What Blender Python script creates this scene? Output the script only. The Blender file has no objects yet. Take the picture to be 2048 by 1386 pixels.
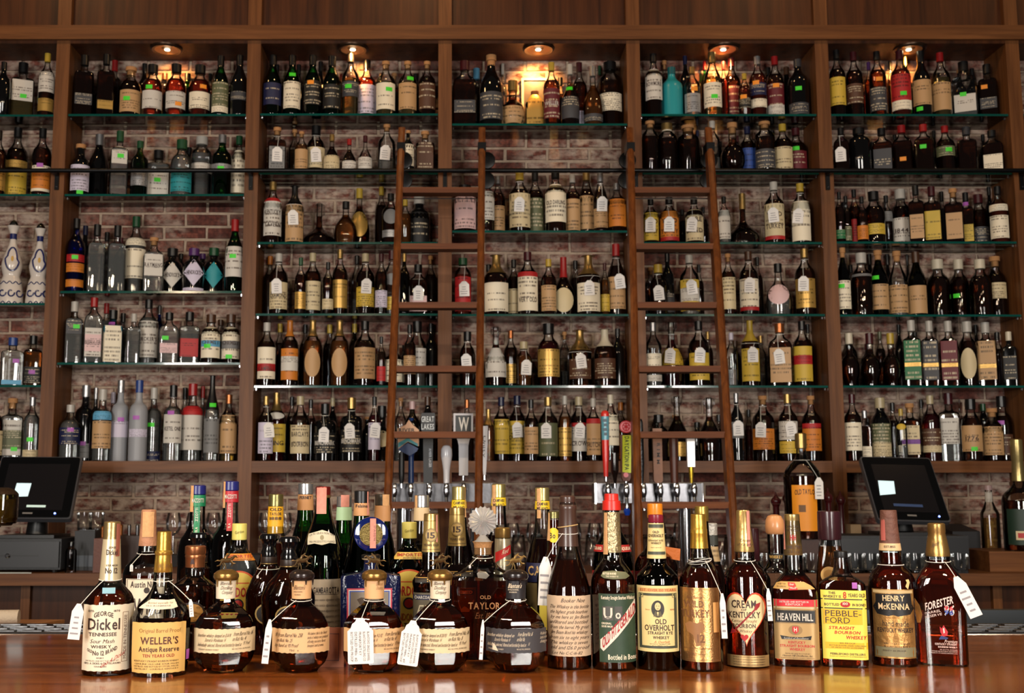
import bpy, math, random
from math import sin, cos, pi, radians
random.seed(7)
SC = bpy.context.scene
COL = SC.collection
# ---------------------------------------------------------------- camera, world, lights, exposure
F, PX, PY = 2250.0, 907.0, 693.0
TH = math.atan(287 / 2250)
HC = 1.43
BAR = 1.078
cam = bpy.data.objects.new('camera', bpy.data.cameras.new('camera'))
COL.objects.link(cam)
cam.location = (0, 0, HC)
cam.rotation_euler = (pi / 2 + TH, 0, 0)
cam.data.sensor_width = 36
cam.data.lens = 36 * F / 2048
cam.data.shift_x = (1024 - PX) / 2048
cam.data.clip_start = 0.05
cam.data.dof.use_dof = True
cam.data.dof.focus_distance = 2.33
cam.data.dof.aperture_fstop = 10.0
SC.camera = cam
SC.view_settings.view_transform = 'Standard'
SC.view_settings.look = 'None'
SC.view_settings.gamma = 1
SC.view_settings.use_curve_mapping = False
SC.view_settings.exposure = 0.25
SC.cycles.caustics_reflective = False
SC.cycles.caustics_refractive = False
SC.cycles.transparent_max_bounces = 24
SC.cycles.max_bounces = 10
w = bpy.data.worlds.new('room_ambience')
SC.world = w
w.use_nodes = True
w.node_tree.nodes['Background'].inputs[0].default_value = (0.66, 0.58, 0.52, 1)
w.node_tree.nodes['Background'].inputs[1].default_value = 0.042


def area(name, loc, target, sx, sy, power, col, spread=180):
    l = bpy.data.lights.new(name, 'AREA')
    l.shape = 'RECTANGLE'
    l.size, l.size_y, l.energy, l.color = sx, sy, power, col
    l.spread = radians(spread)
    o = bpy.data.objects.new(name, l)
    COL.objects.link(o)
    o.location = loc
    import mathutils
    d = mathutils.Vector(target) - mathutils.Vector(loc)
    o.rotation_euler = d.to_track_quat('-Z', 'Y').to_euler()
    return o


# daylight through the tall windows of the wall behind the photographer (two pairs and one further right)
for i, (wx, p) in enumerate([(-3.3, 66), (-2.3, 66), (1.7, 58), (2.7, 58)]):
    area('window_daylight', (wx, -2.6, 2.0), (wx * 0.25, 5.6, 0.9), 0.55, 2.0, p, (1.0, 0.945, 0.875), 150)
# warm ceiling lamps of the room over the bar
for lx in (-2.4, -0.8, 0.8, 2.4):
    l = bpy.data.lights.new('ceiling_lamp', 'AREA')
    l.shape = 'DISK'
    l.size, l.energy, l.color = 0.22, 24, (1.0, 0.76, 0.50)
    o = bpy.data.objects.new('ceiling_lamp', l)
    COL.objects.link(o)
    o.location = (lx, 1.35, 3.25)
    o.rotation_euler = (radians(12), 0, 0)


# added amber lights without fixtures, high in front, warming the top of the shelving
for lx, lw in ((-2.3, 17), (-0.2, 19), (1.9, 13), (3.4, 6)):
    l = bpy.data.lights.new('added_warm_light', 'POINT')
    l.shadow_soft_size, l.energy, l.color = 0.09, lw, (1.0, 0.58, 0.25)
    o = bpy.data.objects.new('added_warm_light', l)
    COL.objects.link(o)
    o.location = (lx, 4.55, 4.7)


def at(px, py, Y):
    a = (px - PX) / F
    b = (PY - py) / F
    t = Y / (cos(TH) - b * sin(TH))
    return (t * a, Y, HC + t * (b * cos(TH) + sin(TH)))


def tsc(py, Y):  # metres per pixel at that row and depth
    b = (PY - py) / F
    return Y / (cos(TH) - b * sin(TH)) / F


def zat(py, Y):
    return at(0, py, Y)[2]


def ground(py, z):  # depth where the ray of row py meets height z
    b = (PY - py) / F
    t = (z - HC) / (b * cos(TH) + sin(TH))
    return t * (cos(TH) - b * sin(TH))


# ---------------------------------------------------------------- materials
MATS = {}


def nt(name):
    m = bpy.data.materials.new(name)
    m.use_nodes = True
    t = m.node_tree
    return m, t, t.nodes['Principled BSDF']


def S(c):  # sRGB 0-255 to linear
    return tuple(((v / 255) / 12.92 if v / 255 <= 0.04045 else ((v / 255 + 0.055) / 1.055) ** 2.4) for v in c) + (1,)


def plain(name, col, rough=0.5, metal=0.0, coat=0.0, spec=0.5, bump=0, bscale=60, var=0.0):
    if name in MATS:
        return MATS[name]
    m, t, p = nt(name)
    c = S(col)
    p.inputs['Base Color'].default_value = c
    p.inputs['Roughness'].default_value = rough
    p.inputs['Metallic'].default_value = metal
    p.inputs['Coat Weight'].default_value = coat
    p.inputs['Specular IOR Level'].default_value = spec
    if bump or var:
        tc = t.nodes.new('ShaderNodeTexCoord')
        nz = t.nodes.new('ShaderNodeTexNoise')
        nz.inputs['Scale'].default_value = bscale
        nz.inputs['Detail'].default_value = 4
        t.links.new(tc.outputs['Object'], nz.inputs['Vector'])
        if bump:
            b = t.nodes.new('ShaderNodeBump')
            b.inputs['Strength'].default_value = bump
            b.inputs['Distance'].default_value = 0.004
            t.links.new(nz.outputs['Fac'], b.inputs['Height'])
            t.links.new(b.outputs['Normal'], p.inputs['Normal'])
        if var:
            mx = t.nodes.new('ShaderNodeMix')
            mx.data_type = 'RGBA'
            mx.inputs[6].default_value = tuple(v * (1 - var) for v in c[:3]) + (1,)
            mx.inputs[7].default_value = tuple(min(1, v * (1 + var)) for v in c[:3]) + (1,)
            t.links.new(nz.outputs['Fac'], mx.inputs[0])
            t.links.new(mx.outputs[2], p.inputs['Base Color'])
    MATS[name] = m
    return m


PAL = dict(w=(208, 202, 192), c=(208, 190, 150), k=(18, 17, 18), g=(200, 160, 84), y=(208, 174, 62), o=(206, 122, 38),
           r=(176, 32, 34), b=(46, 76, 150), n=(22, 28, 66), t=(190, 150, 104), e=(40, 110, 66), s=(170, 170, 172),
           m=(100, 26, 36), p=(120, 60, 150), l=(96, 166, 206), u=(84, 52, 34), a=(160, 90, 40), d=(62, 62, 66),
           i=(238, 226, 200), q=(36, 142, 150), v=(206, 198, 218), z=(96, 100, 70), f=(222, 186, 186), x=(120, 120, 120))
CNAME = dict(w='white', c='cream', k='black', g='gold', y='yellow', o='orange', r='red', b='blue', n='navy', t='tan', e='green',
             s='silver', m='maroon', p='purple', l='light blue', u='brown', a='amber', d='dark grey', i='ivory', q='teal',
             v='lilac', z='olive', f='pink', x='grey')


def paper(c):
    """a paper label with rows of faint print, uv based"""
    k = 'label_' + CNAME[c].replace(' ', '_')
    if k in MATS:
        return MATS[k]
    m, t, p = nt(k)
    base = S(PAL[c])
    dark = sum(base[:3]) < 0.35
    ink = S((205, 190, 160)) if dark else tuple(v * 0.16 for v in base[:3]) + (1,)
    if c in 'cwi':
        ink = S((70, 50, 40))
    uv = t.nodes.new('ShaderNodeUVMap')
    oi = t.nodes.new('ShaderNodeObjectInfo')
    sep = t.nodes.new('ShaderNodeSeparateXYZ')
    t.links.new(uv.outputs['UV'], sep.inputs[0])

    def M(op, a, b=None):
        n = t.nodes.new('ShaderNodeMath')
        n.operation = op
        for i, v in enumerate((a, b)):
            if v is None:
                continue
            if isinstance(v, (int, float)):
                n.inputs[i].default_value = v
            else:
                t.links.new(v, n.inputs[i])
        return n.outputs[0]
    rows = M('MULTIPLY', sep.outputs[1], 9.0)
    row = M('FLOOR', rows)
    fr = M('FRACT', rows)
    inrow = M('MULTIPLY', M('GREATER_THAN', fr, 0.3), M('LESS_THAN', fr, 0.78))
    cx = t.nodes.new('ShaderNodeCombineXYZ')
    t.links.new(M('MULTIPLY', sep.outputs[0], 26.0), cx.inputs[0])
    t.links.new(M('MULTIPLY', row, 7.3), cx.inputs[1])
    t.links.new(M('MULTIPLY', oi.outputs['Random'], 90.0), cx.inputs[2])
    n1 = t.nodes.new('ShaderNodeTexNoise')
    n1.inputs['Scale'].default_value = 1.0
    n1.inputs['Detail'].default_value = 0
    t.links.new(cx.outputs[0], n1.inputs['Vector'])
    cx2 = t.nodes.new('ShaderNodeCombineXYZ')
    t.links.new(M('MULTIPLY', row, 3.7), cx2.inputs[0])
    t.links.new(M('MULTIPLY', oi.outputs['Random'], 50.0), cx2.inputs[1])
    n2 = t.nodes.new('ShaderNodeTexNoise')
    n2.inputs['Detail'].default_value = 0
    n2.inputs['Scale'].default_value = 1.3
    t.links.new(cx2.outputs[0], n2.inputs['Vector'])
    word = M('GREATER_THAN', n1.outputs['Fac'], 0.46)
    hasrow = M('GREATER_THAN', n2.outputs['Fac'], 0.5)
    xc = M('ABSOLUTE', M('SUBTRACT', sep.outputs[0], 0.5))
    inx = M('LESS_THAN', xc, M('MULTIPLY', n2.outputs['Fac'], 0.7))
    fac = M('MULTIPLY', M('MULTIPLY', inrow, word), M('MULTIPLY', hasrow, inx))
    mx = t.nodes.new('ShaderNodeMix')
    mx.data_type = 'RGBA'
    mx.inputs[6].default_value = base
    mx.inputs[7].default_value = ink
    t.links.new(M('MULTIPLY', fac, 0.75), mx.inputs[0])
    t.links.new(mx.outputs[2], p.inputs['Base Color'])
    p.inputs['Roughness'].default_value = 0.55 if c not in 'gs' else 0.35
    if c in 'gs':
        p.inputs['Metallic'].default_value = 0.5
    MATS[k] = m
    return m


def ink(c):
    """flat printed colour: palette letter or rgb tuple"""
    if isinstance(c, str) and len(c) == 1:
        return plain('print_' + CNAME[c].replace(' ', '_'), PAL[c], 0.5)
    return plain('print_%02x%02x%02x' % c, c, 0.5)


def foil(c):
    rgb = PAL[c] if isinstance(c, str) else c
    return plain('foil_%02x%02x%02x' % rgb, tuple(int(v * .82 + .10 * (sum(rgb) / 3)) for v in rgb), 0.3, 0.8, bump=0.15, bscale=90)


def capmat(c):
    if isinstance(c, str):
        if c in 'gs':
            return foil((190, 152, 84) if c == 'g' else (176, 176, 178))
        if c == 'a':
            return foil((190, 110, 60))
        if c == 't':
            return plain('cork', (178, 128, 80), 0.8, bump=0.4, bscale=200, var=0.3)
        if c == 'x':
            return thin('crystal_stopper', (0.93, 0.93, 0.93), 0.5)
        return plain('cap_' + CNAME[c].replace(' ', '_'), tuple(int(v * (.62 if c in 'epqm' else .85)) for v in PAL[c]), 0.32)
    return plain('cap_%02x%02x%02x' % c, c, 0.35)


def thin(name, tint, refl=1.0, rough=0.02):
    """thin walled glass: tinted see-through plus mirror reflection by fresnel"""
    if name in MATS:
        return MATS[name]
    m = bpy.data.materials.new(name)
    m.use_nodes = True
    t = m.node_tree
    t.nodes.clear()
    out = t.nodes.new('ShaderNodeOutputMaterial')
    tr = t.nodes.new('ShaderNodeBsdfTransparent')
    tr.inputs[0].default_value = tuple(tint) + (1,)
    gl = t.nodes.new('ShaderNodeBsdfGlossy')
    gl.inputs['Roughness'].default_value = rough
    lw = t.nodes.new('ShaderNodeFresnel')
    lw.inputs['IOR'].default_value = 1.5
    mu = t.nodes.new('ShaderNodeMath')
    mu.operation = 'MULTIPLY_ADD'
    mu.inputs[1].default_value = refl
    mu.inputs[2].default_value = 0.02
    mu.use_clamp = True
    t.links.new(lw.outputs[0], mu.inputs[0])
    mx = t.nodes.new('ShaderNodeMixShader')
    t.links.new(mu.outputs[0], mx.inputs[0])
    t.links.new(tr.outputs[0], mx.inputs[1])
    t.links.new(gl.outputs[0], mx.inputs[2])
    t.links.new(mx.outputs[0], out.inputs[0])
    MATS[name] = m
    return m


def liquid(name, col, diffuse=0.12, ior=1.36, rough=0.0):
    if name in MATS:
        return MATS[name]
    m, t, p = nt(name)
    p.inputs['Base Color'].default_value = tuple(col) + (1,)
    p.inputs['Transmission Weight'].default_value = 1 - diffuse
    p.inputs['Roughness'].default_value = rough
    p.inputs['IOR'].default_value = ior
    MATS[name] = m
    return m


GL_CLEAR = thin('clear_glass', (0.93, 0.94, 0.93))
GLASS = {  # code: (glass, liquid or None, fill fraction, words)
    'A': (GL_CLEAR, liquid('dark_whiskey', (0.13, 0.03, 0.010), .05), .70, 'dark amber bottle'),
    'a': (GL_CLEAR, liquid('amber_whiskey', (0.50, 0.17, 0.035)), .68, 'amber bottle'),
    'h': (GL_CLEAR, liquid('dark_whiskey', (0.20, 0.045, 0.012), .05), .34, 'part-empty amber bottle'),
    'K': (plain('black_glass', (9, 9, 10), 0.06, coat=0.5), None, 0, 'black glass bottle'),
    'E': (thin('green_glass', (0.10, 0.34, 0.10)), liquid('dark_green_wine', (0.02, 0.12, 0.03)), .7, 'green glass bottle'),
    'C': (GL_CLEAR, liquid('clear_spirit', (0.93, 0.95, 0.95), 0.10), .72, 'clear glass bottle'),
    'D': (GL_CLEAR, liquid('clear_spirit', (0.93, 0.95, 0.95), 0.02), .3, 'part-empty clear bottle'),
    'R': (GL_CLEAR, liquid('red_whiskey', (0.42, 0.05, 0.02)), .7, 'reddish amber bottle'),
    'B': (thin('blue_glass', (0.05, 0.12, 0.45)), liquid('blue_spirit', (0.03, 0.10, 0.45), 0.2), .7, 'blue glass bottle'),
    'L': (thin('sky_blue_glass', (0.18, 0.55, 0.75)), liquid('sky_blue_spirit', (0.10, 0.45, 0.65), 0.25), .72, 'pale blue bottle'),
    'G': (GL_CLEAR, liquid('straw_spirit', (0.80, 0.58, 0.20), 0.06), .6, 'straw coloured bottle'),
    'F': (plain('frosted_glass', (150, 152, 158), 0.45), None, 0, 'frosted bottle'),
    'Q': (plain('teal_ceramic', (44, 150, 156), 0.3), None, 0, 'opaque teal bottle'),
    'Z': (thin('olive_glass', (0.10, 0.10, 0.04)), liquid('dark_brandy', (0.08, 0.02, 0.01)), .7, 'dark olive glass bottle'),
    'V': (GL_CLEAR, liquid('burgundy_spirit', (0.16, 0.01, 0.02)), .72, 'dark red bottle'),
}


def wood(name, c1, c2, axis, rough=0.45, coat=0.0, scale=1.0, world=False, dark=None):
    if name in MATS:
        return MATS[name]
    m, t, p = nt(name)
    tc = t.nodes.new('ShaderNodeTexCoord')
    mp = t.nodes.new('ShaderNodeMapping')
    sc = [34 * scale] * 3
    sc['xyz'.index(axis)] = 1.6 * scale
    mp.inputs['Scale'].default_value = sc
    if world:
        g = t.nodes.new('ShaderNodeNewGeometry')
        t.links.new(g.outputs['Position'], mp.inputs[0])
    else:
        t.links.new(tc.outputs['Object'], mp.inputs[0])
    oi = t.nodes.new('ShaderNodeObjectInfo')
    nz = t.nodes.new('ShaderNodeTexNoise')
    nz.noise_dimensions = '4D'
    nz.inputs['Scale'].default_value = 1
    nz.inputs['Detail'].default_value = 8
    nz.inputs['Roughness'].default_value = 0.62
    nz.inputs['Distortion'].default_value = 0.6
    t.links.new(mp.outputs[0], nz.inputs['Vector'])
    mu = t.nodes.new('ShaderNodeMath')
    mu.operation = 'MULTIPLY'
    mu.inputs[1].default_value = 20
    t.links.new(oi.outputs['Random'], mu.inputs[0])
    t.links.new(mu.outputs[0], nz.inputs['W'])
    cr = t.nodes.new('ShaderNodeValToRGB')
    cr.color_ramp.elements[0].position = 0.32
    cr.color_ramp.elements[1].position = 0.68
    cr.color_ramp.elements[0].color = S(c1)
    cr.color_ramp.elements[1].color = S(c2)
    t.links.new(nz.outputs['Fac'], cr.inputs[0])
    t.links.new(cr.outputs[0], p.inputs['Base Color'])
    b = t.nodes.new('ShaderNodeBump')
    b.inputs['Strength'].default_value = 0.12
    b.inputs['Distance'].default_value = 0.002
    t.links.new(nz.outputs['Fac'], b.inputs['Height'])
    t.links.new(b.outputs['Normal'], p.inputs['Normal'])
    p.inputs['Roughness'].default_value = rough
    p.inputs['Specular IOR Level'].default_value = .28
    p.inputs['Coat Weight'].default_value = coat
    p.inputs['Coat Roughness'].default_value = 0.08
    MATS[name] = m
    return m


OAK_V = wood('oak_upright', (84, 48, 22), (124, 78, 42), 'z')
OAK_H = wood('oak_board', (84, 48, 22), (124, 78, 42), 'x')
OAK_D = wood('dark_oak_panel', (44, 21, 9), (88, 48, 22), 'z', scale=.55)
LADW = wood('ladder_mahogany', (74, 36, 14), (124, 68, 28), 'z', rough=0.35, coat=0.25)
LADH = wood('ladder_tread', (80, 40, 16), (118, 64, 28), 'x', rough=0.6)
BARW = wood('bar_top_wood', (92, 44, 15), (152, 84, 34), 'x', rough=0.25, coat=0.5, scale=.8)
BLACKM = plain('black_iron', (16, 16, 18), 0.35, 0.6)
CHROME = plain('chrome', (200, 200, 204), 0.12, 1.0)
STEEL = plain('brushed_steel', (150, 150, 152), 0.3, 1.0)
BLACKP = plain('black_plastic', (14, 14, 15), 0.4)
STRING = plain('white_string', (225, 222, 215), 0.8)
TAGM = plain('tag_card', (232, 228, 224), 0.6)
TAGINK = plain('pen_ink', (40, 36, 40), 0.6)


# ---------------------------------------------------------------- mesh helpers
class MB:
    def __init__(s):
        s.v, s.f, s.m, s.uv, s.mats = [], [], [], [], []

    def slot(s, mat):
        if mat not in s.mats:
            s.mats.append(mat)
        return s.mats.index(mat)

    def add(s, vs, fs, mat=None, uvs=None):
        o = len(s.v)
        s.v += vs
        k = s.slot(mat) if mat else 0
        for i, f in enumerate(fs):
            s.f.append([a + o for a in f])
            s.m.append(k)
            s.uv.append(uvs[i] if uvs else None)
        return s

    def box(s, x0, x1, y0, y1, z0, z1, mat=None):
        v = [(x, y, z) for z in (z0, z1) for y in (y0, y1) for x in (x0, x1)]
        return s.add(v, [(0, 2, 3, 1), (4, 5, 7, 6), (0, 1, 5, 4), (2, 6, 7, 3), (0, 4, 6, 2), (1, 3, 7, 5)], mat)

    def hexa(s, q0, q1, mat=None):  # two quads (4 points each) joined
        return s.add(list(q0) + list(q1), [(3, 2, 1, 0), (4, 5, 6, 7), (0, 1, 5, 4), (1, 2, 6, 5), (2, 3, 7, 6), (3, 0, 4, 7)], mat)

    def tube(s, pts, rad, n=8, mat=None, close=True):
        import mathutils
        V = mathutils.Vector
        pts = [V(p) for p in pts]
        rr = rad if isinstance(rad, (list, tuple)) else [rad] * len(pts)
        vs = []
        up = None
        for i, p in enumerate(pts):
            d = (pts[min(i + 1, len(pts) - 1)] - pts[max(i - 1, 0)]).normalized()
            if up is None:
                up = V((0, 0, 1)) if abs(d.z) < .9 else V((0, 1, 0))
            a = d.cross(up).normalized()
            b = a.cross(d).normalized()
            up = b
            for k in range(n):
                th = 2 * pi * k / n
                q = p + (a * cos(th) + b * sin(th)) * rr[i]
                vs.append(tuple(q))
        fs = []
        for i in range(len(pts) - 1):
            for k in range(n):
                fs.append((i * n + k, i * n + (k + 1) % n, (i + 1) * n + (k + 1) % n, (i + 1) * n + k))
        if close:
            fs.append(tuple(range(n - 1, -1, -1)))
            fs.append(tuple(range((len(pts) - 1) * n, len(pts) * n)))
        return s.add(vs, fs, mat)

    def lathe(s, prof, n=16, mat=None, c=(0, 0, 0), p=2.0, D=None, top=True, bot=True, rot=0.0):
        """prof: [(z, r)] from bottom up; superellipse cross-section of exponent p (r/rmax blended), depth half D"""
        rm = max(r for z, r in prof)
        vs, fs = [], []
        for z, r in prof:
            d = min(r, D) if D else r
            pp = 2 + (p - 2) * max(0, (r / rm - .45) / .55) if p != 2 else 2
            for k in range(n):
                th = 2 * pi * (k + .5) / n + rot
                cx, sy = cos(th), sin(th)
                vs.append((c[0] + r * math.copysign(abs(cx) ** (2 / pp), cx), c[1] + d * math.copysign(abs(sy) ** (2 / pp), sy), c[2] + z))
        m = len(prof)
        for i in range(m - 1):
            for k in range(n):
                fs.append((i * n + k, i * n + (k + 1) % n, (i + 1) * n + (k + 1) % n, (i + 1) * n + k))
        if bot:
            fs.append(tuple(range(n - 1, -1, -1)))
        if top:
            fs.append(tuple(range((m - 1) * n, m * n)))
        return s.add(vs, fs, mat)

    def build(s, name, mat=None, parent=None, smooth=True, loc=None, ang=38):
        me = bpy.data.meshes.new(name)
        me.from_pydata(s.v, [], s.f)
        ms = s.mats if s.mats else [mat]
        for x in ms:
            me.materials.append(x)
        if len(ms) > 1:
            me.polygons.foreach_set('material_index', s.m)
        if any(u is not None for u in s.uv):
            ul = me.uv_layers.new(name='UVMap')
            i = 0
            for f, u in zip(s.f, s.uv):
                for k in range(len(f)):
                    if u:
                        ul.data[i].uv = u[k]
                    i += 1
        if smooth:
            me.shade_smooth()
            try:
                me.set_sharp_from_angle(angle=radians(ang))
            except Exception:
                pass
        o = bpy.data.objects.new(name, me)
        COL.objects.link(o)
        if parent:
            o.parent = parent
        if loc:
            o.location = loc
        return o


def tag(o, label, cat=None, group=None, kind=None):
    if label:
        if len(label.split()) > 16:
            print('LONG', len(label.split()), label)
        o['label'] = label
    if cat:
        o['category'] = cat
    if group:
        o['group'] = group
    if kind:
        o['kind'] = kind
    return o


def empty(name, loc, label=None, cat=None, group=None, kind=None):
    o = bpy.data.objects.new(name, None)
    o.empty_display_size = 0.05
    o.location = loc
    COL.objects.link(o)
    return tag(o, label, cat, group, kind)


def mesh_copy(me, name, loc, parent=None, rot=None, scale=None):
    o = bpy.data.objects.new(name, me)
    COL.objects.link(o)
    o.location = loc
    if parent:
        o.parent = parent
    if rot:
        o.rotation_euler = rot
    if scale:
        o.scale = scale
    return o


def interp(xs, ys, x):
    if x <= xs[0]:
        return ys[0]
    for i in range(1, len(xs)):
        if x <= xs[i]:
            t = (x - xs[i - 1]) / max(1e-9, xs[i] - xs[i - 1])
            return ys[i - 1] + t * (ys[i] - ys[i - 1])
    return ys[-1]


def smooth_prof(pts, per=4):
    """monotone cubic resampling of [(z, r)] sorted by z"""
    n = len(pts)
    h = [pts[i + 1][0] - pts[i][0] for i in range(n - 1)]
    d = [(pts[i + 1][1] - pts[i][1]) / max(1e-9, h[i]) for i in range(n - 1)]
    m = [d[0]] + [0 if d[i - 1] * d[i] <= 0 else 2 * d[i - 1] * d[i] / (d[i - 1] + d[i]) for i in range(1, n - 1)] + [d[-1]]
    out = []
    for i in range(n - 1):
        k = per if h[i] > 0.004 and abs(pts[i + 1][1] - pts[i][1]) > 0.0012 else 1
        for j in range(k):
            t = j / k
            h00, h10 = 2 * t ** 3 - 3 * t * t + 1, t ** 3 - 2 * t * t + t
            h01, h11 = -2 * t ** 3 + 3 * t * t, t ** 3 - t * t
            out.append((pts[i][0] + t * h[i], h00 * pts[i][1] + h10 * h[i] * m[i] + h01 * pts[i + 1][1] + h11 * h[i] * m[i + 1]))
    out.append(pts[-1])
    return out


# ---------------------------------------------------------------- lettering (the built-in font, one mesh per glyph)
GLY = {}


def glyph(ch, bold):
    k = (ch, bold)
    if k not in GLY:
        cu = bpy.data.curves.new('g', 'FONT')
        cu.body = ch
        cu.resolution_u = 2
        cu.fill_mode = 'FRONT'
        cu.offset = 0.022 if bold else 0.0
        ob = bpy.data.objects.new('g', cu)
        me = ob.to_mesh()
        vs = [(v.co.x, v.co.y) for v in me.vertices]
        fs = [tuple(p.vertices) for p in me.polygons]
        ob.to_mesh_clear()
        bpy.data.objects.remove(ob)
        bpy.data.curves.remove(cu)
        if vs:
            x0 = min(v[0] for v in vs)
            vs = [(x - x0, y) for x, y in vs]
            adv = max(v[0] for v in vs) + 0.085
        else:
            adv = 0.3
        GLY[k] = (vs, fs, adv)
    return GLY[k]


def text_geo(s, bold=False):
    """verts scaled so that the string fills the unit box x 0..1, y 0..1 (cap height)"""
    x = 0
    V, Fc = [], []
    for ch in s:
        vs, fs, adv = glyph(ch, bold)
        o = len(V)
        V += [(x + a, b) for a, b in vs]
        Fc += [tuple(i + o for i in f) for f in fs]
        x += adv
    x -= 0.085
    cap = 0.70
    return [(a / x, b / cap) for a, b in V], Fc


# ---------------------------------------------------------------- bottles
class Bottle:
    """profile given in picture rows at the bottle's own depth: [(row, half width in px)] from top to base"""

    def __init__(s, name, label, cat, group, cx, Y, prof, zbase=None, glass='A', fill=None, D=None, p=2.0, seg=36, per=4, stuff=None, facet=0, xrow=None, X0=None):
        s.cx, s.Y, s.p = cx, Y, p
        base = prof[-1][0]
        s.zb = zbase if zbase is not None else zat(base, Y)
        s.x0 = X0 if X0 is not None else at(cx, xrow or base, Y)[0]
        s.seg, s.stuff, s.facet = seg, stuff, facet
        s.c = Y / math.hypot(s.x0, Y)          # bottles are turned so their labels face the room's middle
        pts = [(zat(r, Y) - s.zb, hw * tsc(r, Y) * s.c) for r, hw in prof]
        last = pts[-1][1]
        pts = [q for q in pts[:-1] if q[0] > .006] + [(0.0, last), (.0035, max(last, pts[-2][1] if len(pts) > 1 and pts[-2][0] < .05 else last))]
        pts = sorted(pts)
        s.pts = pts
        s.D = D * tsc(base, Y) * s.c if D else None
        s.root = None if stuff else empty(name, (s.x0, Y, s.zb), label, cat, group)
        if s.root:
            s.root.rotation_euler = (0, 0, -math.atan2(s.x0, Y))
        sp = smooth_prof(pts, per)
        s.zs = [a for a, b in sp]
        s.rs = [b for a, b in sp]
        s.rmax = max(s.rs)
        g, liq, ff, _ = GLASS[glass] if isinstance(glass, str) else glass
        s.body = s._put(MB_lathe(sp, seg, g, s, facet), 'glass_body', ang=24 if facet else 38)
        if liq:
            H = s.zs[-1]
            zf = H * ff if fill is None else zat(fill, Y) - s.zb
            lp = [(0.004, interp(s.zs, s.rs, 0.004) * .93)] + [(z, r * .94) for z, r in sp if 0.006 < z < zf - .002] + [(zf, interp(s.zs, s.rs, zf) * .94)]
            s.liq = s._put(MB_lathe(lp, seg, liq, s, facet, D=s.D * .94 if s.D else None), 'liquid', ang=24 if facet else 38)

    def _put(s, mb, name, parent=None, smooth=True, label=None, ang=38):
        if s.stuff is not None:
            off = (s.x0, s.Y, s.zb)
            k = mb.mats[0]
            s.stuff.add([(a + off[0], b + off[1], c + off[2]) for a, b, c in mb.v], mb.f, k)
            return None
        o = mb.build(name, parent=parent or s.root, smooth=smooth, ang=ang)
        if label:
            o['label'] = label
        return o

    def r(s, z):
        return interp(s.zs, s.rs, z)

    def surf(s, X, z, off=0.0006):
        r = s.r(z) + off
        D = min(r, s.D + off) if s.D else r
        p = 2 + (s.p - 2) * max(0, (r / s.rmax - .45) / .55) if s.p != 2 else 2
        q = min(0.999, abs(X) / r)
        return (X, -D * (1 - q ** p) ** (1 / p), z)

    def loc(s, px, py):
        Yf = s.Y - (min(s.rmax, s.D) if s.D else s.rmax) * .8 * s.c
        return (px - s.cx) * tsc(py, Yf) * s.c, zat(py, Yf) - s.zb

    def patch(s, x0, y0, x1, y1, mat, name='label', parent=None, off=0.0006, nx=12, ny=4, mb=None, edge=None, label=None):
        own = mb is None
        mb = mb or MB()
        vs, fs, uv = [], [], []
        for j in range(ny + 1):
            py = y0 + (y1 - y0) * j / ny
            Xa, z = s.loc(x0, py)
            Xb, _ = s.loc(x1, py)
            z = max(z, 0.003)
            r = s.r(z) * .992
            Xa, Xb = max(Xa, -r), min(Xb, r)
            for i in range(nx + 1):
                u = i / nx
                X = Xa + (Xb - Xa) * u
                dz = 0
                if edge and j in (0, ny):
                    dz = edge * (1 if i % 2 else -1)
                vs.append(s.surf(X, z + dz, off))
        for j in range(ny):
            for i in range(nx):
                a = j * (nx + 1) + i
                fs.append((a, a + nx + 1, a + nx + 2, a + 1))
                U = lambda ii, jj: (ii / nx, 1 - jj / ny)
                uv.append([U(i, j), U(i, j + 1), U(i + 1, j + 1), U(i + 1, j)])
        mb.add(vs, fs, mat, uv)
        if own:
            return s._put(mb, name, parent, label=label)
        return mb

    def shape(s, outline, mat, mb, off=0.0009, centre=None, rings=6):
        dn = []
        for i, a in enumerate(outline):
            b = outline[(i + 1) % len(outline)]
            k = max(1, int(math.hypot(b[0] - a[0], b[1] - a[1]) / 3.5))
            dn += [(a[0] + (b[0] - a[0]) * j / k, a[1] + (b[1] - a[1]) * j / k) for j in range(k)]
        outline = dn
        n = len(outline)
        cx = centre[0] if centre else sum(p[0] for p in outline) / n
        cy = centre[1] if centre else sum(p[1] for p in outline) / n
        vs, fs = [], []
        L = [s.loc(*p) for p in outline]
        C = s.loc(cx, cy)
        for k in range(1, rings + 1):
            for X, z in L:
                xx, zz = C[0] + (X - C[0]) * k / rings, C[1] + (z - C[1]) * k / rings
                rr = s.r(zz) * .99
                vs.append(s.surf(max(-rr, min(rr, xx)), zz, off))
        vs.append(s.surf(C[0], C[1], off))
        for i in range(n):
            fs.append((len(vs) - 1, i, (i + 1) % n))
            for k in range(rings - 1):
                fs.append((k * n + i, (k + 1) * n + i, (k + 1) * n + (i + 1) % n, k * n + (i + 1) % n))
        mb.add(vs, fs, mat)

    def text(s, mb, st, x0, y0, x1, y1, col='k', bold=False, arc=0.0, shear=0.0, rot=0.0, off=0.0012, vert=0):
        V, Fc = text_geo(st, bold)
        vs = []
        for a, b in V:
            if vert:
                fx, fy = x0 + (x1 - x0) * ((1 - b) if vert < 0 else b), y0 + (y1 - y0) * ((1 - a) if vert < 0 else a)
            else:
                fx = x0 + (x1 - x0) * a + shear * b * (y1 - y0)
                fy = y1 - (y1 - y0) * b - arc * (1 - (2 * a - 1) ** 2) - rot * (x1 - x0) * (a - .5)
            X, z = s.loc(fx, fy)
            rr = s.r(z) * .99
            vs.append(s.surf(max(-rr, min(rr, X)), z, off))
        mb.add(vs, Fc, ink(col))

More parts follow.
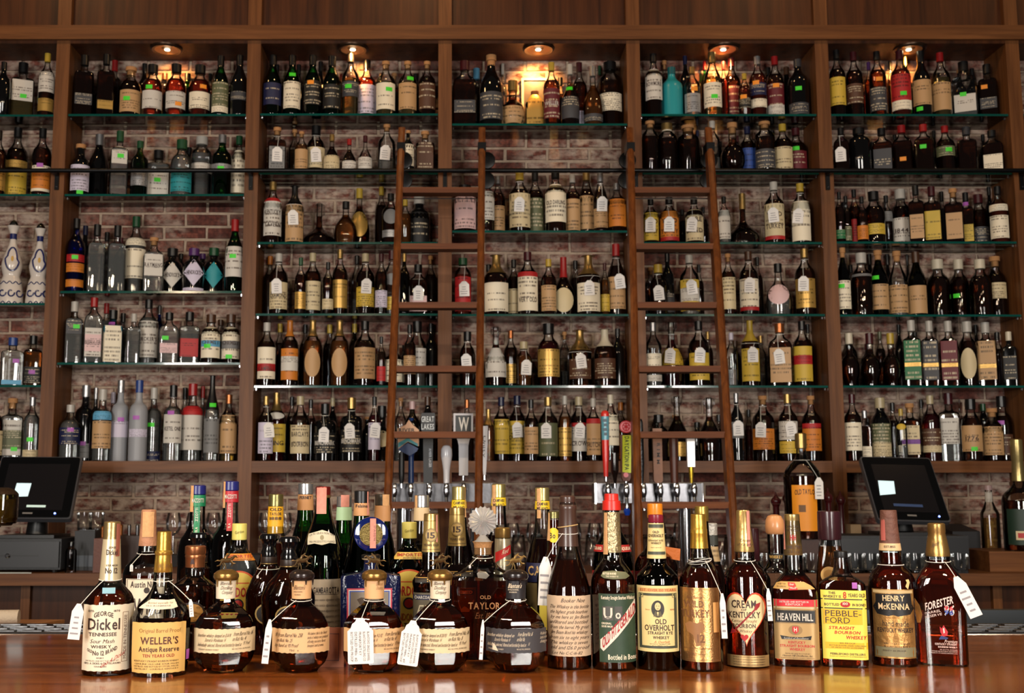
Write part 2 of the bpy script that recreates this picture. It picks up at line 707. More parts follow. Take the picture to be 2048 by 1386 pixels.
    def closure(s, prof, mat, name='cap', parent=None, n=None, label=None):
        """prof rows top to bottom in px half widths"""
        sp = sorted([(zat(r, s.Y) - s.zb, hw * tsc(r, s.Y) * s.c) for r, hw in prof])
        mb = MB().lathe(sp, n or max(12, s.seg * 2 // 3), mat)
        return s._put(mb, name, parent, label=label)

    def string_tag(s, neck_row, tx, ty, tw=26, th=42, tilt=0.0, col=None, txt=None, lobes=False, yaw=0.0, back=0.0):
        """string round the neck with a card tag hanging at picture position (tx, ty = top of card)"""
        if s.root is None:
            return
        zn = zat(neck_row, s.Y) - s.zb
        rn = s.r(zn) + .0015
        k = tsc(ty, s.Y)
        Yf = s.Y - (min(s.rmax, s.D) if s.D else s.rmax) - .006 + back
        p0 = ((tx - s.cx) * tsc(ty, Yf) * s.c, Yf - s.Y, zat(ty, Yf) - s.zb)
        thin_r = .0007 if s.Y < 3.5 else .001
        card = MB()
        w2, h = tw * k / 2, th * k
        o = [(-w2, -h * .22), (-w2, -h), (w2, -h), (w2, -h * .22), (w2 * .35, 0), (-w2 * .35, 0)]
        if lobes:
            o = [(-w2, -h * .28), (-w2, -h * .97), (-w2 * .9, -h), (w2 * .9, -h), (w2, -h * .97), (w2, -h * .28), (w2 * .75, -h * .22),
                 (w2 * .62, -h * .12), (w2 * .4, -h * .08), (w2 * .25, 0), (-w2 * .25, 0), (-w2 * .4, -h * .08), (-w2 * .62, -h * .12), (-w2 * .75, -h * .22)]
        ca, sa = cos(tilt), sin(tilt)
        P = lambda a, b, d: (p0[0] + (a * ca - b * sa) * cos(yaw), p0[1] + d + a * sin(yaw), p0[2] + a * sa + b * ca)
        n = len(o)
        vs = [P(a, b, 0) for a, b in o] + [P(a, b, .0009) for a, b in o]
        card.add(vs, [tuple(range(n)), tuple(range(2 * n - 1, n - 1, -1))] + [(i, i + n, (i + 1) % n + n, (i + 1) % n) for i in range(n)], TAGM)
        if txt:
            rows = len(txt)
            for i, ln in enumerate(txt):
                V, Fc = text_geo(ln)
                # writing runs down the card
                a0 = w2 * .8 - (i + .9) * (w2 * 1.6 / rows)
                vs = []
                for a, b in V:
                    vs.append(P(a0 + b * w2 * .95 / rows, -h * .3 - a * h * .64 * min(1, len(ln) / 15), -.0004))
                card.add(vs, Fc, TAGINK)
        else:
            rnd = random.Random(int(tx * 7 + ty))
            for i in range(4):
                b0 = -h * (.36 + .15 * i)
                l = w2 * rnd.uniform(.4, .8)
                card.add([P(-l, b0, -.0004), P(-l, b0 - h * .045, -.0004), P(l * .8, b0 - h * .045, -.0004), P(l * .8, b0, -.0004)], [(0, 1, 2, 3)], plain('faint_pen', (150, 146, 150), .7))
        c = card.build('hang_tag', parent=s.root, smooth=False)
        c['label'] = 'white card tag tied on with string'
        st = MB()
        loop = [(rn * cos(a), rn * sin(a), zn + .002 * sin(a)) for a in [2 * pi * i / 14 for i in range(15)]]
        st.tube(loop, thin_r, 5, STRING)
        side = 1 if p0[0] > 0 else -1
        ps = [(side * rn * .5, -rn * .87, zn)]
        top = P(0, -h * .09, 0)
        for i in range(1, 7):
            t = i / 6
            X = ps[0][0] + (top[0] - ps[0][0]) * t
            z = zn + (top[2] - zn) * (t ** 1.15)
            rr = s.r(max(0, z)) + .002
            if abs(X) < rr:
                y = min(s.surf(X, z, .002)[1], top[1] * t - rn * (1 - t))
            else:
                y = top[1] * t - rn * (1 - t)
            ps.append((X, y if i < 6 else top[1] - .0006, z))
        st.tube(ps, thin_r, 5, STRING)
        st.build('string', parent=c)


def MB_lathe(sp, seg, mat, s, facet=0, D='own'):
    mb = MB()
    mb.lathe(sp, facet or seg, mat, p=s.p if not facet else 2, D=s.D if D == 'own' else D)
    return mb
# ---------------------------------------------------------------- the setting
YP, YW = 5.60, 5.845          # front of the uprights, face of the brick wall
XL, XR = at(-160, 600, YP)[0], at(2230, 600, YP)[0]
ZC = zat(1147, 4.95)          # back counter height
floor = MB().box(-6, 6, -3.2, 6.0, -0.05, 0, plain('dark_floor', (52, 46, 42), .6)).build('floor', smooth=False)
tag(floor, None, kind='structure')


def brickmat(name, c1, c2, smear, world_seed=0.0):
    m, t, p = nt(name)
    g = t.nodes.new('ShaderNodeNewGeometry')
    oi = t.nodes.new('ShaderNodeObjectInfo')

    def N(scale, det=5, sx=1.0, off=0.0):
        mp = t.nodes.new('ShaderNodeMapping')
        mp.inputs['Scale'].default_value = (sx, 1, 1)
        mp.inputs['Location'].default_value = (off, off, off)
        n = t.nodes.new('ShaderNodeTexNoise')
        n.inputs['Scale'].default_value = scale
        n.inputs['Detail'].default_value = det
        n.inputs['Roughness'].default_value = .62
        t.links.new(g.outputs['Position'], mp.inputs[0])
        t.links.new(mp.outputs[0], n.inputs['Vector'])
        return n.outputs['Fac']

    def ramp(a, lo, hi):
        r = t.nodes.new('ShaderNodeMapRange')
        r.inputs[1].default_value, r.inputs[2].default_value = lo, hi
        t.links.new(a, r.inputs[0])
        return r.outputs[0]

    def mix(f, a, b):
        n = t.nodes.new('ShaderNodeMix')
        n.data_type = 'RGBA'
        t.links.new(f, n.inputs[0])
        for i, v in ((6, a), (7, b)):
            if isinstance(v, tuple):
                n.inputs[i].default_value = v
            else:
                t.links.new(v, n.inputs[i])
        return n.outputs[2]
    # per-brick tone: white noise of the brick cell
    vor = t.nodes.new('ShaderNodeTexWhiteNoise')
    mp = t.nodes.new('ShaderNodeVectorMath')
    mp.operation = 'SNAP'
    mp.inputs[1].default_value = (0.226, 9, 0.0713)
    t.links.new(g.outputs['Position'], mp.inputs[0])
    t.links.new(mp.outputs[0], vor.inputs[0])
    base = mix(ramp(vor.outputs[0], 0, 1), S(c1), S(c2))
    base = mix(ramp(N(55, 6), .35, .7), base, S((56, 30, 24)))
    big = ramp(N(2.2, 3, 1.0, 3.1), .36, .56)
    fine = ramp(N(26, 6, .6), .38, .60)
    mu = t.nodes.new('ShaderNodeMath')
    mu.operation = 'MULTIPLY'
    t.links.new(big, mu.inputs[0])
    t.links.new(fine, mu.inputs[1])
    mu2 = t.nodes.new('ShaderNodeMath')
    mu2.operation = 'MULTIPLY'
    mu2.inputs[1].default_value = smear
    t.links.new(mu.outputs[0], mu2.inputs[0])
    col = mix(mu2.outputs[0], base, S((186, 166, 150)))
    t.links.new(col, p.inputs['Base Color'])
    p.inputs['Roughness'].default_value = .9
    b = t.nodes.new('ShaderNodeBump')
    b.inputs['Strength'].default_value = .5
    b.inputs['Distance'].default_value = .004
    t.links.new(N(60, 6), b.inputs['Height'])
    t.links.new(b.outputs['Normal'], p.inputs['Normal'])
    MATS[name] = m
    return m


BR = brickmat('old_brick', (94, 46, 38), (132, 72, 58), .9)
MORTAR = plain('lime_mortar', (168, 148, 130), .95, bump=.6, bscale=70, var=.35)
zt = zat(70, YW) + .1
wall = MB().box(XL, XR, YW + .006, YW + .12, 0, zt + .9, MORTAR).build('wall_back', smooth=False)
tag(wall, None, kind='structure')
BW, BH, CW, CH = .2115, .0575, .2265, .0713
rnd = random.Random(3)
bands = [(254, 300), (372, 440), (493, 512), (632, 650), (778, 800), (948, 1130)]
bricks = []
z = ZC - .03
row = 0
while z < zt:
    x = XL - (CW / 2 if row % 2 else 0) + .03
    while x < XR:
        t = 5.9 / cos(TH)
        py = None
        e = math.atan2(z + CH / 2 - HC, YW) - TH
        py = PY - F * math.tan(e)
        px = PX + (x + BW / 2) * F * cos(e) / math.hypot(YW, z - HC) * 1.0 / 1.0
        vis = any(a <= py <= b for a, b in bands) + (2 if 903 < px < 1255 and 252 < py < 345 else 0) + (1.5 if 145 < px < 490 and 395 < py < 520 else 0)
        vis -= 3 if not (-20 < px < 2070) else 0
        bricks.append((vis + rnd.random() * .8, x, z))
        x += CW
    z += CH
    row += 1
bricks.sort(reverse=True)


def brick_geo(mb, x, z, seed):
    r = random.Random(seed)
    j = lambda: r.uniform(-.0025, .0025)
    y0 = YW - r.uniform(0, .004)
    pts = [(x + j(), z + j()), (x + BW + j(), z + j()), (x + BW + j(), z + BH + j()), (x + j(), z + BH + j())]
    f = [(a, y0, b) for a, b in pts]
    i = .0035
    c = [(pts[0][0] + i, pts[0][1] + i), (pts[1][0] - i, pts[1][1] + i), (pts[2][0] - i, pts[2][1] - i), (pts[3][0] + i, pts[3][1] - i)]
    fr = [(a, y0 - .003, b) for a, b in c]
    bk = [(a, YW + .008, b) for a, b in pts]
    mb.add(bk + f + fr, [(8, 9, 10, 11), (4, 5, 9, 8), (5, 6, 10, 9), (6, 7, 11, 10), (7, 4, 8, 11), (0, 1, 5, 4), (1, 2, 6, 5), (2, 3, 7, 6), (3, 0, 4, 7)], BR)


for i, (v, x, z) in enumerate(bricks[:298]):
    mb = MB()
    brick_geo(mb, x, z, i)
    mb.build('brick', parent=wall, smooth=False)
mb = MB()
for i, (v, x, z) in enumerate(bricks[298:]):
    brick_geo(mb, x, z, i + 1000)
o = mb.build('brickwork', parent=wall, smooth=False)
o['kind'] = 'stuff'

# ---------------------------------------------------------------- oak shelving: uprights, beam, frieze, soffit, boards
UPX = [116, 503, 890, 1271, 1653, 2040]
UX = [at(p, 333, YP)[0] for p in UPX]
UW = .0345
case = empty('back_bar_shelving', (UX[2], YP, ZC), 'tall oak shelving with uprights, beam and deck, built against the brick wall', 'shelving')
ox, oy, oz = case.location


def cbox(name, x0, x1, y0, y1, z0, z1, mat, bev=True, label=None):
    mb = MB().box(x0 - ox, x1 - ox, y0 - oy, y1 - oy, z0 - oz, z1 - oz, mat)
    o = mb.build(name, parent=case, smooth=False)
    if label:
        o['label'] = label
    return o


ZB0, ZB1 = zat(78, YP - .02), zat(50, YP - .02)
ZTOP = zat(-70, YP)
ZS = zat(922, YP)            # top of the wooden deck
ZS0 = zat(945, YP)
EX = [UX[0] - (UX[1] - UX[0])] + UX + [UX[-1] + .953]
for x in EX:
    cbox('upright', x - UW, x + UW, YP, YW, ZC, ZB0, OAK_V)
cbox('beam', EX[0] - .1, EX[-1] + .1, YP - .02, YW, ZB0, ZB1, OAK_H)
for x in EX:
    cbox('stile', x - UW, x + UW, YP - .004, YP + .03, ZB1, ZTOP, OAK_V)
for a, b in zip(EX[:-1], EX[1:]):
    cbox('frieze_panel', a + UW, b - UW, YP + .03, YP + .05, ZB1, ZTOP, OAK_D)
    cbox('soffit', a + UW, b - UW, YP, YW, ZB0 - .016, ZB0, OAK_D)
    cbox('deck_board', a + UW, b - UW, YP + .002, YW, ZS0, ZS, OAK_H)
# recessed downlights in the soffit
canm = plain('downlight_ring', (70, 52, 40), .35, .8)
refl = plain('downlight_reflector', (180, 132, 88), .5, .3)
bulb = bpy.data.materials.new('downlight_bulb')
bulb.use_nodes = True
bp = bulb.node_tree.nodes['Principled BSDF']
bp.inputs['Emission Color'].default_value = (1, .78, .48, 1)
bp.inputs['Emission Strength'].default_value = 14
DIM = [.5, 1, 1.05, .95, .8]
for i, px in enumerate((333, 705, 1077, 1448, 1820)):
    zs = ZB0 - .016
    Yl = ground(96, zs)
    X = at(px, 96, Yl)[0]
    dl = empty('recessed_downlight', (X, Yl, zs), 'round recessed downlight glowing amber in the soffit above the %s bay' % ['second', 'third', 'middle', 'fifth', 'sixth'][i], 'light', 'recessed downlights in the soffit')
    m = MB()
    R = .078
    prof = [(-.010, R * .80), (-.013, R), (-.004, R * 1.06), (0, R * 1.08)]
    m.lathe([(-.012, R * .78), (-.014, R * .95), (-.008, R * 1.06), (-.0005, R * 1.08)], 28, canm, top=False, bot=False)
    m.build('trim_ring', parent=dl)
    m = MB().lathe([(-.012, R * .80), (-.0015, R * .34)], 28, refl, top=False, bot=False)
    m.build('reflector', parent=dl)
    m = MB().lathe([(-.0060, R * .10), (-.0050, R * .17), (-.0025, R * .18)], 20, bulb, c=(0, R * .22, 0))
    m.build('bulb', parent=dl)
    l = bpy.data.lights.new('downlight_beam', 'SPOT')
    l.energy, l.color, l.spot_size, l.spot_blend, l.shadow_soft_size = 24 * DIM[i], (1, .47, .13), radians(96), .9, .02
    lo = bpy.data.objects.new('downlight_beam', l)
    COL.objects.link(lo)
    lo.location = (0, .01, -.022)
    lo.rotation_euler = (radians(50), 0, 0)
    lo.parent = dl

# ---------------------------------------------------------------- back counter and cabinets below it
ct = MB().box(XL, XR, 4.95, YW + .006, ZC - .052, ZC, OAK_H).build('back_counter', smooth=False)
tag(ct, 'long brown oak counter under the shelving holding the tills and glasses', 'counter')
cb = empty('base_cabinet', (0, 5.1, 0), 'dark wooden cabinet run under the back counter', 'cabinet')
MB().box(XL, XR, -.02, .7, 0.0, ZC - .053, OAK_D).build('carcass', parent=cb, smooth=False)
for px in (55, 560, 1060, 1560, 1990):
    X = at(px, 1190, 5.08)[0]
    MB().box(X - .02, X + .02, -.045, -.021, .05, ZC - .053, OAK_V).build('post', parent=cb, smooth=False)

# ---------------------------------------------------------------- the bar the bottles stand on
YB = ground(1268, BAR)
bar = empty('bar_counter', (0, 0, 0), 'glossy orange-brown wooden bar the front rows of bottles stand on', 'bar')
MB().box(-2.2, 2.6, 1.45, YB, BAR - .05, BAR, BARW).build('countertop', parent=bar, smooth=False)
MB().box(-2.2, 2.6, 1.62, YB - .05, 0, BAR - .05, OAK_D).build('carcass', parent=bar, smooth=False)
YB2 = ground(1243, BAR)
tray = empty('drip_rail', (0, YB, BAR), 'black drip rail with metal slats along the far edge of the bar', 'rail')
MB().box(-2.6, 3.0, .006, YB2 - YB, -.05, -.006, BLACKP).build('trough', parent=tray, smooth=False)
m = MB()
m.tube([(-2.6, .006, -.001), (3.0, .006, -.001)], .0055, 8, CHROME)
m.build('edge_strip', parent=tray)
m = MB()
d = (YB2 - YB) / 6
for k in range(5):
    x = -2.6 + (k % 2) * .035
    while x < 3.0:
        m.box(x, x + .052, d * (k + .75), d * (k + 1.2), -.006, -.001, STEEL)
        x += .07
o = m.build('metal_slats', parent=tray, smooth=False)
o['kind'] = 'stuff'
# working ledge behind the bar on both ends
YL0 = YB2 + .01
led = MB().box(-2.4, at(110, 1220, 3.2)[0], YL0, YL0 + .42, .9, BAR - .055, OAK_D).build('work_ledge', smooth=False)
tag(led, 'dark wooden ledge behind the bar under the cutting board', 'ledge')
cbd = empty('cutting_board', (at(30, 1220, 3.2)[0], YL0 + .2, BAR - .055), 'worn wooden cutting board lying behind the drip rail on the ledge', 'cutting board')
cm = wood('cutting_board_wood', (120, 76, 42), (168, 116, 70), 'x', .6)
xx = cbd.location[0]
q = [(-.30, -.12), (.02, -.12), (.08, .06), (-.30, .07)]
h = .03
MB().hexa([(a, b, 0) for a, b in q], [(a, b, h) for a, b in q], cm).build('slab', parent=cbd, smooth=False)
tw = MB()
tw.tube([(-.30, 0, .0), (-.12, .0, .0), (.0, 0, 0)], .021, 12, plain('towel_linen', (176, 160, 140), .9, bump=.5, bscale=160))
o = tw.build('rolled_towel', loc=(xx - .005, YL0 + .13, BAR - .055 + h + .021))
o.rotation_euler = (0, 0, radians(8))
tag(o, 'rolled beige bar towel resting on the cutting board', 'towel')
sk = empty('steel_station', (at(2000, 1230, 3.3)[0], YL0 + .1, BAR - .06), 'dark stainless work station behind the bar at the far right end', 'sink')
SKM = plain('dull_steel', (84, 88, 92), .35, .8)
m = MB()
m.box(-.26, .5, 0, .05, -.3, .0, SKM)
m.build('front_lip', parent=sk, smooth=False)
m = MB()
m.box(-.26, .5, .05, .42, -.3, -.07, SKM)
m.build('basin', parent=sk, smooth=False)
m = MB()
m.box(-.26, .5, .42, .46, -.3, .035, SKM)
m.build('backsplash', parent=sk, smooth=False)

# ---------------------------------------------------------------- glass shelves
GEDGE = plain('glass_edge_green', (8, 74, 66), .12, coat=.6)
GSH = thin('shelf_glass', (.80, .90, .87), 1.0)
BAYN = ['leftmost', 'second', 'third', 'middle', 'fifth', 'sixth', 'rightmost']
SHELF = {0: [229, 388, 606, 770], 1: [228, 388, 582, 725], 2: [227, 345, 484, 627, 771], 3: [247, 461, 628, 771],
         4: [228, 345, 484, 628, 771], 5: [228, 345, 483, 629, 771], 6: [228, 345, 483, 629, 771]}
TIER = ['top', 'second', 'third', 'fourth', 'fifth', 'sixth']
SHZ = {}
YG = YP + .012
for b in range(7):
    xa, xb = EX[b] + UW + .002, EX[b + 1] - UW - .002
    for i, row in enumerate(SHELF[b]):
        z = zat(row, YG)
        SHZ[(b, i)] = z
        g = empty('glass_shelf', ((xa + xb) / 2, YG, z), 'clear glass shelf, %s from the top in the %s bay' % (TIER[i] if i else 'first', BAYN[b]), 'shelf', 'glass shelves between the oak uprights')
        w2 = (xb - xa) / 2
        MB().box(-w2, w2, .0012, YW - YG - .004, -.011, 0, GSH).build('pane', parent=g, smooth=False)
        MB().box(-w2, w2, 0, .0012, -.011, 0, GEDGE).build('front_edge', parent=g, smooth=False)
        for sx in (-1, 1):
            m = MB().lathe([(-.022, .005), (-.012, .006)], 8, CHROME)
            m.build('shelf_pin', parent=g, loc=(sx * (w2 - .006), .03, 0))
    SHZ[(b, len(SHELF[b]))] = ZS

# ---------------------------------------------------------------- ladder rail with brackets
YR = YP - .075
zr = zat(341, YR)
rail = empty('ladder_rail', (0, YR, zr), 'long black iron rail for the ladders, crossing all bays', 'rail')
m = MB()
m.tube([(XL, 0, 0), (XR, 0, 0)], .0115, 12, BLACKM)
m.build('pipe', parent=rail)
for x in EX:
    m = MB()
    m.box(x - .010, x + .010, YP - YR - .012, YP - YR - .0005, -.082, .01, BLACKM)
    m.box(x - .008, x + .008, 0, YP - YR - .011, -.012, .0, BLACKM)
    b = m.build('bracket', parent=rail, smooth=False)
    MB().lathe([(0, .006), (.004, .004)], 8, CHROME).build('bolt', parent=b, loc=(x, YP - YR - .012, -.068)).rotation_euler = (pi / 2, 0, 0)

# ---------------------------------------------------------------- library ladders
RUNGS = [383, 495, 612, 739, 870, 1010]


def ladder(label, tl, tr, bl, br, first=True):
    """px of the outer stringer centres at row 255 and at row 1010"""
    Yt, Yb = 5.44, 4.74
    zt_, zb_ = zat(258, Yt), zat(1010, Yb)

    def P(k, s):  # k 0 top .. 1 at row 1010, continues to the floor
        a = at((tl, tr)[s], 258, Yt)
        b = at((bl, br)[s], 1010, Yb)
        return tuple(a[i] + (b[i] - a[i]) * k for i in range(3))
    kf = (zt_ - 0.0) / (zt_ - zb_)
    base = P(kf, 0)
    base2 = P(kf, 1)
    L = empty('library_ladder', ((base[0] + base2[0]) / 2, base[1], 0), label, 'ladder', 'wooden ladders leaning on the black rail')
    o0 = L.location
    rel = lambda p: (p[0] - o0[0], p[1] - o0[1], p[2] - o0[2])
    dy, dz = Yb - Yt, zb_ - zt_
    ln = math.hypot(dy, dz)
    uy, uz = dy / ln, dz / ln       # down the stringer
    ny, nz = uz, -uy                # towards the room
    if ny > 0:
        ny, nz = -ny, -nz
    for s in (0, 1):
        m = MB()
        segs = 14
        sec = []
        for i in range(segs + 1):
            k = -.0 + (kf) * i / segs
            p = rel(P(k, s))
            hw, hd = .0165, .030 if i else .012
            ring = []
            for a, d in ((-1, -1), (-.45, -1.25), (.45, -1.25), (1, -1), (1, 1), (-1, 1)):
                ring.append((p[0] + a * hw, p[1] + ny * -d * hd, p[2] + nz * -d * hd))
            sec.append(ring)
        vs = [q for r in sec for q in r]
        fs = []
        n = 6
        for i in range(segs):
            for k in range(n):
                fs.append((i * n + k, i * n + (k + 1) % n, (i + 1) * n + (k + 1) % n, (i + 1) * n + k))
        fs.append(tuple(range(n)))
        fs.append(tuple(range(segs * n, (segs + 1) * n))[::-1])
        m.add(vs, fs, LADW)
        st = m.build('stringer', parent=L, smooth=False)
        # iron strap, wheels above and below the rail
        for zz, rr in ((.052, .043), (-.052, .043)):
            kk = (zt_ - (zr + zz)) / (zt_ - zb_)
            p = rel(P(kk, s))
            side = (1 if s == 1 else -1) if False else 1
            mw = MB()
            prof = [(-.011, .012), (-.011, rr * .8), (-.009, rr), (-.004, rr * .93), (.004, rr * .93), (.009, rr), (.011, rr * .8), (.011, .012)]
            mw.lathe(prof, 24, BLACKM)
            wq = mw.build('wheel', parent=L, loc=(p[0] + (.028 if s else .008), YR - o0[1] - .0, zr + zz - o0[2]))
            wq.rotation_euler = (pi / 2, 0, 0)
        kk = (zt_ - (zr + .075)) / (zt_ - zb_)
        p = rel(P(kk, s))
        mw = MB()
        mw.box(p[0] - .020, p[0] + .020, p[1] - .034, p[1] + .05, p[2] - .022, p[2] + .022, BLACKM)
        mw.build('strap', parent=L, smooth=False)
    # treads
    def solve(row):
        lo, hi = 0, 1.6
        for _ in range(40):
            mid = (lo + hi) / 2
            p = P(mid, 0)
            e = math.atan2(p[2] - HC, p[1]) - TH
            if PY - F * math.tan(e) < row:
                lo = mid
            else:
                hi = mid
        return lo
    ks = [solve(r) for r in RUNGS]
    step = ks[-1] - ks[-2]
    while ks[-1] + step < kf - .05:
        ks.append(ks[-1] + step)
    for k in ks:
        a, b = rel(P(k, 0)), rel(P(k, 1))
        m = MB()
        m.box(a[0] + .014, b[0] - .014, a[1] - .030, a[1] + .045, a[2] - .0135, a[2] + .0135, LADH)
        m.build('tread', parent=L, smooth=False)
    m = MB()
    a, b = rel(P(ks[0], 0)), rel(P(ks[0], 1))
    for k in ks[:1]:
        a, b = rel(P(k, 0)), rel(P(k, 1))
        m.tube([(a[0], a[1] + .02, a[2] - .03), (b[0], b[1] + .02, b[2] - .03)], .003, 6, STEEL)
    m.build('tie_rod', parent=L)
    return L


ladder('brown wooden ladder standing in front of the upright beside the middle bay', 804, 964, 776, 957)
ladder('brown wooden ladder in front of the fifth bay, beside the second row of beer taps', 1259, 1416, 1274, 1462)
# ---------------------------------------------------------------- bottles on the shelves
# shape: ([(height fraction, width fraction)], cap start, squareness, depth fraction)
SHAPES = {
    'B': ([(0, .93), (.02, 1), (.58, 1), (.67, .90), (.74, .58), (.80, .37), (.86, .32), (1, .30)], .87, 2, 1),
    'W': ([(0, .95), (.02, 1), (.50, 1), (.62, .86), (.73, .55), (.82, .36), (.9, .31), (1, .31)], .84, 2, 1),
    'S': ([(0, .97), (.02, 1), (.64, 1), (.70, .93), (.745, .5), (.78, .36), (1, .34)], .84, 7, .8),
    'D': ([(0, .94), (.03, 1), (.16, .97), (.27, .74), (.38, .36), (.48, .19), (.66, .17), (1, .17)], .70, 2, 1),
    'G': ([(0, .60), (.05, .70), (.24, 1), (.36, 1), (.52, .78), (.62, .36), (.82, .34), (1, .36)], .80, 2, 1),
    'H': ([(0, .95), (.03, 1), (.55, 1), (.68, .84), (.76, .50), (.80, .42), (1, .40)], .84, 2, 1),
    'T': ([(0, .96), (.02, 1), (.60, 1), (.68, .84), (.73, .45), (.78, .36), (1, .33)], .85, 2, 1),
    'F': ([(0, .95), (.02, 1), (.60, 1), (.70, .88), (.78, .44), (.83, .34), (1, .34)], .86, 5, .5),
    'P': ([(0, .86), (.04, .95), (.24, 1), (.42, .90), (.56, .60), (.66, .32), (.74, .27), (1, .25)], .84, 2, 1),
    'J': ([(0, .96), (.02, 1), (.66, 1), (.76, .92), (.82, .6), (.86, .45), (1, .45)], .88, 2, 1),
    'M': ([(0, .9), (.02, .98), (.62, 1), (.70, .84), (.73, .4), (.80, .32), (1, .30)], .83, 2, 1),
}
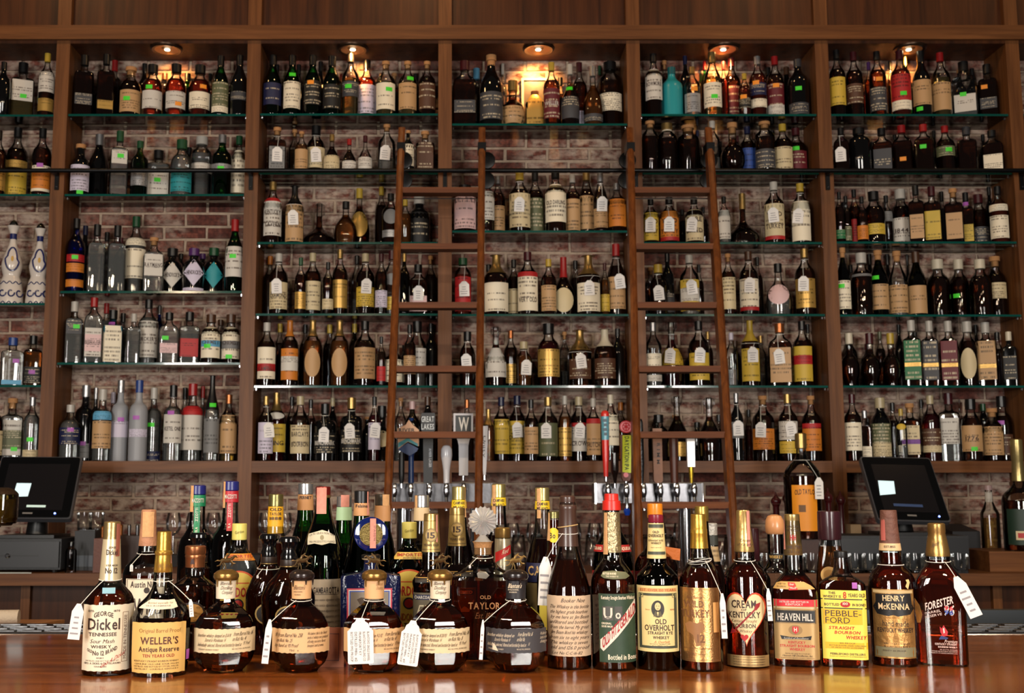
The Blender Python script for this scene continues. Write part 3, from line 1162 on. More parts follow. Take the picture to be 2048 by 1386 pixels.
# one line per shelf: centre px, width px, top row, shape, glass, cap(+start), labels, extras
# labels: colour + low/high percent (+o oval, d diamond), joined by '+', '-' none; extras: sg/so/sp sticker at percent, t tag, b back row, T: words
DATA = {
(0, 0): "3 30 125 B K k -;42 46 127 S G k w3772 sg45;90 32 108 B A y w4072+g1030",
(0, 1): "-8 34 262 B A k g1040;30 44 256 B A k y0844+g4656;80 38 258 B A k i0846+o1238 sp46",
(0, 3): "22 44 676 S C b l0012 sp52;63 36 672 S a k k0840 sp30",
(0, 4): "-14 34 800 B A k c1050;20 44 797 S C t w1066+z2050 sg20;60 32 795 B C s c0018 sg34",
(1, 0): "165 38 112 S A k d2038;209 34 110 S A k g1226;226 28 118 S A r r3550 b;259 42 136 H A t t1256 sg38;286 26 128 B K k - b;303 40 131 H R k w1852 sg58;327 22 148 J A u - b;350 40 130 H R k w1850 so26;373 22 148 J E k - b;398 42 132 H R k i1850 so60;418 20 148 B A k - b;439 33 113 W E k z1858+i0818;479 34 112 W K k d2842",
(1, 1): "155 38 290 H K t v1262 sg08;195 40 270 W K s -;214 24 284 B K k - b;236 34 263 S C e w5078 sg62;277 34 283 B E e s2048;315 46 302 S C k w1258 sg42;361 42 281 H C e q1050;375 22 296 J K k - b;401 42 275 J C w w4560;442 40 271 B E s s4554 sg46;476 34 273 B G e i1280",
(1, 2): "148 36 438 B B k o0818+o2840+r4252 sg48;166 26 452 B K n - b;190 34 450 S C k -;210 26 465 B C k - b;231 34 452 S C k -;268 42 434 B C e i2260+i6474;305 40 476 F C t w3070 T:RAYMANG;343 42 498 H K k w1572d T:HENDRICK'S;360 24 508 J K k - b;386 42 498 H K p v1578d+v0512 T:HENDRICK'S;403 24 508 J K p - b;426 40 497 H K e q1572d;467 36 440 W E r w2264 sg50",
(1, 3): "145 34 604 S C w d4870 sg60;184 36 596 F C r w1054+f1844 T:BEEFEATER;209 24 607 S C r - b;223 40 621 S L k i0572 sp76;243 24 627 S C k - b;265 26 628 S C w -;294 40 600 B C k w1268 T:BROKER'S;316 24 612 B B k - b;336 38 626 F C k f2040 sg50;377 40 625 S C k r1550;420 38 630 H A u i1276+l3548 sg36 T:CHEMIST;460 37 630 H A u i1276+x3248 sg16 T:CHEMIST;439 20 640 J A u - b",
(1, 4): "129 42 810 B C w n3060 sp56;167 40 771 T K s x0524 sp24;187 26 776 T K s - b;201 38 779 T C w t1856+l5870;222 22 785 T C v - b;237 34 761 T F s v3050 sp52;274 36 761 T F b v3040 sp54;304 32 776 T C w n0014 sg50;343 36 771 T C k w2462 sp64 T:KETEL_ONE;366 22 776 T C k - b;382 42 768 T C r w1560+r6072;402 22 773 T C r - b;421 30 752 W C k60 x1050 sg66;455 34 790 B G a t1270",
(2, 0): "543 36 112 W E k n2056;552 22 130 W K k - b;583 34 112 W E k i1458 sg70;596 20 130 W K k - b;624 34 112 W E k k2060 so56;640 22 124 W K k - b;663 36 114 W E k k1454;700 34 108 B G k d3558 sg50;733 38 122 B R k v1662;771 38 124 B G t i1462 sg50;815 36 124 B G t t1462 sg70;854 33 124 B A t u1462",
(2, 1): "553 34 256 S A t x0860 t;588 24 258 B G t - b;602 26 264 B a t t1060;631 36 253 H A k c2060 t;663 32 270 P A g c1250;698 28 279 P A r w0840;730 28 272 P D m w1046;773 34 250 B D t - t;816 24 262 B K t i2070;850 36 264 S A t u1476",
(2, 2): "544 36 365 B A g w1470+r7076 T:KENTUCKY|TAVERN;588 36 374 B A k70 t0570 t;638 68 408 D A x -;691 44 404 P a k -;718 44 378 P A y g2064o;762 24 374 B A y - b;781 34 388 B A k x4070o+s1428;810 26 400 B a y - ;838 42 392 H K w k1270",
(2, 3): "536 26 513 B A o - b;556 36 508 B A w c1054 t T:DIAMOND;600 22 516 B A e g1040;624 34 507 B A c c1056;655 22 525 B A k c1030;679 30 500 B A g g1255;713 24 512 B D k - b;730 36 508 B A c y1446 t;762 24 508 B A m v1240;783 34 502 B D m x4866o+y1030;808 22 508 B Z g -;836 38 530 F A k f1040 t;861 24 512 B A t - b",
(2, 4): "530 36 646 B A w i1262+r2436 T:|CAMPBELL;558 24 645 B A y - b;578 34 642 B A o76 o1058+w2446;609 24 650 B A k - b;624 37 641 B a g76 t1458o;658 26 650 B A y - b;678 37 641 B a g76 t1458o;708 24 648 B Z y - b;729 42 643 B A k t1260;762 18 674 B A k r1040;787 38 688 H A u i1264;819 24 650 B A k t2050;834 36 641 H D k w2260;862 26 647 B K k - b",
(2, 5): "530 30 793 B A g v1260 t;551 38 786 B V g74 y1455+w6272o T:|KING;582 22 794 B A k - b;599 38 793 B A c c1256 T:BARCLAY'S|BOURBON;620 22 800 B A k - ;649 44 808 M K k k1450 t T:BENCHMARK;664 22 796 B K c - b;702 44 796 M K g k1450 t T:BENCHMARK;748 24 794 B V k v1860 t;763 42 812 G K k c2656o;801 24 796 B D t - b;824 30 803 B Z f -;855 32 794 B K u -",
(3, 0): "928 46 124 F A m d2040;953 26 138 H A l - b;983 46 112 W K t d1250;1006 20 128 T C w y2050 b;1026 48 163 G A g t1852;1070 36 184 S K u g0898;1104 38 126 B A y m1360 T:WELLER;1122 22 156 B A k - b;1141 36 130 P A w d1450 sg64;1160 30 126 B A m v1030;1187 44 134 P a s d1022;1201 22 132 B D e - b;1231 46 126 J A k i3056",
(3, 1): "930 44 372 J A k f1078;974 30 350 B A s w2272;996 28 353 B A s t0850;1040 42 345 B A y c1066 t;1071 34 345 B A k z0860;1112 42 341 B A k i1880 T:OLD_DARLING;1146 30 350 B A w t0860;1174 34 340 W A g t1262;1202 28 345 W A s t0840 t;1235 36 368 B A s o1470",
(3, 2): "926 32 517 J R e r0868 t;978 20 530 J K k - b;993 48 512 B A g70 i0856;1028 26 520 B A k c0850;1056 42 505 B A m i0862+r6270 T:|VERY_OLD;1098 30 519 B A y t0854;1128 46 515 P A r66 c0850o;1152 24 522 B A k - b;1178 46 513 B A g68 i0856 t;1211 18 527 B a m y1042;1234 36 489 W A r t1256 t",
(3, 3): "935 30 664 H A k - t;992 42 654 P A x w1666;1022 28 662 B A a g0842;1048 32 684 H a c - t;1098 44 648 H V k g1660;1130 22 664 B D t - b;1161 44 662 B A g64 u1450 t;1211 42 660 B A i70 u1450;1237 26 658 B K k -",
(3, 4): "934 26 800 B A a -;977 26 819 B a g70 -;1003 32 795 B A n y1266;1035 36 792 B A n y1262 t T:CHARTER;1063 28 800 B A k t1256;1097 38 795 B A g z0860 t-4;1131 26 792 B a w g0852;1159 38 794 B A c w1654+r5460 t3 T:|CROW;1188 28 797 B A w t1060+r6068 T:|HUTCH;1223 32 790 B A i i2470;1245 24 805 B a o - b",
(4, 0): "1309 34 109 B A k w2878 T:BOWMORE;1331 22 116 B A t - b;1345 42 136 B Q q -;1373 22 110 B K n -;1386 38 135 B D g s1048 so56;1412 18 122 B E r - b;1427 36 106 W G g i1654 sg32;1450 18 124 B R r - ;1466 34 108 B A m m1058;1491 24 148 B R y k2044 so46;1518 34 114 B R s i1832+n3858 so58;1553 34 114 B A r m1858+w0624 so54;1599 40 120 B K d d0626 sg50",
(4, 1): "1302 32 243 J A t -;1336 40 245 J A g i9096;1378 46 240 J A t -;1397 18 250 B K n - b;1427 30 243 B D w -;1467 46 247 G A t -;1497 32 235 B A n b1260;1532 40 243 J A t d1450;1568 38 244 B A y c1058;1606 42 242 B A m m1258 sg62",
(4, 2): "1303 30 398 B A k y0870 t T:WILD|TURKEY;1340 38 396 B A k o0872+r0816 t T:WILD|TURKEY;1366 20 420 B A k o0860 b;1390 36 396 B A k c0876 t T:RARE|BREED;1408 18 415 B A k t1060 b;1450 24 394 B D k w1072;1487 64 388 D A g -;1551 40 365 B A w c1266+r0814 t T:WILD|TURKEY;1604 38 368 B A y i0672 t;1625 18 376 B A k c1052 b",
(4, 3): "1303 24 535 F A t - b;1318 34 530 H A y - t;1337 26 508 B K k d0838;1381 38 511 B D w y0860+w2446 t;1400 18 530 B A k m0860 b;1459 28 508 B A t c1062;1500 38 504 B A u i1258+r0814 t;1518 20 515 B A k - b;1559 50 528 P D k f2262o;1613 40 494 B A g g1256 t",
(4, 4): "1307 32 646 B D s i3052+w0818;1345 46 644 P V x y3460 t;1400 40 643 B A k y1052 t;1418 20 664 B A g - b;1465 24 666 B D v -;1503 36 642 B A y68 y0858 t;1524 22 672 B D g g1240 b;1563 46 648 F A a t0662 t;1608 38 643 B A k y0862+r3448;1630 20 634 B A k - b",
(4, 5): "1319 38 830 H A k -;1356 44 793 P A x g0830;1421 46 796 P A x -;1476 26 787 B K s x3458 t;1500 20 820 B R k - b;1529 44 792 B A t o1850 t;1579 38 789 B A g w3260+y1230 t;1626 38 792 B A t r1658+o1650",
(5, 0): "1678 32 97 B A k y1860;1712 34 105 B A m u2252;1736 22 160 B R t i0830 b;1742 20 125 B A p - b;1759 34 104 B A k d1046 so58;1785 18 120 B A k - b;1805 40 101 B R m r1866+i1226 sg36;1816 18 114 B E g -;1847 38 103 W K k t2058 sg14;1886 38 103 B G r t1456;1932 48 125 S D k w1444 sg44;1980 44 130 S A k d2040 so60",
(5, 1): "1685 30 257 F A k - t-2;1721 44 258 J K k -;1767 40 258 F A k d1258;1793 20 270 B K k - b;1807 40 252 F A r - so36;1851 38 250 F A r - sg56;1872 20 262 B K k - b;1894 38 253 B A r z4060 sg52;1937 38 255 S A d -;1970 20 270 B K k - b;1988 42 262 F A k i1046",
(5, 2): "1682 20 385 B A k e0826;1695 20 393 B A k z0838;1712 24 380 B A k r0848;1727 22 394 B A k o0838;1751 42 384 H A k y2040;1776 24 392 B A k x5070;1805 42 380 H A w w0852 T:1844;1836 30 372 S A k t0850;1868 34 374 S A m y0858;1888 20 384 S A k c0840 b;1911 36 378 S A t t0856;1936 28 386 S A k y0840 sp80;1961 38 390 H A m d1240;1987 24 373 B K k - b;2006 38 374 B R k i1050+i5870",
(5, 3): "1690 28 496 W Z t i1052 sg44;1727 42 507 H A w x6468;1744 22 505 W K k - b;1761 38 496 W Z t t1250 sg60;1780 20 506 W K k - b;1799 38 496 W D t t0850;1820 20 510 W K k - b;1837 38 496 W Z u t0850;1880 46 520 H A i -;1905 20 530 H A k - b;1922 46 520 H A i - sg40;1965 44 520 H A i -;1990 20 522 J K k - sg40 b;2008 42 514 H A t c3258",
(5, 4): "1702 36 667 G A i -;1743 38 667 G A m -;1764 20 664 B A z - b;1785 36 667 G A y -;1803 20 636 B K k - b;1828 36 636 S A w e1070+g3036;1864 34 636 S A w d1070+g3036;1902 36 636 S A w m1070+g3036;1940 38 640 H A w c1260o;1958 20 650 B K k - b;1977 40 638 S A w t1272+g3036;2023 42 664 S K i k1256",
(5, 5): "1709 34 789 B A m i1658;1733 26 822 F A s i0830;1765 40 796 H K c z1260+c0830;1790 24 806 B A k d1040 b;1806 22 818 B D y y6072o;1824 40 807 S A t c1262+p3038;1848 24 800 B A k - b;1866 38 791 B V c u1450+c1424;1903 42 785 S D m w2664;1925 22 800 B A u u0820 b;1947 42 799 H A k t1658 sg20 T:1776;1972 20 808 J K e - b;1989 42 817 H A t t1266;2028 40 793 H A k u1042 sp60",
(6, 5): "",
}
ORD = ['first', 'second', 'third', 'fourth', 'fifth', 'sixth', 'seventh', 'eighth', 'ninth', 'tenth', 'eleventh', 'twelfth', 'thirteenth', 'fourteenth']
CAPW = dict(CNAME, t='cork', x='crystal', g='gold', a='copper')
STK = dict(g=plain('green_price_sticker', (70, 220, 50), .5), o=plain('orange_price_sticker', (245, 150, 40), .5), p=plain('purple_price_sticker', (170, 90, 180), .5))
backrank = MB()


PLACED = {(3, 0): [(at(1069, 200, 5.825)[0], 5.825, .073, .012, True)]}


def place(key, X, r, d, sq, back=False):
    """depth that keeps the bottle clear of its neighbours on the same shelf; returns (Y, factor on the width)"""
    lst = PLACED.setdefault(key, [])
    xa, xb = EX[key[0]] + UW + .003, EX[key[0] + 1] - UW - .003
    for k in range(14):
        f = 1 - .04 * k
        rr_, dd_ = r * f, d * f
        lo, hi = YP + .016 + dd_, YW - .008 - dd_
        ys = [lo + (hi - lo) * j / 12 for j in range(13)]
        if back:
            ys = ys[::-1][:7]
        for y in ys:
            Xy = max(xa + rr_, min(xb - rr_, X * y / (YP + .06)))
            ok = True
            for x2, y2, r2, d2, s2 in lst:
                dx = abs(Xy - x2)
                if dx >= rr_ + r2 + .001:
                    continue
                need = dd_ + d2 if (sq or s2) else math.sqrt(max(0, (rr_ + r2) ** 2 - dx * dx))
                if abs(y - y2) < need + .001:
                    ok = False
                    break
            if ok:
                lst.append((Xy, y, rr_, dd_, sq))
                return y, f, Xy
    return None, 0, 0


def shelf_bottle(key, spec, idx, stuff=None, Y=None, z=None):
    b, i = key
    f = spec.split()
    cx, wd, top, sh, gc, cap, lab = float(f[0]), float(f[1]), float(f[2]), f[3], f[4], f[5], f[6]
    ex = f[7:]
    prof, cs, sq, dp = SHAPES[sh]
    if len(cap) > 1:
        cs = int(cap[1:]) / 100
    hw = wd / 2 * 1.06
    z = (SHZ[key] if z is None else z) + .0005
    X_ = at(cx, PY - F * math.tan(math.atan2(z - HC, YP + .06) - TH), YP + .06)[0]
    k_ = tsc(PY - F * math.tan(math.atan2(z - HC, YP + .06) - TH), YP + .10) * 1.012
    Y, fr_, X_ = place(key, X_, hw * k_, hw * k_ * dp, sq != 2, stuff is not None)
    if Y is None:
        return None
    hw *= fr_
    # rows for the profile
    e = math.atan2(z - HC, Y) - TH
    base = PY - F * math.tan(e)
    zmax = (SHZ[(b, i - 1)] - .011 if i else ZB0 - .016) - .014
    top = max(top, PY - F * math.tan(math.atan2(zmax - HC, Y) - TH))
    pr = [(top + (base - top) * (1 - h), hw * r) for h, r in prof][::-1]
    words = GLASS[gc][3]
    labw = ''
    lcol = None
    if lab != '-':
        lcol = lab.split('+')[0][0]
        labw = 'with %s label' % CNAME[lcol]
    bits = []
    for x in ex:
        if x[0] == 's':
            bits.append('%s sticker' % dict(g='green', o='orange', p='purple')[x[1]])
        elif x[0] == 't':
            bits.append('white tag')
    lb = '%s %s%s, %s on %s shelf, %s bay' % (words.replace(' glass bottle', ' bottle').replace('coloured ', ''), labw or ('with %s cap' % CAPW[cap[0]]), (' and ' + bits[0]) if bits else '', idx, TIER[i], BAYN[b])
    if len(lb.split()) > 16:
        lb = lb.replace(' and ' + bits[0], '')
    H = zat(top, Y) - z
    seg = 16 if sq == 2 else 20
    bt = Bottle({'D': 'decanter', 'P': 'decanter'}.get(sh, 'liquor_bottle'), lb, 'decanter' if sh == 'D' else 'bottle', 'bottles on the %s shelf of the %s bay' % (TIER[i], BAYN[b]),
                cx, Y, pr, z, gc, D=hw * dp if dp < 1 else None, p=sq, seg=seg, per=3, stuff=stuff, X0=X_)
    row = lambda h: top + (base - top) * (1 - h)
    nr = interp([a for a, c in prof], [c for a, c in prof], cs) * hw
    cm_ = capmat(cap[0])
    if cap[0] == 'x':
        bt.closure([(top - 2, nr * .8), (top + 3, nr * 2.0), (row(cs + .06), nr * 2.0), (row(cs), nr * 1.0), (row(cs) + 2, nr * .8)], cm_, 'stopper')
    elif cap[0] == 't':
        bt.closure([(top, nr * 1.25), (top + (row(cs) - top) * .45, nr * 1.25), (top + (row(cs) - top) * .47, nr * .95), (row(cs), nr * .95)], cm_, 'cork_stopper', n=12)
    elif len(cap) > 1:
        pts = [(top - .5, nr * .7), (top, interp([a for a, c in prof], [c for a, c in prof], 1) * hw * 1.12)]
        for k in range(1, 6):
            h = 1 - (1 - cs) * k / 5
            pts.append((row(h), interp([a for a, c in prof], [c for a, c in prof], h) * hw * 1.08))
        bt.closure(pts, cm_, 'capsule', n=12)
    else:
        bt.closure([(top - .8, nr * .8), (top, nr * 1.2), (row(cs), nr * 1.2), (row(cs) + .5, nr)], cm_, 'cap', n=12)
    lobj = None
    if lab != '-':
        for j, l in enumerate(lab.split('+')):
            c, lo, hi = l[0], int(l[1:3]) / 100, int(l[3:5]) / 100
            if hi == lo:
                hi = 1
            y0, y1 = row(hi), row(lo)
            mat = paper(c)
            off = .0008 + .0006 * j
            if stuff is not None:
                continue
            if l[-1] in 'od':
                mb = MB()
                n = 20 if l[-1] == 'o' else 4
                rx = hw * (.80 if l[-1] == 'o' else .94)
                if l[-1] == 'o' and (y1 - y0) / 2 < rx * .7:
                    rx = rx
                out = [(cx + rx * cos(2 * pi * k / n), (y0 + y1) / 2 + (y1 - y0) / 2 * sin(2 * pi * k / n)) for k in range(n)]
                if n == 4:
                    out = [(out[k][0] + (out[(k + 1) % 4][0] - out[k][0]) * t / 4, out[k][1] + (out[(k + 1) % 4][1] - out[k][1]) * t / 4) for k in range(4) for t in range(4)]
                bt.shape(out, mat, mb, off=off, rings=3)
                lo_ = bt._put(mb, 'label')
            else:
                wf = .93 if sq == 2 else .86
                lo_ = bt.patch(cx - hw * wf, y0, cx + hw * wf, y1, mat, off=off, nx=10, ny=4)
            if j == 0:
                lobj = lo_
            for x in ex:
                if x.startswith('T:') and j == 0:
                    mb = MB()
                    lines = x[2:].replace('_', ' ').split('|')
                    hh = (y1 - y0) / (len(lines) + 1.6)
                    hh = min(hh, 9 if len(lines) > 1 else 8)
                    for q, ln in enumerate(lines):
                        if ln:
                            ym = y0 + (y1 - y0) * (q + .9) / (len(lines) + .8)
                            tw = min(hw * .84 * (.75 if l[-1] == 'd' else 1), hh * .42 * len(ln))
                            bt.text(mb, ln, cx - tw, ym - hh / 2, cx + tw, ym + hh / 2, 'w' if c in 'knmde' else (60, 40, 34), True, off=off + .0006)
                    mb.build('lettering', parent=lo_)
    if stuff is None:
        for x in ex:
            if x[0] == 's':
                h = int(x[2:]) / 100
                rr = random.Random(cx)
                dx = rr.uniform(-.35, .35) * hw
                bt.patch(cx + dx - 6.5, row(h) - 4, cx + dx + 6.5, row(h) + 4, STK[x[1]], 'price_sticker', off=.0022, nx=4, ny=2)
            elif x[0] == 't':
                dx = float(x[1:]) if len(x) > 1 else random.Random(cx + 1).uniform(-5, 6)
                bt.string_tag(row(cs - .03), cx + dx, row(.60), 20, 30, tilt=random.Random(cx).uniform(-.12, .12))
    return bt


nshelf = 0
for key, line in DATA.items():
    if key == (6, 5):
        continue
    if key[0] == 0 and key[1] == 4:
        key2 = key
    n = 0
    specs = line.split(';')
    for spec in specs:
        if spec.split()[-1] != 'b':
            if shelf_bottle(key, spec, ORD[n], None):
                n += 1
                nshelf += 1
            else:
                print('NOFIT', key, spec)
    for spec in specs:
        if spec.split()[-1] == 'b':
            shelf_bottle(key, spec, '', stuff=backrank)
# dark second rank standing behind, only glimpsed between the front bottles
rr = random.Random(11)
for key, x0, x1, tops, step in [((4, 0), 1300, 1620, (135, 160), 34), ((4, 1), 1300, 1620, (262, 285), 36), ((5, 0), 1680, 2000, (125, 160), 34), ((5, 1), 1690, 2000, (268, 290), 30),
                                ((5, 2), 1690, 2010, (395, 415), 30), ((5, 3), 1700, 1860, (520, 545), 34), ((5, 4), 1700, 2010, (665, 690), 34), ((5, 5), 1700, 2010, (820, 840), 36),
                                ((4, 4), 1300, 1620, (680, 700), 44), ((4, 5), 1310, 1620, (830, 850), 44), ((2, 0), 540, 860, (140, 160), 36), ((1, 0), 160, 470, (150, 165), 44),
                                ((2, 4), 540, 860, (680, 700), 44), ((2, 5), 540, 860, (830, 850), 48), ((3, 4), 920, 1240, (830, 850), 50), ((1, 2), 180, 260, (470, 480), 28)]:
    x = x0
    while x < x1:
        xx = x + rr.uniform(-6, 6)
        hit = any(s_.split()[-1] == 'b' and abs(float(s_.split()[0]) - xx) < 24 for s_ in DATA[key].split(';'))
        if not hit:
            shelf_bottle(key, '%d %d %d B %s %s -' % (xx, rr.choice((24, 27, 30)), rr.uniform(*tops), rr.choice('KKAZA'), rr.choice('kkumt')), '', stuff=backrank)
        x += step
o = backrank.build('back_rank_bottles')
o.location = (0, 0, 0)
tag(o, 'dark second rank of bottles half hidden behind the front rows on all shelves', 'bottles', kind='stuff')

# two tall white ceramic decanters with cobalt painting on the third shelf of the leftmost bay
cer = plain('white_ceramic', (216, 206, 196), .2, coat=.5)
cob = plain('cobalt_paint', (24, 34, 92), .25, coat=.5)
sil = plain('silver_dome', (190, 186, 176), .12, 1.0)
for n_, (cx, hw, top) in enumerate(((20, 27, 440), (80, 25, 446))):
    Y = YP + .085
    z = SHZ[(0, 2)]
    e = math.atan2(z - HC, Y) - TH
    base = PY - F * math.tan(e)
    R_ = lambda h: top + (base - top) * (1 - h)
    prof = [(R_(.86), .20 * hw), (R_(.74), .26 * hw), (R_(.66), .42 * hw), (R_(.54), .70 * hw), (R_(.46), .80 * hw), (R_(.38), .70 * hw), (R_(.34), .64 * hw), (R_(.28), .78 * hw), (R_(.12), .95 * hw), (R_(.02), 1.0 * hw), (base, .97 * hw)]
    bt = Bottle('ceramic_decanter', 'white ceramic decanter with cobalt blue painting and silver top, %s' % ('whole, at the picture edge' if n_ == 0 else 'half behind the leftmost upright'), 'decanter', 'blue and white ceramic decanters',
                cx, Y, prof, z, (cer, None, 0, ''), seg=28, X0=min(at(cx, base, Y)[0], EX[1] - UW - .004 - (hw + 1) * tsc(base, Y)))
    bt.closure([(R_(1.0), 1), (R_(.985), .20 * hw), (R_(.95), .36 * hw), (R_(.925), .38 * hw), (R_(.92), .30 * hw)], sil, 'dome')
    bt.closure([(R_(.925), .50 * hw), (R_(.91), .44 * hw), (R_(.85), .30 * hw), (R_(.83), .26 * hw)], cer, 'flared_collar')
    bt.closure([(R_(.835), .28 * hw), (R_(.80), .275 * hw), (R_(.77), .28 * hw)], cob, 'blue_neck_band')
    mb = MB()
    zc = (R_(.68) + R_(.42)) / 2
    pts = []
    for k in range(25):
        a = 2 * pi * k / 24
        sx = .52 * hw * sin(a) * (1.0 if cos(a) < 0 else .7)
        pts.append((cx + sx, zc + (-(R_(.42) - R_(.70)) / 2) * cos(a)))
    P3 = [bt.surf(*bt.loc(*q), .001) for q in pts]
    mb.tube(P3, .0045, 6, cob)
    for k in range(-1, 2):
        c0 = cx + k * .62 * hw
        sp = [(c0 + 8 * cos(t * 1.1) * (1 - t / 7), R_(.15) + 9 * sin(t * 1.1) * (1 - t / 9)) for t in [j * .5 for j in range(11)]]
        mb.tube([bt.surf(max(-bt.rmax * .92, min(bt.rmax * .92, bt.loc(*q)[0])), bt.loc(*q)[1], .001) for q in sp], .004, 6, cob)
    for hh in (.27, .03):
        sp = [(cx + t * hw, R_(hh) + 2.5 * sin(t * 14)) for t in [-.8 + .08 * j for j in range(21)]]
        mb.tube([bt.surf(max(-bt.r(bt.loc(*q)[1]) * .95, min(bt.r(bt.loc(*q)[1]) * .95, bt.loc(*q)[0])), bt.loc(*q)[1], .001) for q in sp], .0026, 6, cob)
    bt._put(mb, 'cobalt_painting')
    mb = MB()
    bt.shape([(cx + 3 * cos(a), zc + 6 * sin(a)) for a in [2 * pi * k / 10 for k in range(10)]], ink('g'), mb)
    bt._put(mb, 'gold_emblem')
# framed photograph leaning on the brick behind the middle bay's top shelf
fx0, fx1 = at(1043, 200, 5.825)[0], at(1096, 200, 5.825)[0]
fz0, fz1 = SHZ[(3, 0)], zat(154, 5.80)
pf = empty('picture_frame', ((fx0 + fx1) / 2, 5.825, fz0 + .0005), 'white framed grey photograph behind the bottles on the top shelf, middle bay', 'picture frame')
wf = (fx1 - fx0) / 2
hf = fz1 - fz0
m = MB()
for a in ((-wf, -wf + .012, 0, hf), (wf - .012, wf, 0, hf), (-wf + .012, wf - .012, 0, .012), (-wf + .012, wf - .012, hf - .012, hf)):
    m.box(a[0], a[1], -.008, .008, a[2], a[3], plain('white_frame', (170, 156, 140), .5))
m.build('frame', parent=pf, smooth=False)
MB().box(-wf + .012, wf - .012, 0, .004, .012, hf - .012, plain('old_photo', (64, 54, 48), .35, bump=.0, var=.7, bscale=30)).build('photograph', parent=pf, smooth=False)
# ---------------------------------------------------------------- things on the back counter
def P3(px, py, Y, o=(0, 0, 0)):
    q = at(px, py, Y)
    return (q[0] - o[0], q[1] - o[1], q[2] - o[2])


def terminal(label, cs, drawer, receipt):
    """cs: screen corners in the picture tl tr br bl; the screen leans back"""
    Yb, Yt = 5.02, 5.22
    c = [at(cs[0][0], cs[0][1], Yt), at(cs[1][0], cs[1][1], Yt), at(cs[2][0], cs[2][1], Yb), at(cs[3][0], cs[3][1], Yb)]
    # dx0,dx1: drawer px range
    YD = 4.99 if receipt == 'L' else 5.03
    xa, xb = at(drawer[0], 1130, YD)[0], at(drawer[1], 1130, YD)[0]
    zt_ = zat(drawer[2], YD)
    xm = (c[2][0] + c[3][0]) / 2
    T = empty('till_terminal', (xm, 5.02, zt_ + .0005), label, 'terminal')
    o = T.location
    import mathutils
    V = mathutils.Vector
    c = [V(p) - V(o) for p in c]
    nrm = (c[1] - c[0]).cross(c[3] - c[0]).normalized()
    if nrm.y < 0:
        nrm = -nrm
    cen = sum(c, V((0, 0, 0))) / 4

    def slab(name, s0, s1, d0, d1, mat, rad=.012, parent=T, label=None):
        """rounded panel between fractions s of the screen size, d depth behind the face"""
        ex = (c[1] - c[0] + c[2] - c[3]).normalized()
        ez = (c[0] - c[3]).normalized()
        W = ((c[1] - c[0]).length + (c[2] - c[3]).length) / 4
        H = ((c[0] - c[3]).length) / 2
        out = []
        for sx, sz, a0 in ((1, -1, -90), (1, 1, 0), (-1, 1, 90), (-1, -1, 180)):
            for k in range(5):
                a = radians(a0 + 22.5 * k)
                cx = sx * (W * s0 - rad)
                cz = sz * (H * s1 - rad)
                out.append((cx + rad * cos(a), cz + rad * sin(a)))
        m = MB()
        n = len(out)
        f = [tuple(cen + ex * a + ez * b + nrm * d0) for a, b in out]
        b_ = [tuple(cen + ex * a + ez * b + nrm * d1) for a, b in out]
        m.add(f + b_, [tuple(range(n)), tuple(range(2 * n - 1, n - 1, -1))] + [(i, i + n, (i + 1) % n + n, (i + 1) % n) for i in range(n)], mat)
        ob = m.build(name, parent=parent, smooth=False)
        if label:
            ob['label'] = label
        return ob
    slab('housing', 1, 1, .004, .03, plain('terminal_grey', (66, 66, 70), .35))
    slab('bezel', .97, .965, 0, .005, plain('gloss_black', (6, 6, 7), .08, coat=.6))
    scr = slab('screen', .76, .74, -.0006, .001, plain('dark_screen', (24, 22, 24), .15), rad=.001)
    slab('rear_shell', .8, .7, .03, .06, BLACKP)
    lit = bpy.data.materials.get('lit_note')
    if not lit:
        lit = bpy.data.materials.new('lit_note')
        lit.use_nodes = True
        q = lit.node_tree.nodes['Principled BSDF']
        q.inputs['Base Color'].default_value = (.6, .75, .78, 1)
        q.inputs['Emission Color'].default_value = (.62, .86, .9, 1)
        q.inputs['Emission Strength'].default_value = .55
        for nm, col, st in (('led_blue', (.1, .2, 1), 6), ('led_green', (.1, 1, .3), 4), ('lit_teal', (.1, .6, .45), .35)):
            x = bpy.data.materials.new(nm)
            x.use_nodes = True
            q = x.node_tree.nodes['Principled BSDF']
            q.inputs['Emission Color'].default_value = col + (1,)
            q.inputs['Emission Strength'].default_value = st
    ex = (c[1] - c[0]).normalized()
    ez = (c[0] - c[3]).normalized()
    W = (c[1] - c[0]).length
    H = (c[0] - c[3]).length

    def decal(name, u0, u1, v0, v1, mat, parent, skew=0):
        m = MB()
        q = []
        for u, v in ((u0, v0), (u1, v0 + skew), (u1 + skew, v1), (u0 + skew, v1)):
            q.append(tuple(cen + ex * (u - .5) * W + ez * (v - .5) * H - nrm * .0012))
        m.add(q, [(0, 1, 2, 3)], mat)
        ob = m.build(name, parent=parent, smooth=False)
        return ob
    if receipt == 'L':
        decal('lit_note', .26, .44, .33, .55, lit, scr, .01)
        decal('status_bar', .45, .68, .17, .205, bpy.data.materials['lit_teal'], scr)
    else:
        decal('lit_note', .14, .35, .37, .60, lit, scr, .03)
        decal('status_bar', .28, .7, .21, .25, plain('dim_blue_print', (60, 80, 120), .3), scr)
    decal('maker_mark', .42, .54, .065, .09, plain('grey_mark', (120, 116, 112), .3), T)
    m = MB().lathe([(0, .0045), (.001, .0045)], 12, bpy.data.materials['led_blue'])
    q = cen + ex * (.31 if receipt == 'L' else .33) * W - ez * .425 * H - nrm * .003
    ob = m.build('power_light', parent=T, loc=tuple(q))
    ob.rotation_euler = nrm.to_track_quat('-Z', 'Y').to_euler()
    # neck and foot on the drawer
    m = MB()
    base = cen + nrm * .06
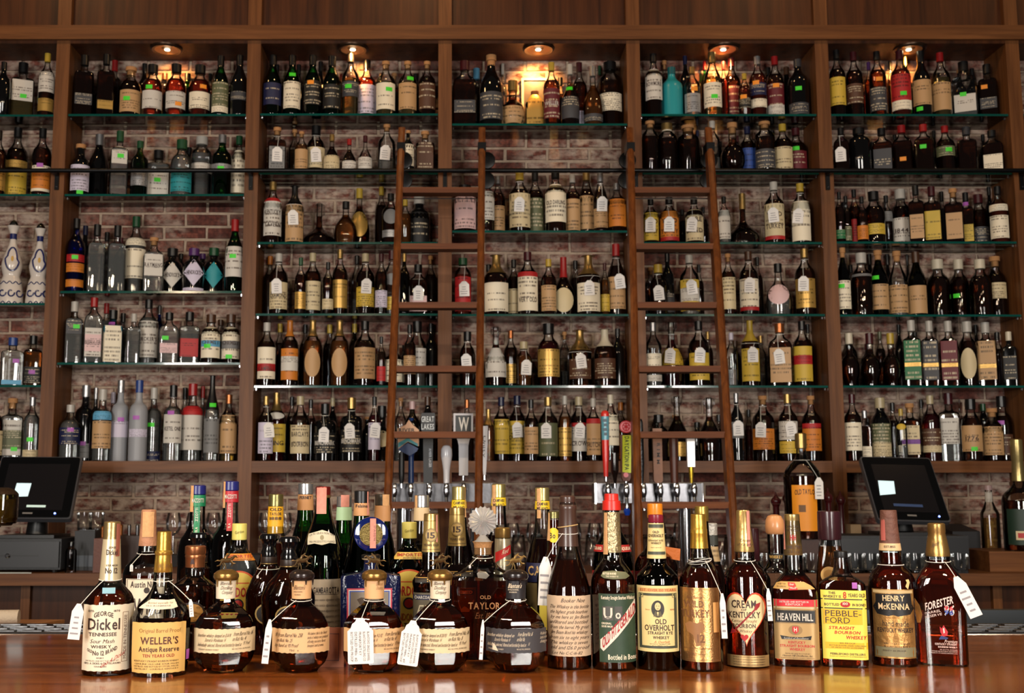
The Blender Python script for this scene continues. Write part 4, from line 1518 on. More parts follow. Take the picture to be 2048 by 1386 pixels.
    m.tube([tuple(cen + nrm * .04), (base[0], .16, max(.06, base[2] - .08)), (base[0], .15, .012)], [.045, .04, .05], 10, BLACKP)
    m.build('neck', parent=T)
    m = MB().box(base[0] - .12, base[0] + .12, .03, .25, .0005, .014, BLACKP)
    m.build('foot', parent=T, smooth=False)
    # cash drawer
    D = empty('cash_drawer', ((xa + xb) / 2, YD, ZC + .0005), 'black metal cash drawer under the %s till terminal' % ('left' if receipt == 'L' else 'right'), 'cash drawer')
    w = (xb - xa) / 2
    hd = zt_ - ZC
    dm = plain('drawer_black', (26, 27, 30), .45, bump=.2, bscale=300)
    m = MB()
    m.box(-w, w, .012, .29, .012, hd, dm)
    m.build('body', parent=D, smooth=False)
    m = MB()
    m.box(-w + .006, w - .006, 0, .012, .022, hd - .012, plain('drawer_face', (32, 33, 37), .4))
    fr = m.build('drawer_front', parent=D, smooth=False)
    m = MB()
    m.lathe([(0, .011), (.006, .011), (.01, .006)], 14, CHROME)
    k = m.build('lock', parent=fr, loc=(-w * .1 if receipt == 'L' else w * .6, 0, hd * .5))
    k.rotation_euler = (pi / 2, 0, 0)
    m = MB().box(-w * .45, w * .55, -.001, 0, hd * .5 - .003, hd * .5 + .003, BLACKP)
    m.build('slot', parent=fr, smooth=False)
    for sx in (-1, 1):
        for yy in (.03, .26):
            MB().lathe([(0, .012), (.012, .014)], 8, BLACKP).build('foot', parent=D, loc=(sx * (w - .03), yy, 0))
    return T


terminal('black touch screen till with lit note, leaning back at the left above a cash drawer', [(3, 912), (163, 914), (141, 1036), (-28, 1036)], (-70, 119, 1078), 'L')
terminal('black touch screen till with lit note, leaning back at the right below the sixth bay', [(1720, 912), (1868, 918), (1895, 1040), (1757, 1040)], (1668, 1942, 1072), 'R')


def boxthing(name, label, cat, px0, px1, pt, Y, depth, mat, zb=None, extra=None, slope=0):
    x0, x1 = at(px0, pt, Y)[0], at(px1, pt, Y)[0]
    z0 = ZC if zb is None else zb
    z1 = zat(pt, Y)
    z0 += .0005
    R = empty(name, ((x0 + x1) / 2, Y, z0), label, cat)
    w = (x1 - x0) / 2
    h = z1 - z0
    m = MB()
    m.hexa([(-w, 0, 0), (w, 0, 0), (w, depth, 0), (-w, depth, 0)], [(-w, 0, h), (w, 0, h), (w, depth, h + slope), (-w, depth, h + slope)], mat)
    m.build('body', parent=R, smooth=False)
    if extra:
        extra(R, w, h, depth)
    return R


def printer_bits(R, w, h, d):
    MB().box(-w * .9, w * .9, -.002, 0, h * .1, h * .38, plain('printer_panel', (60, 66, 76), .4)).build('front_panel', parent=R, smooth=False)
    MB().box(-w * .8, w * .8, .03, .05, h, h + .004, BLACKP).build('paper_slot', parent=R, smooth=False)


boxthing('receipt_printer', 'dark receipt printer standing between the left till and the wooden caddy', 'printer', 150, 190, 1062, 5.12, .2, plain('printer_black', (22, 22, 26), .5), extra=printer_bits)
caddy_m = plain('reddish_wood', (96, 48, 28), .5, bump=.2, bscale=80, var=.3)


def caddy(R, w, h, d):
    for dx in (-.6, -.1, .4):
        MB().lathe([(0, .007), (.045, .009), (.05, .005)], 10, STEEL if dx > -.5 else foil('a')).build('pen', parent=R, loc=(w * dx, d * .5, h))


boxthing('bar_caddy', 'small reddish wooden caddy behind the bottle with the cream neck label', 'caddy', 188, 216, 1077, 5.0, .16, caddy_m, extra=caddy)
boxthing('bar_caddy', 'long dark wooden caddy beside the receipt printer under the brick', 'caddy', 216, 282, 1072, 5.25, .2, plain('dark_box_wood', (50, 28, 20), .5), extra=caddy)
boxthing('receipt_printer', 'black receipt printer with sloping lid right of the right till screen', 'printer', 1905, 1960, 1063, 5.37, .2, plain('printer_black', (22, 22, 26), .5), extra=printer_bits, slope=.03)
boxthing('wooden_riser', 'low wooden riser under the green-labelled bottle at the right end', 'riser', 1978, 2075, 1103, 5.05, .3, OAK_H)
boxthing('card_box', 'small pale box left of the right till screen', 'box', 1701, 1722, 1049, 5.45, .08, plain('pale_card', (170, 140, 104), .7))
# papers on the left
q = at(20, 1138, 4.97)
pp = MB()
pp.hexa([(-.18, -.012, 0), (.10, -.012, 0), (.07, .012, 0), (-.18, .012, 0)], [(-.18, -.012, .004), (.10, -.012, .004), (.07, .012, .004), (-.18, .012, .004)], plain('paper_sheets', (180, 186, 180), .7))
o = pp.build('paper_stack', loc=(q[0], 4.965, ZC), smooth=False)
tag(o, 'few loose paper sheets on the counter edge under the left cash drawer', 'paper')
m = MB()
for k in range(4):
    m.box(-.09 + k * .012, .08 - k * .008, -.02 + k * .012, -.012 + k * .012, .0, .012 + .006 * k, CHROME)
o = m.build('bottle_openers', loc=(at(1890, 1136, 5.0)[0], 4.975, ZC), smooth=False)
tag(o, 'chrome opener and clip lying before the right cash drawer', 'opener')
# small clear bottle by the left drawer
Y = 5.02
bt = Bottle('dropper_bottle', 'small empty clear glass bottle beside the left cash drawer', 'bottle', None, 141, Y, [(1084, 5), (1090, 5), (1094, 6), (1100, 11), (1108, 12), (1140, 12)], ZC + .0005, (GL_CLEAR, None, 0, ''), seg=16)
bt.closure([(1083, 4), (1084, 5.5), (1090, 5.5)], GL_CLEAR, 'stopper')
# amber lantern on an arm at the left edge, standing on the ledge behind the bar
Y = 3.392
bt = Bottle('bar_lantern', 'olive amber glass jar lantern on an arm, cut off by the left picture edge', 'lantern', None, 2, Y, [(988, 33), (992, 33.5), (1034, 33.5), (1042, 32), (1047, 30)], zat(1047, Y), (thin('amber_jar_glass', (.50, .40, .16), 1.2), liquid('amber_wax', (.30, .22, .06), .5, rough=.2), .82, ''), seg=28)
TMET = plain('tarnished_metal', (60, 44, 30), .5, .7, bump=.6, bscale=120)
bt.closure([(975, 12), (979, 24), (985, 31), (989, 33.8)], TMET, 'lid')
r_ = bt.rmax
zf = BAR - .055 - bt.zb
MB().tube([(-r_ - .018, 0, zf + .006), (-r_ - .018, 0, -.003), (-r_ * .3, 0, -.006), (0, 0, -.006)], .005, 8, TMET).build('arm', parent=bt.root)
MB().lathe([(-.006, .03), (-.0005, .034)], 20, TMET).build('holder', parent=bt.root)
MB().lathe([(0, .032), (.006, .032), (.010, .015)], 20, TMET, c=(-r_ - .018, 0, zf + .0005)).build('foot', parent=bt.root)


# big yellow-labelled bottle on its wooden stand
Y = 5.16
zst = zat(1079, 5.10) + .001
boxthing('display_stand', 'dark wooden stand holding up the big orange-labelled bottle', 'stand', 1576, 1642, 1079, 5.10, .13, plain('dark_stand_wood', (60, 30, 20), .5, var=.3))
bt = Bottle('liquor_bottle', 'large dark bottle with big orange label and white tag on the wooden stand', 'bottle', None, 1609, Y,
            [(868, 9), (905, 10), (916, 13), (930, 26), (945, 36), (955, 38), (1070, 38), (1078, 36)], zst, 'A', fill=952, seg=28)
bt.closure([(866, 8), (868, 12), (896, 12), (898, 10)], capmat('g'), 'cap')
l = bt.patch(1587, 970, 1637, 1062, plain('orange_label', (240, 150, 28), .5), off=.001)
mb = MB()
bt.text(mb, 'OLD TAYLOR', 1593, 980, 1637, 990, (60, 30, 14), True, off=.0016, arc=2)
bt.patch(1600, 1010, 1614, 1024, ink((110, 70, 20)), off=.0014, mb=mb, nx=4, ny=2)
mb.build('lettering', parent=l)
bt.string_tag(920, 1642, 955, 16, 42)

# pepper mills either side of the stand
millm = plain('mahogany_lacquer', (74, 22, 26), .25, coat=.4)
mill = None
for n_, (px, tp, dY) in enumerate(((1556, 984, 5.30), (1579, 978, 5.45), (1661, 976, 5.40), (1686, 982, 5.50))):
    zb = ZC + .0005
    H = zat(tp, dY) - zb
    R = empty('pepper_mill', (at(px, 1120, dY)[0], dY, zb), 'tall dark red turned wooden mill, %s of the stand with the orange-labelled bottle' %
              ['outer left', 'inner left', 'inner right', 'outer right'][n_], 'pepper mill', 'turned mills round the bottle stand')
    r = .024
    MB().lathe(smooth_prof([(0, r * 1.2), (.02, r * 1.25), (H * .25, r * .8), (H * .5, r * .62), (H * .80, r * .60), (H * .84, r * .85)]), 18, millm).build('body', parent=R)
    MB().lathe(smooth_prof([(H * .843, r * .9), (H * .88, r * 1.0), (H * .91, r * .8), (H * .95, r * .3), (H, r * .08)]), 18, millm).build('head', parent=R)

# bottles at the right end
Y = 5.12
zr_ = zat(1103, 5.05) + .0005
bt = Bottle('liquor_bottle', 'dark bottle with gold neck foil and green label on the wooden riser, right edge', 'bottle', None, 2046, Y,
            [(880, 10), (965, 12), (975, 18), (990, 34), (1005, 38), (1095, 38), (1102, 36)], zr_, 'A', fill=1000, seg=28)
bt.closure([(878, 9), (880, 13), (918, 13), (920, 12), (962, 14)], foil((200, 176, 110)), 'capsule')
l = bt.patch(2018, 1018, 2074, 1090, plain('dark_green_label', (26, 48, 36), .5), off=.001)
mb = MB()
bt.patch(2034, 1062, 2060, 1080, ink('c'), off=.0014, mb=mb, nx=5, ny=2)
bt.patch(2038, 1066, 2060, 1076, ink('r'), off=.0018, mb=mb, nx=5, ny=2)
mb.build('lettering', parent=l)
bt = Bottle('liquor_bottle', 'slim clear bottle with white neck and pink cap beside the right printer', 'bottle', None, 1985, 5.47,
            [(972, 7), (1000, 8), (1012, 12), (1030, 20), (1120, 20)], ZC + .0005, 'G', seg=18)
bt.closure([(970, 6), (971, 8), (980, 8)], capmat('f'), 'cap')
bt.patch(1978, 984, 1992, 1004, paper('w'), 'neck_label', nx=6)

# ---------------------------------------------------------------- beer taps
def tap_tower(label, x0, x1, y0, y1, faucets):
    Y = 5.06
    xa, xb = at(x0, y0, Y)[0], at(x1, y0, Y)[0]
    z1, z0 = zat(y0, Y), zat(y1, Y)
    T = empty('tap_tower', ((xa + xb) / 2, Y, ZC), label, 'beer tap tower', 'chrome beer tap towers')
    w = (xb - xa) / 2
    a, b = z0 - ZC, z1 - ZC
    cm_ = plain('tower_steel', (112, 112, 116), .32, 1.0, bump=.25, bscale=30)
    MB().box(-w, w, 0, .10, a, b, cm_).build('bridge', parent=T, smooth=False)
    for s in (-1, 1):
        MB().box(s * w - (.008 if s > 0 else 0), s * w + (.008 if s < 0 else 0), -.004, .0, a - .004, b + .002, plain('polished_edge', (220, 220, 224), .15, 1.0)).build('edge_trim', parent=T, smooth=False)
        MB().lathe([(0, .045), (.012, .045), (.014, .034), (a, .034)], 18, CHROME).build('column', parent=T, loc=(s * w * .7, .05, 0))
    for fx in faucets:
        X = at(fx, y0, Y)[0] - T.location[0]
        m = MB()
        zc = (a + b) / 2 + .01
        m.tube([(X, 0, zc), (X, -.03, zc), (X, -.05, zc + .004)], [.016, .016, .013], 12, CHROME)
        m.tube([(X, -.05, zc + .035), (X, -.05, zc + .012), (X, -.052, zc - .012), (X, -.055, zc - .03)], [.009, .016, .014, .008], 12, CHROME)
        m.tube([(X, -.052, zc - .02), (X, -.062, zc - .06), (X, -.062, zc - .085)], [.009, .008, .0085], 10, CHROME)
        m.build('faucet', parent=T)
    return T, Y


TL, YT = tap_tower('chrome beer tap bridge with five faucets, seen through the left ladder', 776, 985, 967, 1006, [790, 822, 859, 893, 927])
TR, _ = tap_tower('chrome beer tap bridge with six faucets, right of the middle bay', 1189, 1406, 967, 1006, [1213, 1249, 1283, 1316, 1349, 1383])
YH = YT - .05


def handle(label, px, rows, mat, shape='round', w2=None, bottom=None):
    """rows: [(row, half width)] top to bottom; round lathe or flat board"""
    zb = zat(rows[-1][0], YH)
    X = at(px, rows[-1][0], YH)[0]
    R = empty('beer_tap', (X, YH, zb), label, 'tap handle', 'handles on the beer taps')
    pr = sorted([(zat(r, YH) - zb, h * tsc(r, YH)) for r, h in rows])
    if shape == 'round':
        MB().lathe(smooth_prof(pr), 20, mat).build('grip', parent=R)
    else:
        m = MB()
        d = w2 or .012
        vs, fs = [], []
        for z, r in pr:
            vs += [(-r, -d, z), (r, -d, z), (r, d, z), (-r, d, z)]
        for i in range(len(pr) - 1):
            for k in range(4):
                fs.append((i * 4 + k, i * 4 + (k + 1) % 4, (i + 1) * 4 + (k + 1) % 4, (i + 1) * 4 + k))
        fs += [(3, 2, 1, 0), tuple(range(len(pr) * 4 - 4, len(pr) * 4))]
        m.add(vs, fs, mat)
        m.build('grip', parent=R, smooth=False)
    m = MB().lathe([(-.022, .008), (-.002, .008), (0, .006)], 10, CHROME)
    m.build('ferrule', parent=R)
    return R


def flat(R, name, pts, mat, d):
    """pts in picture px at the handle's plane, d metres in front"""
    o = R.location
    q = [at(a, b, YH) for a, b in pts]
    m = MB()
    m.add([(p[0] - o[0], -d, p[2] - o[2]) for p in q], [tuple(range(len(q)))], mat)
    m.add([(p[0] - o[0], -d + .003, p[2] - o[2]) for p in q], [tuple(range(len(q)))[::-1]], mat)
    return m.build(name, parent=R, smooth=False)


def flat_text(R, parent, st, x0, y0, x1, y1, col, d, bold=True, vert=0):
    o = R.location
    V, Fc = text_geo(st, bold)
    vs = []
    for a, b in V:
        if vert:
            fx, fy = x0 + (x1 - x0) * b, y0 + (y1 - y0) * a      # reading downwards
        else:
            fx, fy = x0 + (x1 - x0) * a, y1 - (y1 - y0) * b
        p = at(fx, fy, YH)
        vs.append((p[0] - o[0], -d, p[2] - o[2]))
    if vert:
        Fc = [f[::-1] for f in Fc]
    m = MB()
    m.add(vs, Fc, ink(col))
    return m.build('lettering', parent=parent, smooth=False)


TANW = plain('pale_wood', (196, 150, 116), .5)
NAVY = plain('navy_paint', (22, 48, 96), .35)
WHT = plain('white_enamel', (206, 204, 208), .25, coat=.5)
# a tan, teal and navy shield with blue stem
R = handle('tan handle with teal chevron and navy stem, leftmost on the left tap bridge', 822, [(900, 9), (915, 5.5), (966, 6)], NAVY)
for nm, pts, mt, d in (('head', [(795, 858), (812, 850), (818, 840), (826, 850), (838, 860), (838, 893), (816, 884), (797, 898)], TANW, .020),
                       ('teal_chevron', [(797, 886), (816, 876), (836, 888), (836, 893), (816, 883), (797, 896)], plain('teal_paint', (52, 140, 150), .4), .0215),
                       ('navy_chevron', [(797, 898), (816, 886), (837, 897), (834, 903), (820, 912), (800, 902)], NAVY, .021)):
    g_ = flat(R, nm, pts, mt, d)
    if nm == 'head':
        flat_text(R, g_, 'RIVER', 798, 857, 830, 864, (50, 34, 26), .0225)
MB().lathe([(0, .008), (.012, .012), (.016, .004)], 12, NAVY).build('finial', parent=R, loc=(0, 0, zat(842, YH) - R.location[2]))
R = handle('narrow pair of steel-tipped black rods left of the navy handle', 803, [(905, 6), (950, 6), (966, 4)], BLACKP)
R = handle('black board handle reading great lakes, second of the big handles from the left', 856, [(826, 13), (832, 14), (860, 14), (866, 10), (966, 9)], plain('black_board', (16, 17, 20), .35), 'flat', .009)
flat_text(R, R, 'GREAT', 843, 833, 868, 844, (200, 204, 206), .0105)
flat_text(R, R, 'LAKES', 843, 848, 868, 859, (200, 204, 206), .0105)
flat_text(R, R, 'AMBER LAGER', 858, 897, 863, 935, (170, 174, 180), .0105, vert=1)
R = handle('short white pear-shaped ceramic handle', 893, [(890, 2), (892, 7), (900, 11), (910, 11.5), (925, 9), (945, 6.5), (966, 6)], WHT)
R = handle('white handle topped by a black square sign with a white W', 927, [(868, 17), (872, 17), (880, 12), (892, 9.5), (951, 9)], WHT, 'flat', .013)
g_ = flat(R, 'sign_frame', [(907, 827), (946, 827), (946, 868), (907, 868)], WHT, .010)
g2 = flat(R, 'sign', [(911, 831), (942, 831), (942, 866), (911, 866)], plain('sign_black', (14, 22, 22), .4), .0115)
flat_text(R, g2, 'W', 917, 835, 938, 861, 'w', .013)
R = handle('tilted long white tap handle with black scribble right of the left ladder', 969, [(852, 7), (862, 7), (930, 4), (950, 2.5)], WHT, 'flat', .010)
flat_text(R, R, 'Unity', 966, 872, 971, 915, (30, 30, 34), .0115, False, vert=1)
# right bridge
REDP = plain('red_enamel', (206, 44, 36), .3, coat=.4)
R = handle('red and light blue rounded handle leaning at the left of the right tap bridge', 1212, [(880, 7.5), (900, 7), (945, 5), (953, 4.5)], REDP)
o = R.location
zc = zat(880, YH) - o[2]
MB().lathe([(zc, 7.5 * .00223), (zat(833, YH) - o[2], 8 * .00223)], 18, plain('light_blue_enamel', (96, 160, 178), .3, coat=.4)).build('blue_sleeve', parent=R)
z1 = zat(833, YH) - o[2]
MB().lathe(smooth_prof([(z1, 8.2 * .00223), (z1 + .012, 8.2 * .00223), (z1 + .024, 5.5 * .00223), (z1 + .028, .002)]), 18, REDP).build('red_cap', parent=R)
q = MB()
for k in range(4):
    q.box(-.012 + .004 * (k % 2), .006, -8.3 * .00223, -8.1 * .00223, z1 - .025 - k * .02, z1 - .012 - k * .02, plain('dark_teal_paint', (24, 60, 76), .4))
q.build('painted_marks', parent=R, smooth=False)['kind'] = 'stuff'
R = handle('dark glass-like brown handle between the red and the lime handles', 1230, [(906, 8), (940, 8), (952, 5), (966, 3)], plain('dark_brown_gloss', (26, 18, 16), .12, coat=.6))
R = handle('lime green handle with red round badge reading daycation ipa', 1252, [(870, 10), (880, 10), (955, 9), (962, 6)], plain('brown_board', (96, 50, 36), .5), 'flat', .011)
g_ = flat(R, 'lime_panel', [(1244, 871), (1262, 871), (1261, 946), (1244, 944)], plain('lime_paint', (196, 208, 32), .45), .0125)
flat_text(R, g_, 'DAYCATION IPA', 1248.5, 873, 1257, 940, (40, 60, 20), .014, vert=1)
m = MB().lathe([(-.012, .028), (.012, .028)], 24, plain('badge_red', (190, 26, 44), .4))
bd = m.build('round_badge', parent=R, loc=(at(1251, 854, YH)[0] - R.location[0], -.004, zat(854, YH) - R.location[2]))
bd.rotation_euler = (pi / 2, 0, 0)
m = MB()
m.lathe([(.0125, .0235), (.0135, .0235)], 24, plain('badge_pink', (226, 130, 140), .4))
m.lathe([(.0136, .019), (.0142, .019)], 24, plain('badge_red', (190, 26, 44), .4))
for k in range(6):
    a = k * pi / 3
    m.lathe([(.0143, .0045), (.0148, .0045)], 8, plain('badge_pink', (226, 130, 140), .4), c=(.011 * cos(a), .011 * sin(a), 0))
m.build('badge_print', parent=bd)
m = MB().lathe([(0, .011), (.001, .011)], 16, plain('badge_pink', (226, 130, 140), .4))
x = m.build('small_badge', parent=R, loc=(at(1251, 950, YH)[0] - R.location[0], -.0135, zat(950, YH) - R.location[2]))
x.rotation_euler = (pi / 2, 0, 0)
R = handle('black knobbly twisted handle just right of the lime handle', 1283, [(838, 3), (845, 5), (880, 6), (920, 6.5), (966, 4)], plain('knobbly_black', (26, 30, 34), .3, bump=1.0, bscale=60))
R = handle('flat tan wooden handle with dark letters running down', 1316, [(857, 9), (962, 9), (966, 5)], plain('tan_wood', (134, 88, 60), .5, var=.25, bscale=40), 'flat', .011)
flat_text(R, R, 'R I M M', 1313, 886, 1319, 928, (50, 30, 20), .0125, vert=1)
R = handle('dark brown round wooden handle with metal disc behind the second ladder tread', 1349, [(872, 8), (884, 9), (966, 7.5)], plain('walnut_handle', (78, 40, 28), .4, var=.3))
R = handle('white rectangular handle with gold tip, rightmost on the right tap bridge', 1382, [(877, 8), (934, 7.5)], WHT, 'flat', .011)
m = MB().lathe([(zat(966, YH) - R.location[2] + .0, .007), (-.02, .011), (0, .011)], 14, foil((214, 176, 40)))
m.build('gold_tip', parent=R)
m = MB().lathe([(0, .010), (.018, .016), (.03, .010)], 12, plain('blue_cap', (20, 70, 190), .4))
o = m.build('drain_plug', loc=(at(1250, 1022, YH)[0], YH - .01, zat(1030, YH)))
o.parent = TR
o.location = (at(1250, 1022, YH)[0] - TR.location[0], -.11, zat(1030, YH) - ZC)

# ---------------------------------------------------------------- glassware on the back counter
GW = thin('stemware_glass', (.93, .94, .94), .9, .08)


def glass_proto(kind):
    if kind == 'wine':
        R = empty('wine_glass', (0, 0, 0))
        MB().lathe(smooth_prof([(.085, .004), (.095, .018), (.12, .034), (.15, .036), (.195, .028)]), 18, GW, top=False).build('bowl', parent=R)
        MB().lathe([(.004, .0045), (.086, .0035)], 8, GW).build('stem', parent=R)
        MB().lathe([(0, .031), (.002, .031), (.005, .006)], 18, GW).build('foot', parent=R)
    elif kind == 'tumbler':
        R = empty('rocks_glass', (0, 0, 0))
        MB().lathe([(0, .030), (.003, .032), (.082, .036)], 20, GW, top=False).build('bowl', parent=R)
        MB().lathe([(.001, .029), (.012, .030)], 20, thin('thick_base', (.75, .78, .78), 2.0)).build('thick_base', parent=R)
    else:
        R = empty('pint_glass', (0, 0, 0))
        MB().lathe([(0, .028), (.003, .030), (.145, .042)], 20, GW, top=False).build('bowl', parent=R)
        MB().lathe([(.001, .026), (.012, .028)], 20, thin('thick_base', (.75, .78, .78), 2.0)).build('thick_base', parent=R)
    return R


PROTO = {}


def put_glass(kind, px, Y, z, label, group, flip=False):
    if kind not in PROTO:
        R = PROTO[kind] = glass_proto(kind)
        kids = list(R.children)
    else:
        src = PROTO[kind]
        R = src.copy()
        COL.objects.link(R)
        for ch in src.children:
            c = ch.copy()
            COL.objects.link(c)
            c.parent = R
    R.location = (at(px, 1120, Y)[0], Y, z + .0005)
    tag(R, label, 'glass', group)
    if flip:
        R.location[2] += .195 if kind == 'wine' else (.082 if kind == 'tumbler' else .145)
        R.rotation_euler = (pi, 0, 0)
    return R


ORDX = ORD + ['fifteenth', 'sixteenth', 'seventeenth']
for k in range(17):
    put_glass('tumbler', 1448 + k * 29.5, 5.0 if k < 8 else 4.985, ZC, 'clear rocks glass, %s from the left along the counter edge' % ORDX[k], 'rocks glasses along the counter edge')
for k in range(14):
    put_glass('pint', 1000 + k * 37, 5.50, ZC, 'upturned pint glass, %s from the left at the back of the counter' % ORDX[k], 'upturned pint glasses at the back of the counter', True)
for k in range(10):
    put_glass('wine', 985 + k * 41 if k < 7 else 1320 + (k - 7) * 42, 5.64, ZC, 'stemmed wine glass against the brick, %s from the left behind the pint glasses' % ORDX[k], 'wine glasses behind the pint glasses')
    if k % 2 == 0:
        put_glass('pint', 1295 + k * 21, 5.30, ZC, 'clear pint glass below the right beer taps, %s from the left' % ORDX[k // 2], 'pint glasses below the right taps', True)
for k, px in enumerate((345, 385, 425, 530, 568, 608)):
    put_glass('wine', px, 5.45, ZC + .055, 'stemmed wine glass on the low dark rack, %s from the left' % ORDX[k], 'wine glasses left of the middle')
m = MB().box(-.38, .62, -.08, .1, 0.0005, .054, plain('dark_mat', (30, 26, 26), .8))
o = m.build('glass_rack', loc=(at(460, 1120, 5.45)[0], 5.45, ZC), smooth=False)
tag(o, 'low dark rack under the stemmed glasses left of the middle', 'rack')
zpr = zat(1062, 5.12)
for k, px in enumerate((164, 180)):
    put_glass('tumbler', px + 2 + k * 8, 5.22, zpr, 'small clear glass standing on the left receipt printer, %s one' % ('nearer the till' if k == 0 else 'nearer the caddy'), 'glasses on the receipt printer')
m = MB().lathe([(0, .03), (.10, .037), (.105, .038)], 20, STEEL)
o = m.build('steel_shaker', loc=(at(822, 1100, 5.02)[0], 5.02, ZC + .0005))
o.scale = (1, 1, 1.3)
tag(o, 'plain steel shaker cup behind the navy square bottle', 'shaker')
# ---------------------------------------------------------------- the bottles on the bar, front row
WH = liquid('bar_whiskey', (0.30, 0.050, 0.012), .05)
WHR = liquid('bar_red_whiskey', (0.42, 0.045, 0.012), .05)
WHD = liquid('bar_dark_whiskey', (0.10, 0.022, 0.010), .05)
AMB = liquid('bar_amber', (0.62, 0.22, 0.05), .05)
BLK = liquid('black_amaro', (0.03, 0.015, 0.012), .05)
VGR = thin('vermouth_green_glass', (0.08, 0.36, 0.07), 1.0)
GRN_D = liquid('green_bottle_wine', (0.012, 0.03, 0.012), .05)
CLR = thin('clear_glass', (0.93, 0.94, 0.93))
PK = (60, 42, 34)


def fb(label, cx, prof, base=None, Y=None, g=CLR, liq=WH, fill=None, D=None, p=2, seg=40, facet=0, cat='bottle', per=5, xrow=None):
    hw = max(h for r, h in prof)
    if Y is not None and Y + hw * Y / F > YB - .004:
        Y = (YB - .004) / (1 + hw / F)
    if Y is None:
        Yf = ground(base, BAR)
        d = min(hw, D) if D else hw
        Y = Yf + d * Yf / F * 1.0
    else:
        base = PY - F * math.tan(math.atan2(BAR - HC, Y) - TH)
    prof = [q for q in prof if q[0] < base - 5] + [(base - 3, prof[-1][1]), (base, prof[-1][1] * .95)]
    return Bottle('decanter' if cat == 'decanter' else 'liquor_bottle', label, cat, 'old bottles lined up on the bar', cx, Y, prof, BAR + .0004, (g, liq, .7, ''), fill=fill, D=D, p=p, seg=seg, facet=facet, per=per, xrow=xrow or (prof[0][0] + base) / 2)


def L(bt, x0, y0, x1, y1, mat, name='label', edge=None, nx=16, off=.0008, ny=8):
    return bt.patch(x0, y0, x1, y1, mat, name, off=off, nx=nx, ny=ny, edge=edge)


def pr(bt, parent, items, name='lettering', off=.0013):
    mb = MB()
    for it in items:
        k = it[0]
        if k == 'T':      # text: str x0 y0 x1 y1 col opts
            _, st, x0, y0, x1, y1, c = it[:7]
            o = it[7] if len(it) > 7 else {}
            bt.text(mb, st, x0, y0, x1, y1, c, o.get('b', True), o.get('arc', 0), o.get('sh', 0), o.get('rot', 0), o.get('off', off), o.get('v', 0))
        elif k == 'R':    # rectangle
            _, x0, y0, x1, y1, c = it[:6]
            bt.patch(x0, y0, x1, y1, it[7] if len(it) > 7 else ink(c), off=it[6] if len(it) > 6 else off - .0002, nx=10, ny=2, mb=mb)
        elif k == 'S':    # shape
            bt.shape(it[1], ink(it[2]) if not hasattr(it[2], 'name') else it[2], mb, off=it[3] if len(it) > 3 else off - .0002)
        elif k == 'F':    # frame x0 y0 x1 y1 thickness col
            _, x0, y0, x1, y1, t, c = it
            for q in ((x0, y0, x1, y0 + t), (x0, y1 - t, x1, y1), (x0, y0, x0 + t, y1), (x1 - t, y0, x1, y1)):
                bt.patch(*q, ink(c), off=off, nx=8, ny=2, mb=mb)
    return mb.build(name, parent=parent)


def strip(bt, x0, y0, x1, y1, mat, name='tax_strip', **k):
    return bt.patch(x0, y0, x1, y1, mat, name, off=.0022, nx=5, ny=6)


PINK = plain('pink_tax_paper', (206, 138, 122), .7, bump=.2, bscale=120, var=.2)
TANP = plain('tan_tax_paper', (206, 158, 108), .7, bump=.3, bscale=120, var=.2)
CREAM = plain('cream_label', (232, 218, 192), .55)
YTAN = plain('yellow_tan_label', (222, 180, 104), .55)
GOLDF = foil((214, 172, 86))
GOLDP = foil((196, 160, 100))
BRASS = plain('brass_label', (196, 150, 96), .3, .9, bump=.15, bscale=300)


def ell(cx, cy, rx, ry, n=24):
    return [(cx + rx * cos(2 * pi * k / n), cy + ry * sin(2 * pi * k / n)) for k in range(n)]


# 1 ------------------------------------------------ cream label, tall cream and gold neck
b = fb('tall amber bottle with cream label reading Dickel and long cream neck, leftmost on the bar', 219,
       [(1045, 16), (1078, 17), (1150, 20), (1163, 23), (1175, 33), (1190, 46), (1205, 50.5), (1345, 50.5)], 1354, liq=WH, fill=1176)
b.closure([(1043, 15), (1045, 17), (1074, 17.2), (1078, 17.6)], foil((196, 164, 104)), 'cap')
c = b.closure([(1078, 17.8), (1160, 22.5), (1161, 21)], plain('cream_neck_foil', (214, 200, 164), .3, .35), 'neck_sleeve')
pr(b, c, [('T', 'GEORGE', 212, 1094, 228, 1098, PK), ('T', 'Dickel', 209, 1100, 232, 1111, PK), ('T', 'SOUR MASH', 209, 1130, 233, 1134, PK), ('T', 'No 12', 208, 1137, 233, 1148, PK)], off=.0028)
strip(b, 228, 1048, 236, 1114, plain('red_brown_strip', (150, 84, 66), .6))
l = L(b, 168, 1209, 270, 1341, CREAM, edge=.0005)
